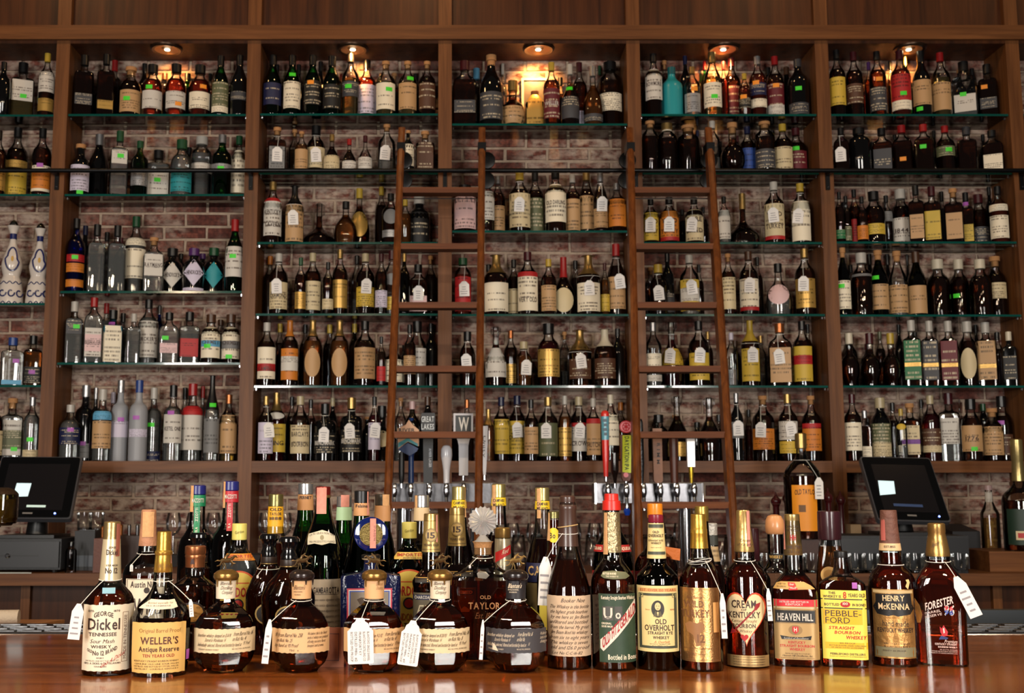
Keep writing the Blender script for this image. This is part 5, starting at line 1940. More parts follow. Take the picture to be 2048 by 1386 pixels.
pr(b, l, [('T', 'ESTD.', 178, 1219, 190, 1223, PK), ('T', '1870', 229, 1219, 241, 1223, PK),
          ('T', 'GEORGE', 189, 1226, 228, 1235, PK, {'arc': 5}), ('T', 'Dickel', 178, 1236, 242, 1258, PK),
          ('T', 'TENNESSEE', 180, 1264, 236, 1271, PK), ('T', 'Sour Mash', 183, 1277, 231, 1285, PK, {'b': False, 'sh': .3}),
          ('T', 'WHISKY', 185, 1289, 226, 1295, PK), ('T', 'OLD', 178, 1297, 188, 1303, PK, {'rot': -.4}), ('T', 'No 12', 189, 1300, 212, 1309, PK), ('T', 'BRAND', 215, 1295, 238, 1303, PK, {'rot': .4}),
          ('T', 'IVORY', 197, 1313, 212, 1316, PK), ('T', 'DISTILLED AND BOTTLED ONLY BY', 176, 1319, 242, 1321.5, PK, {'b': False}),
          ('T', 'GEO. A. DICKEL & CO. TULLAHOMA', 173, 1323.5, 246, 1327, PK), ('T', 'TENNESSEE', 192, 1330, 218, 1333, PK, {'b': False}),
          ('T', 'Geo A Dickel', 205, 1312, 252, 1322, 'r', {'b': False, 'sh': .4, 'rot': .55}),
          ('T', 'MADE IN TENNESSEE', 250, 1230, 256, 1318, (120, 90, 70), {'v': -1, 'b': False}), ('F', 247, 1224, 259, 1324, .9, (140, 110, 84))])
b.patch(204, 1176, 230, 1187, plain('pale_blue_sticker', (130, 176, 196), .6), 'shoulder_sticker', off=.001, nx=8)
b.string_tag(1158, 159, 1206, 22, 68, tilt=-.12, lobes=False)

# 2 ------------------------------------------------ wide yellow-tan label
b = fb('wide bottle with yellow-tan label reading Weller\'s and gold neck foil, second on the bar', 324,
       [(1064, 14), (1106, 15), (1145, 18.5), (1170, 20), (1190, 30), (1208, 47), (1228, 57.5), (1240, 59), (1300, 58), (1345, 55.5)], 1356, liq=WHD, fill=1232, D=46)
b.closure([(1062, 12), (1064, 14.4), (1100, 15.2), (1103, 18), (1108, 18), (1110, 16.5), (1143, 19.2), (1144, 18.6)], foil((224, 176, 70)), 'neck_foil')
b.closure([(1061.4, 11), (1062, 13)], plain('dark_cap_top', (40, 20, 16), .5), 'cap_disc')
pr(b, b.root, [('T', 'W. L. Weller', 313, 1129, 343, 1137, (120, 80, 30), {'b': False, 'sh': .3})], name='neck_script', off=.0024)
strip(b, 339, 1064, 346, 1128, PINK)
mb = MB()
b.shape([(278, 1216), (284, 1210), (302, 1198), (336, 1200), (349, 1199), (356, 1214), (345, 1217), (320, 1218), (300, 1217)], CREAM, mb, off=.001)
c = b._put(mb, 'shoulder_label')
pr(b, c, [('T', 'Bottled especially for', 296, 1203, 346, 1207, PK, {'b': False, 'sh': .3}), ('T', 'OLD IRONBRIDGE', 292, 1209, 342, 1212, PK, {'b': False})])
l = L(b, 266, 1244, 374, 1345, YTAN, edge=.0004)
pr(b, l, [('T', 'Original Barrel Proof', 280, 1256, 364, 1264, (150, 108, 52), {'b': False}), ('T', 'WELLER\'S', 283, 1273, 359, 1287, (84, 40, 24)),
          ('T', 'Antique Reserve', 280, 1292, 361, 1302, (70, 34, 24)), ('T', 'TEN YEARS OLD', 288, 1307, 352, 1313, (150, 50, 34)),
          ('T', 'KENTUCKY STRAIGHT BOURBON WHISKEY', 272, 1319, 361, 1322.5, PK, {'b': False}), ('T', 'GENUINE OLD LINE SOUR MASH', 273, 1325, 361, 1328, PK, {'b': False}),
          ('T', 'DISTILLED AND BOTTLED BY STITZEL-WELLER', 272, 1330, 361, 1333, PK, {'b': False}), ('T', 'DISTILLERY - LOUISVILLE, KENTUCKY', 273, 1335, 361, 1338, PK, {'b': False})])
b.patch(376, 1302, 384, 1322, STK['p'], 'side_sticker', off=.001, nx=3)
b.string_tag(1160, 381, 1200, 8, 34, tilt=.1)


# 3-7 ---------------------------------------------- five round stoppered bottles with a horse on each stopper
def horse(bt, row, cx, mat, flip=1):
    """little galloping horse with rider"""
    s = tsc(row, bt.Y)
    zb = zat(row, bt.Y) - bt.zb
    P = lambda x, z, y=0: ((x * flip) * s, y * s, zb + z * s)
    m = MB()
    m.tube([P(-11, 17), (P(-5, 19)), P(2, 18.5), P(8, 20)], [3.8 * s, 5.2 * s, 4.9 * s, 4.2 * s], 8, mat)          # trunk
    m.tube([P(8, 20), P(12, 24), P(16, 27)], [3.8 * s, 2.8 * s, 2.2 * s], 8, mat)                                  # neck
    m.tube([P(15, 28), P(19, 26), P(21, 24.5)], [2.0 * s, 1.6 * s, 1.0 * s], 8, mat)                               # head
    m.tube([P(-12, 18), P(-18, 19), P(-23, 17)], [1.4 * s, 1.2 * s, .5 * s], 6, mat)                               # tail
    for pts in ([(8, 18, -2), (13, 13, -2), (18, 13, -2)], [(8, 18, 2), (12, 10, 2), (8, 6, 2)], [(-9, 17, -2), (-13, 10, -2), (-19, 8, -2)], [(-9, 17, 2), (-6, 9, 2), (-8, 1, 2)], [(-6, 17, 0), (-2, 8, 0), (-1, 0, 0)]):
        m.tube([P(a, b_, c_) for a, b_, c_ in pts], [2.3 * s, 1.5 * s, 1.1 * s], 6, mat)
    m.tube([P(-2, 22), P(0, 27), P(4, 30)], [2.8 * s, 3.0 * s, 2.2 * s], 8, mat)                                   # rider
    m.tube([P(4, 30), P(6, 33)], [1.9 * s, 1.6 * s], 8, mat)
    m.tube([P(3, 29), P(8, 27), P(12, 26)], [1.0 * s, .8 * s, .6 * s], 6, mat)
    return m.build('horse_stopper', parent=bt.root)


def globe(label, cx, hw, discc, discm, neckm, labm, txts, tagpos=None, base=1349, fill=1232, flip=1, ncol=PK, tcol=PK, hm=None):
    b = fb(label, cx, [(1152, 20), (1160, 20), (1196, 19), (1203, 20), (1215, hw * .55), (1232, hw * .84), (1254, hw), (1306, hw), (1322, hw * .90), (1340, hw * .66)], base,
           liq=WH, fill=fill, facet=9, D=hw * .9, cat='bottle', per=3)
    b.p = 2
    b.closure([(1139, 12), (1142, 19), (1147, 25), (1153, 26), (1158, 24), (1161, 20)], discm, 'wax_disc', n=24)
    for a, ln in ((-.9, 12), (.4, 8), (1.6, 10)):
        d = MB()
        X = 22 * tsc(1155, b.Y) * sin(a)
        yq = -22 * tsc(1155, b.Y) * cos(a)
        zt_ = zat(1158, b.Y) - b.zb
        d.tube([(X, yq, zt_), (X, yq, zt_ - ln * .001 - .002)], [.0022, .0008], 6, discm)
        d.build('wax_drip', parent=b.root)
    horse(b, 1140, discc, hm or foil((120, 96, 60)), flip)
    n = b.closure([(1160, 20.3), (1196, 19.6), (1197, 18)], neckm, 'neck_label', n=24)
    pr(b, n, txts['neck'], off=.0026)
    l = L(b, cx - hw, 1257, cx + hw, 1305, labm, edge=.0006, nx=22)
    pr(b, l, txts['body'], off=.0016)
    if tagpos:
        b.string_tag(1199, *tagpos)
    return b


DISTCO = lambda x, c=PK: [('T', 'Blanton', x - 13, 1165, x + 10, 1172, c, {'b': False, 'sh': .35}), ('T', 'Distilling', x - 12, 1174, x + 11, 1181, c, {'b': False, 'sh': .35}), ('T', 'Company', x - 10, 1183, x + 12, 1190, c, {'b': False, 'sh': .35})]


def script(x0, x1, c=PK, date='12-11-91', wh='H', rk='41', pf='93'):
    s = {'b': False, 'sh': .35}
    m = (x0 + x1) / 2
    return [('T', 'bourbon whiskey dumped on ' + date, x0, 1266, m + 10, 1273, c, s), ('T', 'from Barrel No. 16', m + 16, 1263, x1, 1271, c, s),
            ('T', 'Stored in Warehouse  ' + wh, x0 + 14, 1275, m, 1282, c, s), ('T', 'on Rick No. ' + rk, m + 14, 1273, x1 - 14, 1281, c, s),
            ('T', 'Individually selected, filtered and bottled by hand at', x0, 1285, m + 32, 1292, c, s), ('T', pf + '  Proof', m + 36, 1283, x1 - 6, 1290, c, s),
            ('T', 'STRAIGHT BOURBON WHISKEY', x0 + 2, 1296.5, m - 12, 1299.5, c, {'b': False}), ('T', '46% ALC/VOL (93 PROOF)', m + 14, 1295.5, x1 - 4, 1298.5, c, {'b': False})]


GDISC = foil((176, 134, 66))
DDISC = plain('dark_wax_disc', (48, 38, 36), .3, .5, coat=.3)
BDISC = plain('black_wax_disc', (34, 28, 28), .3, .3, coat=.4)
NTAN = plain('tan_neck_label', (218, 172, 122), .6)
LTAN = plain('tan_band_label', (216, 176, 128), .6)
LCRM = plain('cream_band_label', (222, 200, 160), .6)
globe('round faceted bottle with gold disc and horse, no tag, leftmost of the five', 450, 62, 452, GDISC, CREAM, LCRM,
      {'neck': DISTCO(451), 'body': script(396, 506)}, flip=1, base=1350)
globe('round faceted bottle with tan band, dark wax disc and purple sticker low on its side', 602, 58, 603, DDISC, NTAN, LTAN,
      {'neck': [('T', 'Blanton\'s', 586, 1172, 608, 1181, PK, {'b': False, 'sh': .3}), ('T', 'SINGLE BARREL', 586, 1184, 604, 1187, PK, {'b': False}), ('T', 'BOURBON', 588, 1190, 600, 1193, PK, {'b': False})],
       'body': [('T', '91 from Barrel No. 258', 550, 1265, 604, 1273, PK, {'b': False, 'sh': .35}), ('T', 'on Rick No. 25', 553, 1276, 584, 1283, PK, {'b': False, 'sh': .35}),
                ('T', 'by hand at 93 Proof', 550, 1286, 596, 1293, PK, {'b': False, 'sh': .35}), ('T', '70cl   e', 579, 1297, 598, 1301, PK, {'b': False}),
                ('T', 'We believe this is the finest', 615, 1263, 654, 1269, PK, {'b': False, 'sh': .3}), ('T', 'bottle of whiskey ever produced', 615, 1271, 656, 1277, PK, {'b': False, 'sh': .3}),
                ('T', 'affording you extra flavor,', 615, 1279, 652, 1285, PK, {'b': False, 'sh': .3}), ('T', 'bouquet and aroma.', 615, 1287, 648, 1293, PK, {'b': False, 'sh': .3})]},
      tagpos=(540, 1238, 13, 84, -.1), flip=1, fill=1215)
bl = globe('round faceted bottle with peeling tan neck and wide white handwritten tag hanging in front', 748, 61, 747, GDISC, NTAN, LTAN,
           {'neck': [('T', 'Blanton', 752, 1166, 765, 1173, (150, 110, 70), {'b': False, 'sh': .3}), ('T', 'Distilling', 752, 1175, 765, 1181, (150, 110, 70), {'b': False, 'sh': .3})],
            'body': script(702, 806, date='9-2-92')}, flip=-1, fill=1228)
bl.string_tag(1199, 720, 1236, 50, 87, .03, txt=['BLANTON\'S SINGLE BARREL', 'BLANTON\'S DISTILLING CO', 'FRANKFORT KY', 'DISTILLED 1980s  #2', 'BOTTLED 1992 PROOF'], lobes=True)
bl = globe('round faceted bottle with cream neck and slanting white handwritten tag at its left', 880, 60, 878, GDISC, CREAM, LCRM,
           {'neck': DISTCO(880), 'body': script(826, 938, date='8/20/93', wh='H', rk='11')}, flip=1, fill=1214)
bl.string_tag(1199, 827, 1241, 40, 86, -.14, txt=['BLANTON\'S SINGLE BARREL', 'BLANTON\'S DISTILLING CO', 'FRANKFORT KY', 'DISTILLED 1980s  #3', 'BOTTLED 1992 PROOF'], lobes=True)
WINK = (222, 206, 180)
globe('round faceted bottle with black neck, dark grey band label and small gold horse', 1032, 61, 1034, BDISC, plain('black_neck_label', (34, 32, 36), .5), plain('charcoal_band_label', (62, 60, 64), .6),
      {'neck': [('T', 'Blanton\'s', 1016, 1169, 1043, 1178, WINK, {'b': True, 'sh': .3}), ('T', 'SINGLE BARREL', 1016, 1180, 1038, 1183, WINK, {'b': False}), ('T', 'BOURBON', 1019, 1185, 1034, 1188, WINK, {'b': False})],
       'body': script(974, 1064, WINK, date='', wh='H', rk='', pf='') + [('T', 'We believe this', 1080, 1264, 1094, 1270, WINK, {'b': False, 'sh': .3}), ('T', 'bottle of whi', 1080, 1272, 1094, 1278, WINK, {'b': False, 'sh': .3}), ('T', 'affording you', 1080, 1280, 1094, 1286, WINK, {'b': False, 'sh': .3}), ('S', [(985, 1286), (990, 1290), (996, 1302), (984, 1300)], 'i')]},
      tagpos=(966, 1240, 7, 76, -.06), flip=1, fill=1205, hm=foil((176, 140, 80)), base=1349)

# 8 ------------------------------------------------ handwritten kraft label
b = fb('wine-shaped bottle with brown waxed neck and tan label full of handwriting', 1137,
       [(994, 15), (1005, 16), (1015, 18), (1020, 17), (1092, 20), (1118, 26), (1150, 36), (1180, 43), (1200, 44.3), (1332, 44)], 1341, liq=WH, fill=1119)
WAX = plain('brown_wax', (70, 48, 40), .35, coat=.3)
b.closure([(991, 13), (994, 16), (1004, 16), (1007, 15.5), (1012, 18.5), (1018, 18.5), (1022, 17.4), (1088, 20.5), (1092, 21), (1093, 19.5)], WAX, 'wax_seal', n=28)
m = MB()
zz = zat(1052, b.Y) - b.zb
rr_ = b.r(zz) + .0022
m.tube([(rr_ * cos(a), rr_ * sin(a), zz + .003 * cos(a)) for a in [2 * pi * k / 16 for k in range(17)]], .0012, 5, plain('wax_thread', (190, 160, 110), .6))
m.build('thread', parent=b.root)
l = L(b, 1093, 1191, 1181, 1312, plain('kraft_label', (204, 176, 146), .6, var=.1, bscale=40), edge=.0002)
H_ = {'b': False, 'sh': .4}
lines = ['The Whiskey in this bottle', 'the highest grade bourbon', 'by me here at Jim Beam', 'unfiltered and bottled', 'from the barrel. My great', 'Jim Beam liked his whiskey', 'from six to eight years', 'This whiskey is seven', 'old and 126.0 proof']
pr(b, l, [('T', 'Booker Noe', 1121, 1196, 1168, 1204, PK, H_)] + [('T', t, 1098 + (i % 3), 1209 + i * 10.2, 1176 - (i % 2) * 3, 1216 + i * 10.2, PK, H_) for i, t in enumerate(lines)] + [('T', 'Lot No C-C-16-82', 1102, 1302, 1162, 1308, PK, H_)])
b.string_tag(1066, 1092, 1114, 24, 96, -.05, back=.06)

# 9 ------------------------------------------------ green label with diagonal band
b = fb('bottle with red pourer cap, silver neck and green label with white diagonal band', 1226,
       [(1020, 15), (1060, 16), (1105, 18), (1118, 20), (1132, 30), (1148, 40), (1166, 43.8), (1335, 44)], 1343, liq=WH, fill=1146)
b.closure([(987, 10), (988, 14), (1001, 14.5), (1002, 18), (1020, 18.5), (1021, 15)], plain('red_pourer', (206, 44, 34), .35), 'pourer_cap')
b.closure([(1024, 16.2), (1104, 18.8), (1105, 17)], plain('crinkled_foil', (176, 160, 124), .3, .8, bump=.9, bscale=110), 'neck_foil')
strip(b, 1206, 1026, 1217, 1110, TANP)
mb = MB()
b.shape([(1202, 1152), (1207, 1143), (1226, 1141), (1252, 1144), (1260, 1152), (1252, 1157), (1226, 1158), (1208, 1156)], plain('olive_shoulder_label', (96, 98, 70), .5), mb, off=.001)
c = b._put(mb, 'shoulder_label')
pr(b, c, [('T', 'BOTTLED IN BOND', 1206, 1145, 1233, 1149, 'i'), ('T', 'THIS WHISKEY IS', 1212, 1151, 1237, 1154, 'i', {'b': False})])
GRL = plain('green_label', (44, 66, 48), .55, var=.25, bscale=60)
l = L(b, 1197, 1187, 1270, 1324, GRL)
pr(b, l, [('T', 'Kentucky Straight Bourbon Whiskey', 1202, 1191, 1269, 1198, 'i'),
          ('R', 1204, 1212, 1226, 1240, (74, 72, 68)), ('R', 1228, 1212, 1244, 1240, (70, 70, 66)), ('T', 'U', 1206, 1215, 1224, 1236, (214, 204, 190)), ('T', 'o', 1230, 1219, 1241, 1236, (214, 204, 190)),
          ('T', 'ORIGINAL', 1202, 1244, 1222, 1248, 'i'), ('T', 'SOUR MASH', 1202, 1250, 1224, 1254, 'i'),
          ('S', [(1199, 1279), (1234, 1248), (1262, 1208), (1270, 1198), (1270, 1226), (1256, 1246), (1234, 1272), (1205, 1302), (1199, 1296)], (226, 214, 200)),
          ('T', 'OLD FITZGERALD', 1203, 1240, 1270, 1261, (168, 34, 40), {'rot': 1.08, 'off': .0018}),
          ('T', 'Bottled in Bond', 1214, 1308, 1272, 1318, 'i')])

# 10 ----------------------------------------------- pale yellow label with portrait
b = fb('black-looking bottle with maroon cap, pale yellow neck and bordered label with small portrait', 1315,
       [(1045, 15), (1116, 18.5), (1126, 20), (1140, 32), (1152, 41), (1166, 43), (1335, 43)], 1343, g=thin('smoke_glass', (.25, .22, .2)), liq=WHD, fill=1100)
b.closure([(1029, 11), (1030, 15), (1043, 15.4), (1045, 14.5)], plain('maroon_cap', (126, 26, 48), .3), 'cap')
YL = plain('pale_yellow_label', (228, 206, 142), .5)
DKG = (70, 74, 60)
c = b.closure([(1046, 15.8), (1116, 19.4), (1117, 18)], YL, 'neck_label', n=24)
pr(b, c, [('R', 1299, 1049, 1330, 1056, DKG), ('T', 'OLD', 1308, 1062, 1321, 1067, PK), ('T', 'OVERHOLT', 1299, 1069, 1330, 1075, PK), ('T', 'STRAIGHT RYE', 1299, 1080, 1329, 1083.5, PK), ('T', 'WHISKEY', 1304, 1085, 1325, 1089, PK),
          ('T', 'EIGHTY SIX PROOF', 1304, 1095, 1325, 1097, PK, {'b': False}), ('R', 1296, 1104, 1333, 1110, DKG)], off=.0026)
l = L(b, 1273, 1171, 1356, 1303, YL)
face = [('S', ell(1315, 1217, 13, 17), (44, 42, 36), .0013), ('S', ell(1315, 1212, 6, 8), (216, 196, 140), .0016), ('S', [(1306, 1232), (1310, 1221), (1315, 1224), (1320, 1221), (1324, 1232)], (90, 84, 64), .0016), ('S', [(1313, 1224), (1315, 1222), (1317, 1224), (1315, 1232)], (216, 196, 140), .0018),
        ('S', ell(1312.5, 1211, .9, .7, 8), (44, 42, 36), .0019), ('S', ell(1317.5, 1211, .9, .7, 8), (44, 42, 36), .0019), ('S', ell(1315, 1216.5, 2, .5, 8), (80, 60, 40), .0019)]
pr(b, l, [('R', 1276, 1176, 1353, 1183, (216, 160, 100)), ('T', 'EST. OVER 150 YEARS', 1280, 1177, 1352, 1182, (176, 96, 50), {'b': False, 'off': .0016}),
          ('F', 1277, 1186, 1353, 1296, 5, DKG), ('F', 1278, 1187, 1286, 1195, 1.5, (160, 150, 100)), ('F', 1344, 1187, 1352, 1195, 1.5, (160, 150, 100)),
          ('T', 'Since', 1290, 1217, 1299, 1220, (170, 90, 50), {'b': False}), ('T', '1810', 1340, 1217, 1348, 1220, (170, 90, 50), {'b': False}),
          ('T', 'OLD', 1309, 1237, 1332, 1247, PK), ('T', 'OVERHOLT', 1288, 1249, 1347, 1260, PK), ('T', 'STRAIGHT RYE', 1294, 1262, 1344, 1268, PK), ('T', 'WHISKEY', 1304, 1271, 1337, 1277, PK),
          ('T', 'A. Overholt', 1306, 1280, 1337, 1285, (176, 90, 50), {'b': False, 'sh': .4}), ('T', 'BOTTLED AT CINCINNATI, OHIO', 1298, 1286, 1339, 1288, PK, {'b': False}), ('T', 'BY A. OVERHOLT & CO.', 1303, 1289.5, 1334, 1291.5, PK, {'b': False})] + face)

# 11 ----------------------------------------------- brass label
b = fb('bottle with gold capsule, shiny brass label reading Wild Turkey and white strings round its neck', 1401,
       [(1030, 15), (1060, 16), (1096, 17.5), (1116, 19), (1130, 28), (1148, 38), (1166, 42.3), (1336, 42.5)], 1345, liq=WHR, fill=1135)
b.closure([(1028, 13), (1029, 15.5), (1040, 15.8), (1058, 16.4), (1060, 17.2), (1063, 16.6), (1065, 17.4), (1067, 16.8), (1096, 18.4), (1097, 17)], foil((224, 172, 62)), 'capsule')
l = L(b, 1359, 1175, 1438, 1323, BRASS)
PB = (120, 78, 46)
pr(b, l, [('T', 'Beyond Duplication', 1372, 1191, 1404, 1197, PB, {'b': False, 'sh': .3}), ('T', 'WILD', 1366, 1201, 1407, 1214, PB), ('T', 'TURKEY', 1361, 1219, 1418, 1234, PB),
          ('S', [(1372, 1262), (1368, 1248), (1378, 1242), (1392, 1246), (1404, 1242), (1408, 1256), (1398, 1266), (1400, 1290), (1390, 1292), (1384, 1270)], (150, 104, 62)),
          ('T', '12', 1392, 1268, 1408, 1284, PB), ('T', 'KENTUCKY STRAIGHT BOURBON WHISKEY', 1364, 1295, 1424, 1298, PB, {'b': False}), ('T', 'LAWRENCEBURG KY', 1372, 1306, 1412, 1309, PB, {'b': False}), ('F', 1361, 1178, 1436, 1320, .7, PB)])
strip(b, 1425, 1204, 1436, 1264, plain('orange_side_strip', (216, 158, 92), .5))
b.string_tag(1120, 1444, 1186, 11, 86, .03)
m = MB()
for dz, ph in ((.004, .5), (-.004, 2.2)):
    zz = zat(1122, b.Y) - b.zb
    rr_ = b.r(zz) + .002
    m.tube([(rr_ * cos(a), rr_ * sin(a), zz + dz * 1.5 * cos(a + ph)) for a in [2 * pi * k / 16 for k in range(17)]], .0007, 5, STRING)
m.build('string_loops', parent=b.root)

# 12 ----------------------------------------------- heart label
b = fb('bottle with big heart-shaped cream and red label and flared gold capsule', 1491,
       [(1022, 13), (1060, 14), (1100, 20), (1118, 20), (1127, 25), (1140, 38), (1155, 43), (1240, 44), (1330, 45)], 1338, liq=WHR, fill=1128)
b.closure([(1020, 12), (1022, 13.6), (1056, 14.4), (1058, 15), (1100, 20.8), (1103, 20), (1104, 18)], foil((222, 184, 110)), 'capsule')
pr(b, b.root, [('T', 'Cream', 1482, 1078, 1503, 1084, PK, {'b': False, 'sh': .3}), ('T', 'of Kentucky', 1477, 1086, 1508, 1092, PK, {'b': False, 'sh': .3})], name='capsule_script', off=.004)
strip(b, 1498, 1022, 1504, 1094, PINK)


def heart(cx, top, bot, hw, s=1.0):
    out = []
    H = bot - top
    for k in range(40):
        t = 2 * pi * k / 40
        x = 16 * sin(t) ** 3
        y = 13 * cos(t) - 5 * cos(2 * t) - 2 * cos(3 * t) - cos(4 * t)
        out.append((cx + x / 16 * hw * s, top + H / 2 + (-(y + 2.5) / 29.5 * 2) * H / 2 * s))
    return out


RED = plain('heart_red', (196, 52, 32), .5)
mb = MB()
CC = (1490, 1225)
b.shape(heart(1490, 1183, 1294, 41), RED, mb, off=.0009, centre=CC)
b.shape(heart(1490, 1183, 1294, 41, .955), ink('o'), mb, off=.0012, centre=CC)
b.shape(heart(1490, 1183, 1294, 41, .93), plain('heart_cream', (232, 208, 160), .5), mb, off=.0014, centre=CC)
l = b._put(mb, 'heart_label')
pr(b, l, [('T', 'CREAM', 1462, 1200, 1511, 1215, PK), ('T', 'OF', 1481, 1217, 1492, 1221, PK), ('T', 'KENTUCKY', 1456, 1223, 1519, 1235, PK),
          ('T', 'Kentucky Straight', 1461, 1238, 1511, 1244, (120, 90, 60), {'b': False, 'sh': .3}), ('T', 'BOURBON', 1463, 1247, 1509, 1255, PK), ('T', 'Whiskey', 1476, 1258, 1501, 1264, (120, 90, 60), {'b': False, 'sh': .3}),
          ('S', heart(1486, 1268, 1283, 8), (186, 34, 34), .0019), ('S', [(1467, 1257.5), (1469, 1260), (1513, 1216), (1511, 1213.5)], (150, 30, 34), .0021), ('S', [(1458, 1268), (1462, 1255), (1471, 1263)], (150, 30, 34), .0021), ('S', [(1507, 1216), (1511, 1207), (1520, 1204), (1518, 1212), (1511, 1220)], (150, 30, 34), .0021)], off=.0018)
l2 = L(b, 1450, 1310, 1534, 1333, plain('gold_band_label', (176, 146, 96), .4, .5))
pr(b, l2, [('T', 'DISTILLED BY KENTUCKY BOURBON WHISKEY', 1462, 1312 + 5 * i, 1526, 1314.5 + 5 * i, PK, {'b': False}) for i in range(4)])
b.string_tag(1120, 1536, 1176, 9, 62, .04)

# 13 ----------------------------------------------- square gold label with red and black bands
b = fb('square-shouldered bottle with gold label, red band and black band reading Heaven Hill', 1589,
       [(1030, 15), (1108, 18.5), (1138, 18.5), (1146, 22), (1160, 34), (1182, 46), (1194, 46.6), (1328, 46)], 1335, liq=WHR, fill=1150, D=42, p=5)
b.closure([(1028, 14), (1029, 15.5), (1040, 16), (1042, 15.2), (1108, 19.4), (1110, 18)], foil((200, 170, 104)), 'neck_sleeve')
pr(b, b.root, [('T', 'CHARCOAL', 1576, 1051, 1604, 1056, PK, {'b': False}), ('T', 'FILTERED', 1577, 1059, 1603, 1063, PK, {'b': False}), ('T', 'HH', 1584, 1070, 1596, 1081, 'r'), ('T', 'ONE LITER', 1576, 1092, 1606, 1098, PK), ('T', '(33.8 fl.oz.)', 1575, 1101, 1607, 1107, PK, {'b': False})], name='sleeve_print', off=.0035)
strip(b, 1570, 1030, 1574, 1100, PINK)
mb = MB()
b.shape([(1546, 1177), (1553, 1166), (1562, 1163), (1608, 1163), (1622, 1170), (1630, 1177), (1590, 1179)], plain('tan_gold_label', (196, 156, 90), .5), mb, off=.001)
c = b._put(mb, 'shoulder_label')
pr(b, c, [('S', [(1576, 1164), (1590, 1165), (1596, 1179), (1578, 1180)], (206, 44, 44)), ('T', 'Sour', 1579, 1166, 1588, 1170, 'w', {'sh': .3, 'off': .0018}), ('T', 'Mash', 1580, 1173, 1592, 1177, 'w', {'sh': .3, 'off': .0018}), ('T', 'A BETTER', 1556, 1166, 1572, 1169, PK, {'b': False}), ('T', 'BOURBON', 1554, 1171, 1572, 1174, PK, {'b': False})])
GLB = plain('matte_gold_label', (182, 150, 100), .45, .35)
l = L(b, 1545, 1198, 1635, 1318, GLB)
pr(b, l, [('R', 1547, 1198, 1633, 1212, (206, 30, 44)), ('T', 'DISTILLED AND BOTTLED IN', 1558, 1201, 1616, 1204.5, 'w', {'off': .0017}), ('T', 'KENTUCKY', 1570, 1206, 1605, 1210, 'w', {'off': .0017}),
          ('R', 1546, 1214, 1635, 1215, 'i'), ('R', 1549, 1220, 1628, 1244, 'k'), ('F', 1547.5, 1218.5, 1629.5, 1245.5, .7, PK), ('T', 'HEAVEN HILL', 1553, 1226, 1624, 1240, 'w', {'off': .0017}),
          ('S', ell(1588, 1259, 14, 10), (150, 120, 76)), ('S', [(1582, 1252), (1594, 1252), (1594, 1262), (1588, 1267), (1582, 1262)], (196, 36, 44), .0016), ('T', 'H', 1585, 1254, 1591, 1262, 'i', {'off': .002}),
          ('S', [(1557, 1270), (1562, 1273), (1614, 1273), (1620, 1270), (1618, 1278), (1590, 1277), (1560, 1278)], 'k'), ('T', 'Symbol of Excellence', 1564, 1273.5, 1613, 1276.8, 'w', {'off': .0018, 'sh': .3, 'b': False}),
          ('T', 'KENTUCKY', 1573, 1281, 1607, 1286, (190, 30, 40)), ('T', 'STRAIGHT BOURBON', 1556, 1288, 1625, 1293, (190, 30, 40)), ('T', 'WHISKEY', 1575, 1295, 1606, 1300, (190, 30, 40)),
          ('T', 'DISTILLED AND BOTTLED BY', 1566, 1305, 1616, 1307, PK, {'b': False}), ('T', 'Heaven Hill Distilleries, Inc.', 1560, 1308, 1621, 1312, PK, {'b': False, 'sh': .3}), ('T', 'BARDSTOWN, NELSON COUNTY, KENTUCKY', 1557, 1314, 1625, 1316, PK, {'b': False})])

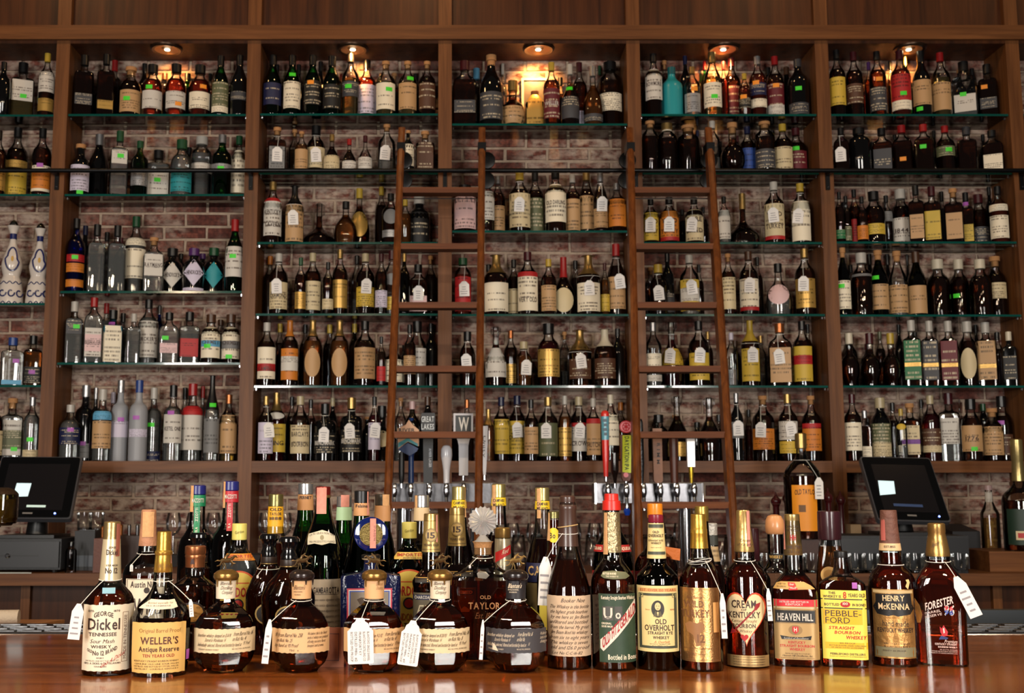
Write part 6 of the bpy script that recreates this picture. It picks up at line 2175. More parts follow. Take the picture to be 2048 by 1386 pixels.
# 14 ----------------------------------------------- yellow label flask
b = fb('flat flask with black cap and bright yellow label reading Pebbleford', 1686,
       [(1104, 13), (1120, 14), (1136, 16), (1150, 22), (1158, 34), (1168, 46), (1180, 47), (1328, 46.6)], 1336, liq=WHR, fill=1160, D=32, p=5)
b.closure([(1102, 12), (1103, 14), (1112, 14.4), (1115, 13.6)], BLACKP, 'cap')
YEL = plain('bright_yellow_label', (238, 216, 88), .5)
DY = (226, 180, 30)
l = L(b, 1642, 1180, 1733, 1318, YEL)
pr(b, l, [('T', 'THIS', 1658, 1183, 1672, 1188, PK), ('T', 'WHISKEY IS', 1647, 1190, 1683, 1195, PK), ('T', '8', 1687, 1183, 1694, 1196, (186, 50, 24)), ('T', 'YEARS OLD', 1697, 1186, 1731, 1193, PK),
          ('R', 1642, 1197, 1733, 1199, 'k'), ('T', 'BOTTLED', 1649, 1206, 1679, 1211, PK), ('S', ell(1691, 1208, 10, 6), (176, 26, 30)), ('T', '100', 1686, 1204, 1696, 1209, 'i', {'off': .0017}), ('T', 'IN BOND', 1705, 1206, 1731, 1211, PK), ('R', 1642, 1215, 1733, 1217, 'k'),
          ('R', 1646, 1218, 1724, 1248, DY), ('T', 'PEBBLE-', 1650, 1220, 1722, 1232, PK, {'b': False}), ('T', 'FORD', 1650, 1234, 1699, 1246, PK, {'b': False}),
          ('T', 'STRAIGHT', 1656, 1252, 1707, 1258, (186, 30, 26), {'sh': .2}), ('T', 'BOURBON', 1667, 1261, 1718, 1267, (186, 30, 26), {'sh': .2}), ('T', 'WHISKEY', 1689, 1270, 1730, 1277, (186, 30, 26), {'sh': .2}),
          ('R', 1648, 1284, 1733, 1297, DY), ('T', '100 PROOF', 1677, 1284, 1708, 1287, PK, {'b': False}), ('T', 'BOTTLED IN BOND UNDER SUPERVISION', 1656, 1289, 1729, 1291.5, PK, {'b': False}), ('T', 'OF UNITED STATES GOVERNMENT', 1660, 1293, 1725, 1295.5, PK, {'b': False}),
          ('T', 'PEBBLEFORD DISTILLERS', 1657, 1305, 1727, 1309, PK), ('T', 'PLANTS AT LOUISVILLE KY & LAWRENCEBURG KY', 1656, 1311, 1729, 1313, PK, {'b': False})])
b.patch(1706, 1164, 1716, 1176, STK['p'], 'shoulder_sticker', off=.001, nx=4)

# 15 ----------------------------------------------- gold and black label with torn flap
b = fb('bottle with torn gold and black label reading Henry McKenna and a brown wrapped cap', 1784,
       [(1022, 14), (1060, 17), (1098, 22), (1126, 23.5), (1132, 27), (1146, 41), (1160, 47), (1180, 48.5), (1300, 47), (1328, 48)], 1336, liq=WHR, fill=1104)
b.closure([(1020, 15), (1021, 17), (1050, 18), (1086, 21), (1087, 19)], plain('brown_paper_wrap', (104, 66, 54), .6, bump=.8, bscale=90, var=.3), 'cap_wrap')
c = b.closure([(1086, 21.4), (1100, 23), (1101, 22)], plain('cream_neck_band', (218, 186, 140), .5), 'neck_band')
pr(b, c, [('T', 'EST.1855', 1772, 1092, 1795, 1096, PK)], off=.0026)
strip(b, 1767, 1022, 1776, 1082, plain('dull_red_strip', (176, 92, 84), .6))
WGOLD = plain('worn_gold_label', (178, 134, 76), .38, .6, bump=.5, bscale=80, var=.35)
l = L(b, 1743, 1178, 1826, 1316, WGOLD)
pr(b, l, [('R', 1745, 1180, 1824, 1186, (196, 170, 120)), ('S', [(1750, 1188), (1820, 1186), (1822, 1208), (1826, 1216), (1818, 1228), (1794, 1232), (1784, 1229), (1774, 1232), (1752, 1228), (1744, 1214), (1750, 1204)], 'k'),
          ('T', 'HENRY', 1764, 1190, 1808, 1201, (226, 196, 150), {'off': .0026}), ('T', 'McKENNA', 1755, 1206, 1817, 1218, (226, 196, 150), {'off': .0026}),
          ('T', 'hand made', 1762, 1240, 1814, 1252, (40, 26, 20), {'b': False}), ('T', 'KENTUCKY WHISKEY', 1751, 1255, 1823, 1264, (40, 26, 20)),
          ('T', 'KENTUCKY STRAIGHT', 1763, 1285, 1815, 1288, PK, {'b': False}), ('T', 'BOURBON WHISKEY', 1763, 1291, 1815, 1294, PK, {'b': False}), ('R', 1745, 1294, 1825, 1313, (124, 118, 88)), ('T', 'EIGHTY SIX PROOF', 1760, 1299, 1806, 1302, PK, {'b': False, 'off': .0017})])
mb = MB()
b.shape([(1811, 1172), (1816, 1161), (1812, 1159), (1818, 1158), (1820, 1164), (1816, 1178)], plain('peeled_label_scrap', (222, 190, 130), .6), mb, off=.001)
b._put(mb, 'label_scrap')
rx = b.rmax
z1, z2 = zat(1192, b.Y) - b.zb, zat(1238, b.Y) - b.zb
m = MB()
pts = [(.0415, -.026, z1), (.050, -.048, z1 - .012), (.054, -.052, z1 - .03), (.050, -.048, z2), (.044, -.032, z2 - .002), (.0415, -.026, z2 + .02)]
m.add(pts + [(a, y_ + .001, z_) for a, y_, z_ in pts], [(0, 1, 2, 3, 4, 5), (11, 10, 9, 8, 7, 6)] + [(i, i + 6, (i + 1) % 6 + 6, (i + 1) % 6) for i in range(6)], WGOLD)
m.build('torn_flap', parent=b.root, smooth=False)
m = MB()
zz = zat(1129, b.Y) - b.zb
rr_ = b.r(zz) + .0015
m.tube([(rr_ * cos(a), rr_ * sin(a), zz) for a in [2 * pi * k / 18 for k in range(19)]], .0008, 5, STRING)
m.build('string', parent=b.root)

# 16 ----------------------------------------------- square bottle printed on the glass
b = fb('square red-brown bottle with writing on bare glass and white tag, rightmost on the bar', 1880,
       [(1050, 17), (1066, 17.5), (1096, 23), (1108, 24), (1124, 24), (1132, 28), (1150, 42), (1168, 49.5), (1180, 50.5), (1328, 50.5)], 1334, liq=WHR, fill=1120, D=44, p=5)
b.closure([(1046, 15), (1048, 18), (1064, 18.4), (1066, 17.6), (1082, 21), (1104, 24.6), (1108, 24.8), (1112, 24.6), (1113, 22)], foil((190, 146, 78)), 'capsule')
pr(b, b.root, [('T', 'Forester', 1868, 1083, 1884, 1093, PK, {'b': False, 'sh': .3, 'rot': .4})], name='capsule_script', off=.0045)
WK = (226, 200, 190)
pr(b, b.root, [('T', 'FORESTER', 1849, 1198, 1906, 1213, WK, {'rot': .30, 'off': .0016}),
               ('T', 'BARREL', 1848, 1221, 1880, 1226, WK, {'rot': .22, 'b': False}), ('T', 'RESERVE', 1848, 1228, 1882, 1233, WK, {'rot': .22, 'b': False}), ('T', '96', 1885, 1209, 1906, 1229, 'w', {'sh': .15, 'off': .0014}), ('T', '96', 1886.5, 1210.5, 1904.5, 1219, (196, 40, 50), {'sh': .15, 'off': .002}), ('T', '96', 1886.5, 1219, 1904.5, 1228, (40, 70, 160), {'sh': .15, 'off': .0017}),
               ('S', [(1876, 1252), (1880, 1256), (1884, 1249), (1888, 1256), (1892, 1262), (1890, 1270), (1882, 1272), (1877, 1264)], (190, 30, 44)), ('S', [(1882, 1256), (1885, 1254), (1886, 1264), (1883, 1266)], 'w', .0018), ('S', [(1873, 1278), (1878, 1270), (1892, 1274), (1890, 1277)], (30, 50, 110)),
               ('T', 'Premium', 1884, 1278, 1909, 1284, WK, {'b': False, 'sh': .3}), ('T', 'KENTUCKY STRAIGHT', 1865, 1285, 1909, 1289, WK), ('T', 'BOURBON WHISKY', 1871, 1291, 1909, 1294.5, WK),
               ('T', '48% ALC/VOL (96 PROOF)', 1874, 1297, 1909, 1299, WK, {'b': False}), ('T', 'DISTILLED AND BOTTLED BY OLD FORESTER', 1858, 1300.5, 1909, 1302.5, WK, {'b': False}), ('T', 'DISTILLING CO. AT LOUISVILLE, KENTUCKY, U.S.A.', 1853, 1304, 1909, 1306, WK, {'b': False})], name='glass_print')
b.string_tag(1122, 1913, 1153, 24, 82, .42)

# ---------------------------------------------------------------- second and third rows on the bar
def tube_row(*a):
    return list(a)


b = fb('amber bottle with tan paper over its cap and cream label, behind the first two', 293,
       [(1022, 14), (1060, 15.5), (1092, 18), (1106, 20), (1120, 32), (1134, 44), (1148, 48), (1300, 48)], Y=2.50, fill=1148)
b.closure([(1019, 13), (1021, 15), (1050, 16), (1091, 18.6), (1092, 17)], plain('tan_wrap_paper', (176, 124, 92), .6, bump=.8, bscale=80, var=.25), 'cap_wrap')
strip(b, 281, 1024, 304, 1075, TANP, 'paper_patch')
l = L(b, 252, 1157, 330, 1240, CREAM)
pr(b, l, [('T', 'Austin Nichols', 261, 1162, 328, 1174, PK), ('S', ell(294, 1180, 6, 6), (60, 50, 44)), ('T', 'WILD', 268, 1196, 326, 1232, PK), ('F', 254, 1158, 330, 1241, .8, PK)])
b.string_tag(1106, 262, 1128, 6, 14)
b = fb('dimpled amber bottle with copper cap marked by a small bird', 388,
       [(1094, 19), (1135, 19), (1150, 19), (1160, 30), (1172, 44), (1184, 47), (1300, 46)], Y=2.44, fill=1170, liq=WH, D=40)
b.closure([(1091, 18), (1093, 21), (1107, 21.4), (1109, 20), (1112, 21), (1115, 20), (1134, 19.6), (1135, 18)], foil((196, 120, 72)), 'cap')
mb = MB()
b.shape([(378, 1129), (380, 1120), (383, 1118), (386, 1122), (387, 1129)], ink((60, 26, 20)), mb, off=.0035)
b._put(mb, 'bird_mark')
mb = MB()
rr = random.Random(5)
for i in range(46):
    X, z = rr.uniform(-.8, .8) * b.rmax, rr.uniform(.04, .115)
    q = b.surf(X, z, -.001)
    mb.lathe([(-.003, .004), (0, .0055), (.0015, .002)], 6, CLR, c=q)
b._put(mb, 'dimples')
mb = MB()
b.shape(ell(385, 1225, 26, 22), plain('dark_oval_label', (40, 26, 20), .4), mb)
b.shape(ell(385, 1225, 22, 18), plain('gold_oval', (180, 130, 60), .4), mb, off=.0013)
b._put(mb, 'oval_label')


def amaro(label, cx, Y, top, colr, capc, txt, strx):
    b = fb(label, cx, [(top + 20, 15), (top + 60, 15.5), (top + 80, 17), (top + 95, 24), (top + 112, 34), (top + 140, 38), (top + 300, 38)], Y=Y, liq=BLK, fill=top + 96)
    b.closure([(top, 13), (top + 2, 16), (top + 18, 16.4), (top + 20, 14)], plain('royal_blue_cap', (34, 38, 110), .3), 'cap')
    c = b.closure([(top + 20, 16), (top + 42, 16.4), (top + 43, 15)], plain('neck_' + txt[1], txt[0], .45), 'neck_label')
    pr(b, c, [('T', txt[2], cx - 12, top + 27, cx + 12, top + 35, 'w')], off=.0026)
    s = b.patch(cx - 7, top + 43, cx + 5, top + 100, plain('neck_' + txt[1], txt[0], .45), 'neck_strip', off=.001, nx=5)
    pr(b, s, [('T', 'RAMAZZOTTI', cx - 4, top + 46, cx + 1, top + 94, 'w', {'v': -1})])
    strip(b, strx, top + 1, strx + 7, top + 54, TANP)
    return b


amaro('dark bottle with blue cap and green neck label, third row left', 392, 2.775, 970, 'e', 'b', ((30, 128, 84), 'green', 'MAZZOTTI'), 376)
amaro('dark bottle with blue cap and red neck label, third row left', 458, 2.71, 962, 'r', 'b', ((176, 34, 46), 'red', 'MAZZOTTI'), 440)


def black_stopper(label, cx, Y, top, hw, w0):
    b = fb(label, cx, [(top + 52, 16), (top + 60, 17), (top + 72, 24), (top + 95, hw * .8), (top + 125, hw), (top + 230, hw * .86)], Y=Y, liq=WH, fill=top + 66, cat='decanter', D=36)
    b.closure([(top, w0 * .8), (top + 4, w0), (top + 10, w0), (top + 16, w0 * .74), (top + 30, w0 * .66), (top + 36, w0 * .8), (top + 44, w0 * .8), (top + 50, w0 * .78)], plain('gloss_black_stopper', (12, 12, 14), .15, coat=.5), 'stopper', n=28)
    b.closure([(top + 46, w0 * .82), (top + 48, w0 * .84), (top + 58, w0 * .84), (top + 60, w0 * .8)], plain('dark_collar', (46, 34, 28), .4), 'collar')
    b.closure([(top + 58.5, w0 * .86), (top + 60, w0 * .86)], capmat('g'), 'gold_ring')
    mb = MB()
    b.shape([(cx + 26 * cos(a), top + 160 + 22 * sin(a)) for a in [2 * pi * k / 20 for k in range(20)]], ink((190, 160, 96)), mb)
    b.shape([(cx + 23 * cos(a), top + 160 + 19 * sin(a)) for a in [2 * pi * k / 20 for k in range(20)]], ink((34, 24, 22)), mb, off=.0013)
    b._put(mb, 'oval_label')
    return b


black_stopper('teardrop decanter with black stopper behind the copper-capped bottle', 396, 2.62, 1065, 35, 20)
x = black_stopper('teardrop decanter with black stopper, left of the pair in the second row', 536, 2.52, 1067, 46, 20)
x.string_tag(1136, 514, 1150, 4, 6)
black_stopper('teardrop decanter with taller black stopper, right of the pair in the second row', 576, 2.44, 1073, 54, 21)


def gin(label, cx, Y, top, g, liq, imp, reds, hwf=1.0):
    hw = 40 * hwf
    b = fb(label, cx, [(top + 32, 13), (top + 46, 15), (top + 62, 26), (top + 78, 36), (top + 92, hw), (top + 240, hw * .98)], Y=Y, g=g, liq=liq, fill=top + 70, D=26, p=4)
    b.closure([(top, 14), (top + 1, 15), (top + 32, 15), (top + 33, 13)], plain('pale_yellow_cap', (218, 206, 110), .4), 'cap')
    pr(b, b.root, [('T', 'Gordon', cx - 9, top + 14, cx + 9, top + 20, (110, 96, 40), {'b': False, 'rot': .15})], name='cap_script', off=.0035)
    c = L(b, cx - 30, top + 60, cx + 36, top + 74, plain('import_' + imp[0], imp[1], .5), 'shoulder_label')
    pr(b, c, [('T', 'IMPORTED', cx - 24, top + 62, cx + 30, top + 68, (170, 50, 24)), ('T', 'FROM ENGLAND', cx - 12, top + 70, cx + 26, top + 73, PK, {'b': False})])
    YB_ = plain('gin_yellow', (222, 192, 84), .5)
    l = L(b, cx - hw * .88, top + 112, cx + hw * .88, top + 226, YB_)
    mb = MB()
    dome = [(cx + 33 * cos(a), top + 118 - 24 * sin(a)) for a in [pi * k / 14 for k in range(15)]]
    b.shape(dome, ink((206, 84, 34)), mb, off=.0009)
    b.shape([(cx + (u - cx) * .88, top + 118 + (v - top - 118) * .86) for u, v in dome], YB_, mb, off=.0012)
    b._put(mb, 'arched_label')
    pr(b, l, [('S', ell(cx, top + 106, 5, 5), (120, 100, 40)), ('R', cx - hw * .88, top + 118, cx + hw * .88, top + 120, (206, 70, 40)), ('T', 'GORDON\'S', cx - 36, top + 128, cx + 36, top + 146, (176, 30, 34)),
              ('S', ell(cx, top + 162, 12, 12), (40, 40, 40)), ('S', ell(cx, top + 162, 9, 9), (176, 40, 36), .0016), ('T', 'LONDON DRY', cx - 34, top + 182, cx + 34, top + 196, (176, 90, 34)), ('T', 'DISTILLED', cx - 30, top + 201, cx + 30, top + 208, PK), ('T', 'LONDON', cx - 22, top + 212, cx + 22, top + 219, PK)])
    return b


gin('clear gin bottle with pale yellow cap and orange shoulder label behind the leftmost horse stopper', 476, 2.60, 1047, CLR, liquid('clear_spirit', (.93, .95, .95), .02), ('orange', (226, 140, 40)), 1)
gin('green gin bottle with pale yellow cap and red and yellow label', 818, 2.64, 1044, thin('gin_green_glass', (.14, .30, .16)), BLK, ('yellow', (226, 190, 96)), 1)


def tall(label, cx, Y, top, caph, capm, nlab, nx0, g=VGR, liq=GRN_D, hw=40, fill=None, strip_=None, neck=15, necklen=50, ntext=None, capname='cap'):
    b = fb(label, cx, [(top + caph, neck * .92), (top + caph + necklen, neck * 1.15), (top + caph + necklen + 22, neck * 1.5), (top + caph + necklen + 60, hw * .80), (top + caph + necklen + 95, hw), (top + 320, hw)], Y=Y, g=g, liq=liq, fill=fill or top + caph + necklen + 24)
    b.closure([(top, neck * .85), (top + 1.5, neck), (top + caph, neck), (top + caph + .6, neck * .9)], capm, capname)
    if nlab:
        c = b.closure([(top + caph + 1, neck * 1.02), (top + caph + nx0, neck * 1.12), (top + caph + nx0 + 1, neck)], nlab, 'neck_label')
        if ntext:
            pr(b, c, [('T', t, cx - neck * .8, top + caph + 4 + 9 * i, cx + neck * .8, top + caph + 10 + 9 * i, cc) for i, (t, cc) in enumerate(ntext)], off=.0026)
    if strip_:
        strip(b, *strip_)
    return b


SILV = foil((190, 192, 196))
OLV = foil((150, 140, 84))
tall('bottle with olive-gold cap and bright yellow neck label reading Old Taylor', 549, 2.68, 988, 24, OLV, plain('yellow_neck', (226, 166, 28), .5), 54, CLR, WH, 40, ntext=[('OLD', PK), ('TAYLOR', PK), ('', PK), ('1888', PK)][:2] + [('1888', PK)])
tall('green bottle with silver cap and tan neck label, in the third row', 609, 2.78, 966, 22, SILV, plain('tan_neck_paper', (196, 144, 96), .6), 32, hw=40, ntext=[('FERNET', PK)])
b = tall('big green bottle with red and gold capsule, winged white neck label and paper body label', 644, 2.60, 973, 20, foil((190, 44, 44)), None, 0, hw=44, neck=15, necklen=30, strip_=(631, 975, 651, 1028, PINK))
b.closure([(990, 15.4), (995, 15.6), (996, 14)], capmat('g'), 'gold_ring')
mb = MB()
b.shape([(614, 1078), (616, 1068), (630, 1064), (643, 1060), (656, 1064), (669, 1072), (671, 1088), (658, 1086), (643, 1090), (628, 1087), (614, 1090)], plain('crest_label', (204, 196, 172), .6), mb, off=.001)
c = b._put(mb, 'neck_crest')
pr(b, c, [('T', 'LA PIU GELIDA NON TEME', 618, 1069, 668, 1073, PK, {'b': False, 'arc': 5}), ('T', 'MA PRODOTTO PARIGI', 618, 1082, 668, 1086, PK, {'b': False, 'arc': 1}), ('S', ell(643, 1075, 4, 5), (150, 140, 110))])
l = L(b, 602, 1158, 686, 1300, plain('old_paper_label', (184, 170, 150), .6, var=.1, bscale=30))
pr(b, l, [('T', '- GAMBAROTTA -', 622, 1174, 684, 1186, (40, 30, 28)), ('R', 604, 1188, 685, 1188.8, PK)] + [('T', 'Amaro tonico digestivo antico', 624, 1196 + i * 11, 682, 1201 + i * 11, PK, {'b': False, 'sh': .35}) for i in range(7)])
tall('green bottle with silver cap, pink strip and pale green neck label', 687, 2.80, 992, 21, SILV, plain('mint_neck_label', (170, 204, 164), .55), 27, hw=36, strip_=(680, 990, 697, 1014, PINK))
tall('dark green bottle with black cap and tan signed neck label behind the round blue seal', 722, 2.67, 981, 24, plain('black_cap', (20, 20, 22), .35), plain('tan_neck_paper', (196, 144, 96), .6), 26, hw=38, ntext=[('Felsina', PK)], strip_=(733, 983, 738, 1030, PINK))
tall('dark green bottle with grey cap and tan neck label right of the round blue seal', 764, 2.76, 988, 22, foil((120, 112, 100)), plain('tan_neck_paper', (196, 144, 96), .6), 32, hw=36, strip_=(764, 989, 778, 1012, TANP))
tall('dark bottle with silver cap and drawn bird label, behind the necks marked 15', 843, 2.76, 990, 24, SILV, plain('bird_neck_label', (206, 180, 140), .55), 27, g=thin('smoke_glass', (.25, .22, .2)), liq=BLK, hw=40, strip_=(827, 991, 834, 1016, TANP))

# navy square bottle with a round medallion stopper
NB = plain('navy_hammered_glass', (14, 22, 60), .1, coat=.8, bump=1.0, bscale=55)
b = fb('square navy hammered-glass bottle with silver label and round gold medallion on its neck', 741, [(1108, 13), (1140, 15), (1146, 40), (1149, 58), (1154, 60), (1310, 60)], Y=2.50, g=NB, liq=None, D=34, p=9, seg=48, per=2)
b.closure([(1110, 15), (1112, 18), (1118, 18), (1121, 12), (1142, 13), (1143, 11)], plain('pale_neck_paper', (190, 160, 120), .5), 'neck_band')
b.closure([(1108, 14), (1110, 19), (1116, 19), (1118, 15)], BLACKP, 'collar')
zc = zat(1068, b.Y) - b.zb
R_ = 34 * tsc(1068, b.Y)
m = MB().lathe([(-.008, R_ * .9), (-.006, R_), (.006, R_), (.008, R_ * .9)], 40, plain('blue_glass_ring', (16, 28, 84), .08, coat=.8))
md = m.build('medallion', parent=b.root, loc=(0, -.004, zc))
md.rotation_euler = (pi / 2, 0, 0)
m = MB().lathe([(.0085, R_ * .68), (.0105, R_ * .68), (.0108, R_ * .60), (.0095, R_ * .58), (.0095, .001)], 40, plain('coin_gold', (120, 104, 60), .35, .8, bump=.8, bscale=220))
m.build('gold_disc', parent=md)
m = MB().box(-.0065, .0065, -.016, -.014, -.03, .034, PINK)
ts = m.build('tax_strip', parent=b.root, loc=(.004, 0, zc), smooth=False)
pr_ = MB()
V, Fc = text_geo('17A05911')
pr_.add([(.0015 + (1 - b_) * -.004 + .004, -.0163, zc + .018 - a * .032) for a, b_ in V], Fc, ink((120, 60, 60)))
pr_.build('lettering', parent=ts, loc=(.0, 0, -zc), smooth=False)
l = L(b, 694, 1176, 784, 1310, ink((184, 60, 80)))
pr(b, l, [('R', 697, 1179, 781, 1310, 'w', .0012), ('R', 699, 1181, 779, 1310, (50, 80, 170), .0015), ('R', 701, 1183, 777, 1310, 'b', .0018, plain('silver_panel', (150, 138, 124), .35, .7)), ('S', [(714, 1198), (722, 1194), (738, 1196), (736, 1206), (720, 1208)], (70, 54, 40), .0021)])

# two bottles whose neck sleeves read 15
for n_, (cx, Y, tp, hw, lb) in enumerate(((862, 2.54, 1027, 36, 'dark bottle whose gold neck sleeve reads 15, the lower of the two, charcoal label below'), (914, 2.66, 1015, 42, 'dark bottle whose gold neck sleeve reads 15, the taller of the two'))):
    b = fb(lb, cx, [(tp + 12, 14), (tp + 75, 18), (tp + 110, 19), (tp + 118, 25), (tp + 135, 38), (tp + 150, hw), (tp + 300, hw)], Y=Y, liq=WHD, fill=tp + 84, D=38, p=3)
    b.closure([(tp, 13), (tp + 1, 14.6), (tp + 14, 15), (tp + 15, 14)], foil((206, 168, 96)), 'cap')
    c = b.closure([(tp + 15, 15), (tp + 76, 19), (tp + 77, 17)], plain('gold_sleeve', (178, 150, 92), .35, .6), 'neck_sleeve')
    yb = tp + 44
    pr(b, c, [('S', ell(cx, yb, 13, 14), (60, 46, 30), .0026), ('S', ell(cx, yb, 12.2, 13.2), (178, 150, 92), .0029), ('S', ell(cx, yb, 11, 12), (60, 46, 30), .0031), ('S', ell(cx, yb, 10.3, 11.3), (184, 156, 98), .0033),
              ('T', '15', cx - 8, yb - 6, cx + 8, yb + 6, PK, {'off': .0037}), ('T', 'YEARS OLD', cx - 15, tp + 61, cx + 15, tp + 66, PK, {'off': .0029}), ('R', cx - 18, tp + 72, cx + 18, tp + 73, PK, .003)], off=.003)
    if n_ == 0:
        strip(b, 872, 1030, 875, 1085, PINK)
    sl = L(b, cx - 32, tp + 128, cx + 32, tp + 138, ink((34, 28, 26)), 'shoulder_label')
    pr(b, sl, [('T', '101', cx - 8, tp + 130, cx + 8, tp + 136, 'g'), ('R', cx - 32, tp + 127.5, cx + 32, tp + 128.6, 'g')])
    l = L(b, cx - 40, tp + 158, cx + 40, tp + 280, plain('khaki_black_label', (92, 84, 66), .5))
    pr(b, l, [('R', cx - 36, tp + 162, cx + 36, tp + 172, 'n'), ('T', 'CHARCOAL MELLOWED', cx - 33, tp + 164, cx + 34, tp + 170, 'w', {'off': .0018}), ('T', 'EVAN WILLIAMS'[:4], cx - 30, tp + 182, cx + 30, tp + 206, (190, 180, 150), {'b': False, 'sh': .3})])


def campari(label, cx, Y, top, strx, hw=38, body=False):
    b = tall(label, cx, Y, top, 26, foil((214, 196, 120)), plain('campari_yellow', (232, 196, 34), .5), 17, CLR, liquid('dark_red_bitter', (.09, .008, .012), .05), hw, ntext=[('CAMPARI', PK), ('MILANO', PK)][:2], strip_=(strx, top + 2, strx + 8, top + 62, TANP), neck=14, necklen=52)
    if body:
        l = L(b, cx - 34, 1126, cx + 34, 1164, plain('navy_label', (24, 30, 74), .45))
        pr(b, l, [('T', 'CAMPARI', cx - 30, 1132, cx + 46, 1150, (206, 170, 110))])
        l2 = L(b, cx - 34, 1166, cx + 34, 1260, plain('khaki_label', (112, 100, 66), .5), 'lower_label')
    return b


campari('dark red bottle with yellow capped neck between the 15 neck and the crystal stopper', 918, 2.80, 973, 930)
campari('dark red bottle with gold cap and pink strip just right of the crystal stopper', 998, 2.82, 968, 984)
campari('dark red bottle with yellow neck band and navy label, left of the waxed bottle', 1086, 2.66, 975, 1075, 38, True)

# crystal stopper decanter
b = fb('broad glass decanter with sunburst crystal stopper and gold lettering on the glass', 966, [(1086, 17), (1108, 18), (1116, 20), (1132, 32), (1148, 58), (1152, 66), (1158, 68), (1310, 66)], Y=2.46, fill=1158, liq=WHR, D=46, p=4, cat='decanter', seg=48, xrow=1200)
b.closure([(1083, 21), (1086, 19), (1090, 17.5), (1108, 17.2), (1109, 16)], plain('cork', (178, 128, 80), .8), 'cork')
CRY = liquid('cut_crystal', (.86, .83, .80), .32, 1.45, .08)
zc = zat(1042, b.Y) - b.zb
s_ = tsc(1042, b.Y)
m = MB()
n = 40
vs = []
for side in (-1, 1):
    for k in range(n):
        a = 2 * pi * k / n
        r = (30 if k % 2 else 26.5) * s_
        vs.append((r * cos(a), side * .004, zc + r * sin(a)))
for side in (-1, 1):
    for k in range(n):
        a = 2 * pi * k / n
        r = 9 * s_
        vs.append((r * cos(a), side * (.012 if k % 2 else .009), zc + r * sin(a)))
vs += [(0, -.013, zc), (0, .013, zc)]
fs = []
for k in range(n):
    k2 = (k + 1) % n
    fs += [(k, k2, n + k2, n + k), (k, 2 * n + k, 2 * n + k2, k2), (n + k2, 3 * n + k2, 3 * n + k, n + k), (2 * n + k2, 2 * n + k, 4 * n), (3 * n + k, 3 * n + k2, 4 * n + 1)]
m.add(vs, fs, CRY)
st = m.build('sunburst_stopper', parent=b.root, smooth=False)
b.closure([(1070, 6), (1074, 9), (1080, 14), (1084, 20), (1086, 18)], CRY, 'stopper_base')
pr(b, b.root, [('T', 'OLD', 960, 1190, 982, 1197, (186, 130, 84)), ('T', 'TAYLOR', 937, 1204, 1000, 1217, (186, 130, 84)), ('T', 'Est. 1887', 950, 1224, 990, 1236, (150, 96, 60), {'b': False, 'sh': .3})], name='glass_print')
mb = MB()
b.shape([(954, 1146), (960, 1141), (972, 1143), (979, 1150), (972, 1157), (956, 1155)], plain('silver_neck_badge', (170, 164, 152), .35, .7), mb, off=.001)
b._put(mb, 'neck_badge')
m = MB()
for k in range(-9, 10):
    X = k * .0066
    m.tube([b.surf(X, .012, .0005), b.surf(X, .075, .0005)], .0018, 6, liquid('bar_red_whiskey', (.42, .045, .012)))
m.build('flutes', parent=b.root)
b.string_tag(1114, 940, 1130, 4, 6)

# can-sleeved neck, red and silver
b = fb('bottle with gold cap over silver neck sleeve crossed by a red band', 1006, [(1075, 15), (1120, 17), (1150, 20), (1170, 34), (1190, 38), (1300, 38)], Y=2.56, fill=1170)
b.closure([(1055, 13), (1057, 15), (1074, 15.4), (1076, 14.4)], foil((204, 160, 86)), 'cap')
c = b.closure([(1077, 15.8), (1148, 18.4), (1149, 17)], plain('silver_sleeve', (196, 184, 156), .3, .6), 'neck_sleeve')
pr(b, c, [('S', [(991, 1106), (1008, 1098), (1022, 1090), (1022, 1108), (1008, 1116), (991, 1126)], (190, 34, 34), .003), ('T', 'Red', 1004, 1098, 1016, 1108, 'i', {'rot': .4, 'sh': .3, 'b': False, 'off': .0036})], off=.003)

# yellow round-label neck behind the waxed bottle
b = fb('narrow red-brown bottle with gold cap and round yellow neck label', 1110, [(1036, 12), (1080, 15), (1110, 18), (1140, 32), (1160, 36), (1300, 36)], Y=2.50, liq=WHR, fill=1040, g=CLR)
b.closure([(1023, 11), (1024, 12.6), (1036, 12.6), (1037, 11)], OLV, 'cap')
mb = MB()
b.shape(ell(1108, 1071, 12, 15), plain('round_yellow_label', (238, 206, 40), .5), mb, off=.001)
c = b._put(mb, 'neck_label')
pr(b, c, [('T', 'Bo', 1100, 1066, 1112, 1077, PK)])
strip(b, 1094, 1026, 1101, 1082, TANP)
L(b, 1078, 1182, 1104, 1260, plain('bright_yellow_label', (238, 216, 88), .5))

# round dark bottle with red labels behind the red pourer
b = fb('round dark bottle with red ribbon labels behind the red pourer bottle', 1226, [(1010, 14), (1050, 15), (1068, 22), (1090, 34), (1110, 40), (1130, 42), (1300, 41)], Y=2.64, liq=BLK, fill=1060, g=thin('smoke_glass', (.25, .22, .2)))
b.closure([(1002, 12), (1004, 14.5), (1024, 15), (1025, 13)], BLACKP, 'cap')
rl = L(b, 1188, 1090, 1264, 1104, plain('red_ribbon_label', (170, 36, 34), .5), 'ribbon_label')
pr(b, rl, [('T', 'GRAND', 1190, 1094, 1204, 1100, 'i'), ('T', 'LIQUEUR', 1242, 1094, 1262, 1100, 'i')])
L(b, 1184, 1142, 1268, 1160, plain('red_ribbon_label', (170, 36, 34), .5), 'lower_ribbon')

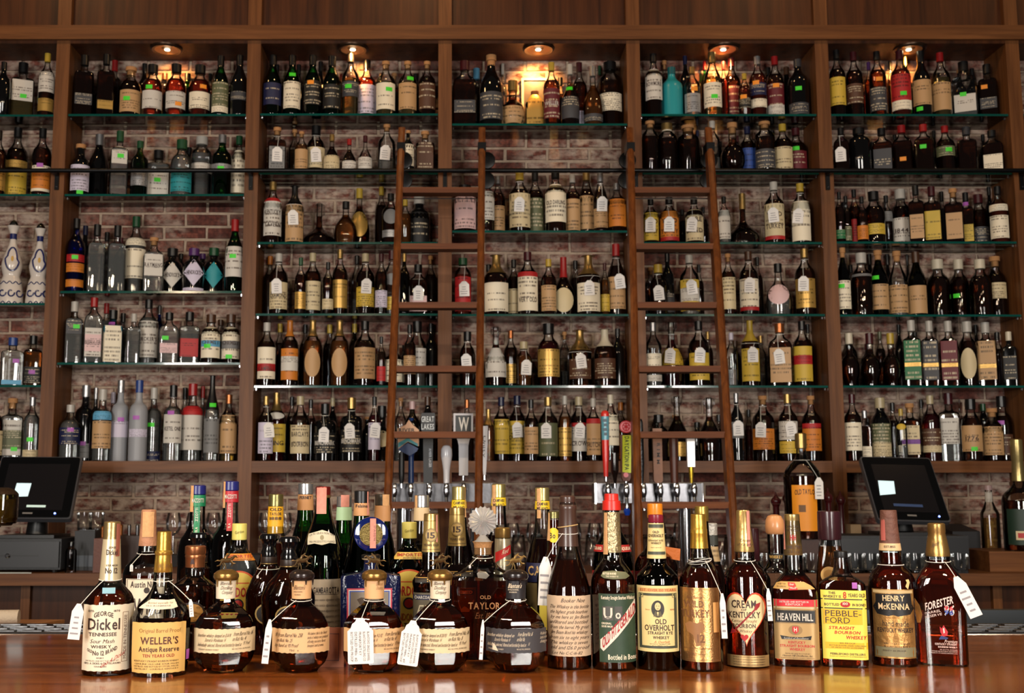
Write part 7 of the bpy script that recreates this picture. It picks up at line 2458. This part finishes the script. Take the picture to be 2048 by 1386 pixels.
# orange cap with a hanging square seal
b = fb('round bottle with orange cap and orange tab seal behind the maroon-capped bottle', 1313, [(1035, 14), (1080, 16), (1100, 24), (1116, 38), (1135, 43), (1300, 43)], Y=2.60, liq=WH, fill=1112, D=36)
b.closure([(1007, 14), (1008, 15.4), (1032, 15.8), (1036, 15)], plain('orange_cap', (232, 138, 32), .35, coat=.3), 'cap')
x_, z_ = b.loc(1348, 1106)
m = MB()
m.hexa([(-.018, 0, -.012), (.014, 0, -.017), (.014, .003, -.017), (-.018, .003, -.012)], [(-.018, 0, .014), (.016, 0, .009), (.016, .003, .009), (-.018, .003, .014)], plain('orange_wax_tab', (196, 104, 30), .4, bump=.3, bscale=100))
m.build('tab_seal', parent=b.root, loc=(x_, -.02, z_), smooth=False)
b = tall('amber bottle with bright gold cap behind the brass-labelled bottle', 1407, 2.66, 1012, 30, foil((222, 184, 84)), None, 0, CLR, WH, 36, neck=14)
b = tall('bottle with crumpled white foil over a dark neck, right behind the brass-labelled bottle', 1427, 2.80, 1046, 24, plain('white_foil', (196, 194, 188), .4, .3, bump=.9, bscale=100), plain('dark_neck', (56, 60, 56), .5), 20, CLR, WH, 36, neck=11, necklen=36)
c = L(b, 1416, 1094, 1444, 1124, plain('old_neck_label', (190, 164, 124), .55), 'shoulder_label')
pr(b, c, [('T', 'OLD 1850 RYE', 1420, 1100, 1442, 1105, PK, {'b': False}), ('T', 'KENTUCKY', 1422, 1110, 1442, 1114, PK, {'b': False})])
b = fb('flat dark maroon-topped bottle peeking out right of the flared gold capsule', 1512, [(1080, 9), (1124, 10), (1140, 20), (1160, 30), (1300, 30)], Y=2.66, liq=WHD, fill=1140, D=18)
b.closure([(1056, 8), (1057, 9.5), (1120, 10.5), (1122, 9)], plain('maroon_sleeve', (60, 26, 34), .35), 'capsule')
b = fb('clear bottle with round wooden ball stopper and black band label', 1554, [(1068, 16), (1120, 16), (1132, 22), (1150, 34), (1300, 36)], Y=2.58, liq=None, g=CLR, D=26)
b.closure([(1029, 6), (1032, 14), (1040, 18), (1052, 19.5), (1064, 19), (1068, 16)], plain('turned_maple', (200, 140, 92), .35, coat=.3), 'wooden_stopper', n=28)
c = L(b, 1538, 1108, 1570, 1120, ink('k'), 'neck_label')
pr(b, c, [('T', 'WHISKEY', 1541, 1111, 1568, 1117, 'g')])
b = fb('tapering amber bottle with tall dark maroon square cap and round gold seal', 1664, [(1078, 22), (1100, 24), (1140, 29), (1200, 32), (1300, 34)], Y=2.56, liq=AMB, fill=1092, D=20, p=5)
b.closure([(1022, 21), (1023, 23.4), (1072, 24), (1079, 23.5), (1080, 21)], plain('dark_maroon_cap', (58, 28, 36), .25, coat=.4), 'cap', n=4 if False else 20)
mb = MB()
b.shape(ell(1660, 1150, 17, 17, 30), plain('gold_seal', (190, 150, 90), .35, .7), mb, off=.001)
b.shape(ell(1660, 1150, 11, 11, 24), plain('gold_seal_inner', (170, 126, 70), .35, .7), mb, off=.0014)
b._put(mb, 'gold_seal')
# scalloped card behind the second horse bottle
m = MB()
pts = []
w_, h_ = .028, .078
for k in range(9):
    pts.append((-w_ + 2 * w_ * k / 8, h_ - (.001 if k % 2 else 0)))
pts += [(w_, 0), (-w_, 0)]
n = len(pts)
m.add([(a, 0, z_) for a, z_ in pts] + [(a, .003, z_) for a, z_ in pts], [tuple(range(n))[::-1], tuple(range(n, 2 * n))] + [(i, (i + 1) % n, (i + 1) % n + n, i + n) for i in range(n)], plain('copper_card', (150, 88, 62), .4, .4))
Yc = ground(1334, BAR)
o = m.build('scalloped_card', loc=(at(660, 1300, Yc)[0], Yc, BAR), smooth=False)
f_ = MB()
for q in ((-.018, -.0165, .012, .066), (.0165, .018, .012, .066), (-.018, .018, .0645, .066), (-.018, .018, .012, .0135)):
    f_.box(q[0], q[1], -.0006, 0, q[2], q[3], ink((90, 44, 34)))
f_.build('printed_frame', parent=o, smooth=False)
tag(o, 'copper-brown scalloped card standing between the dark-disc horse bottle and the navy bottle', 'card')
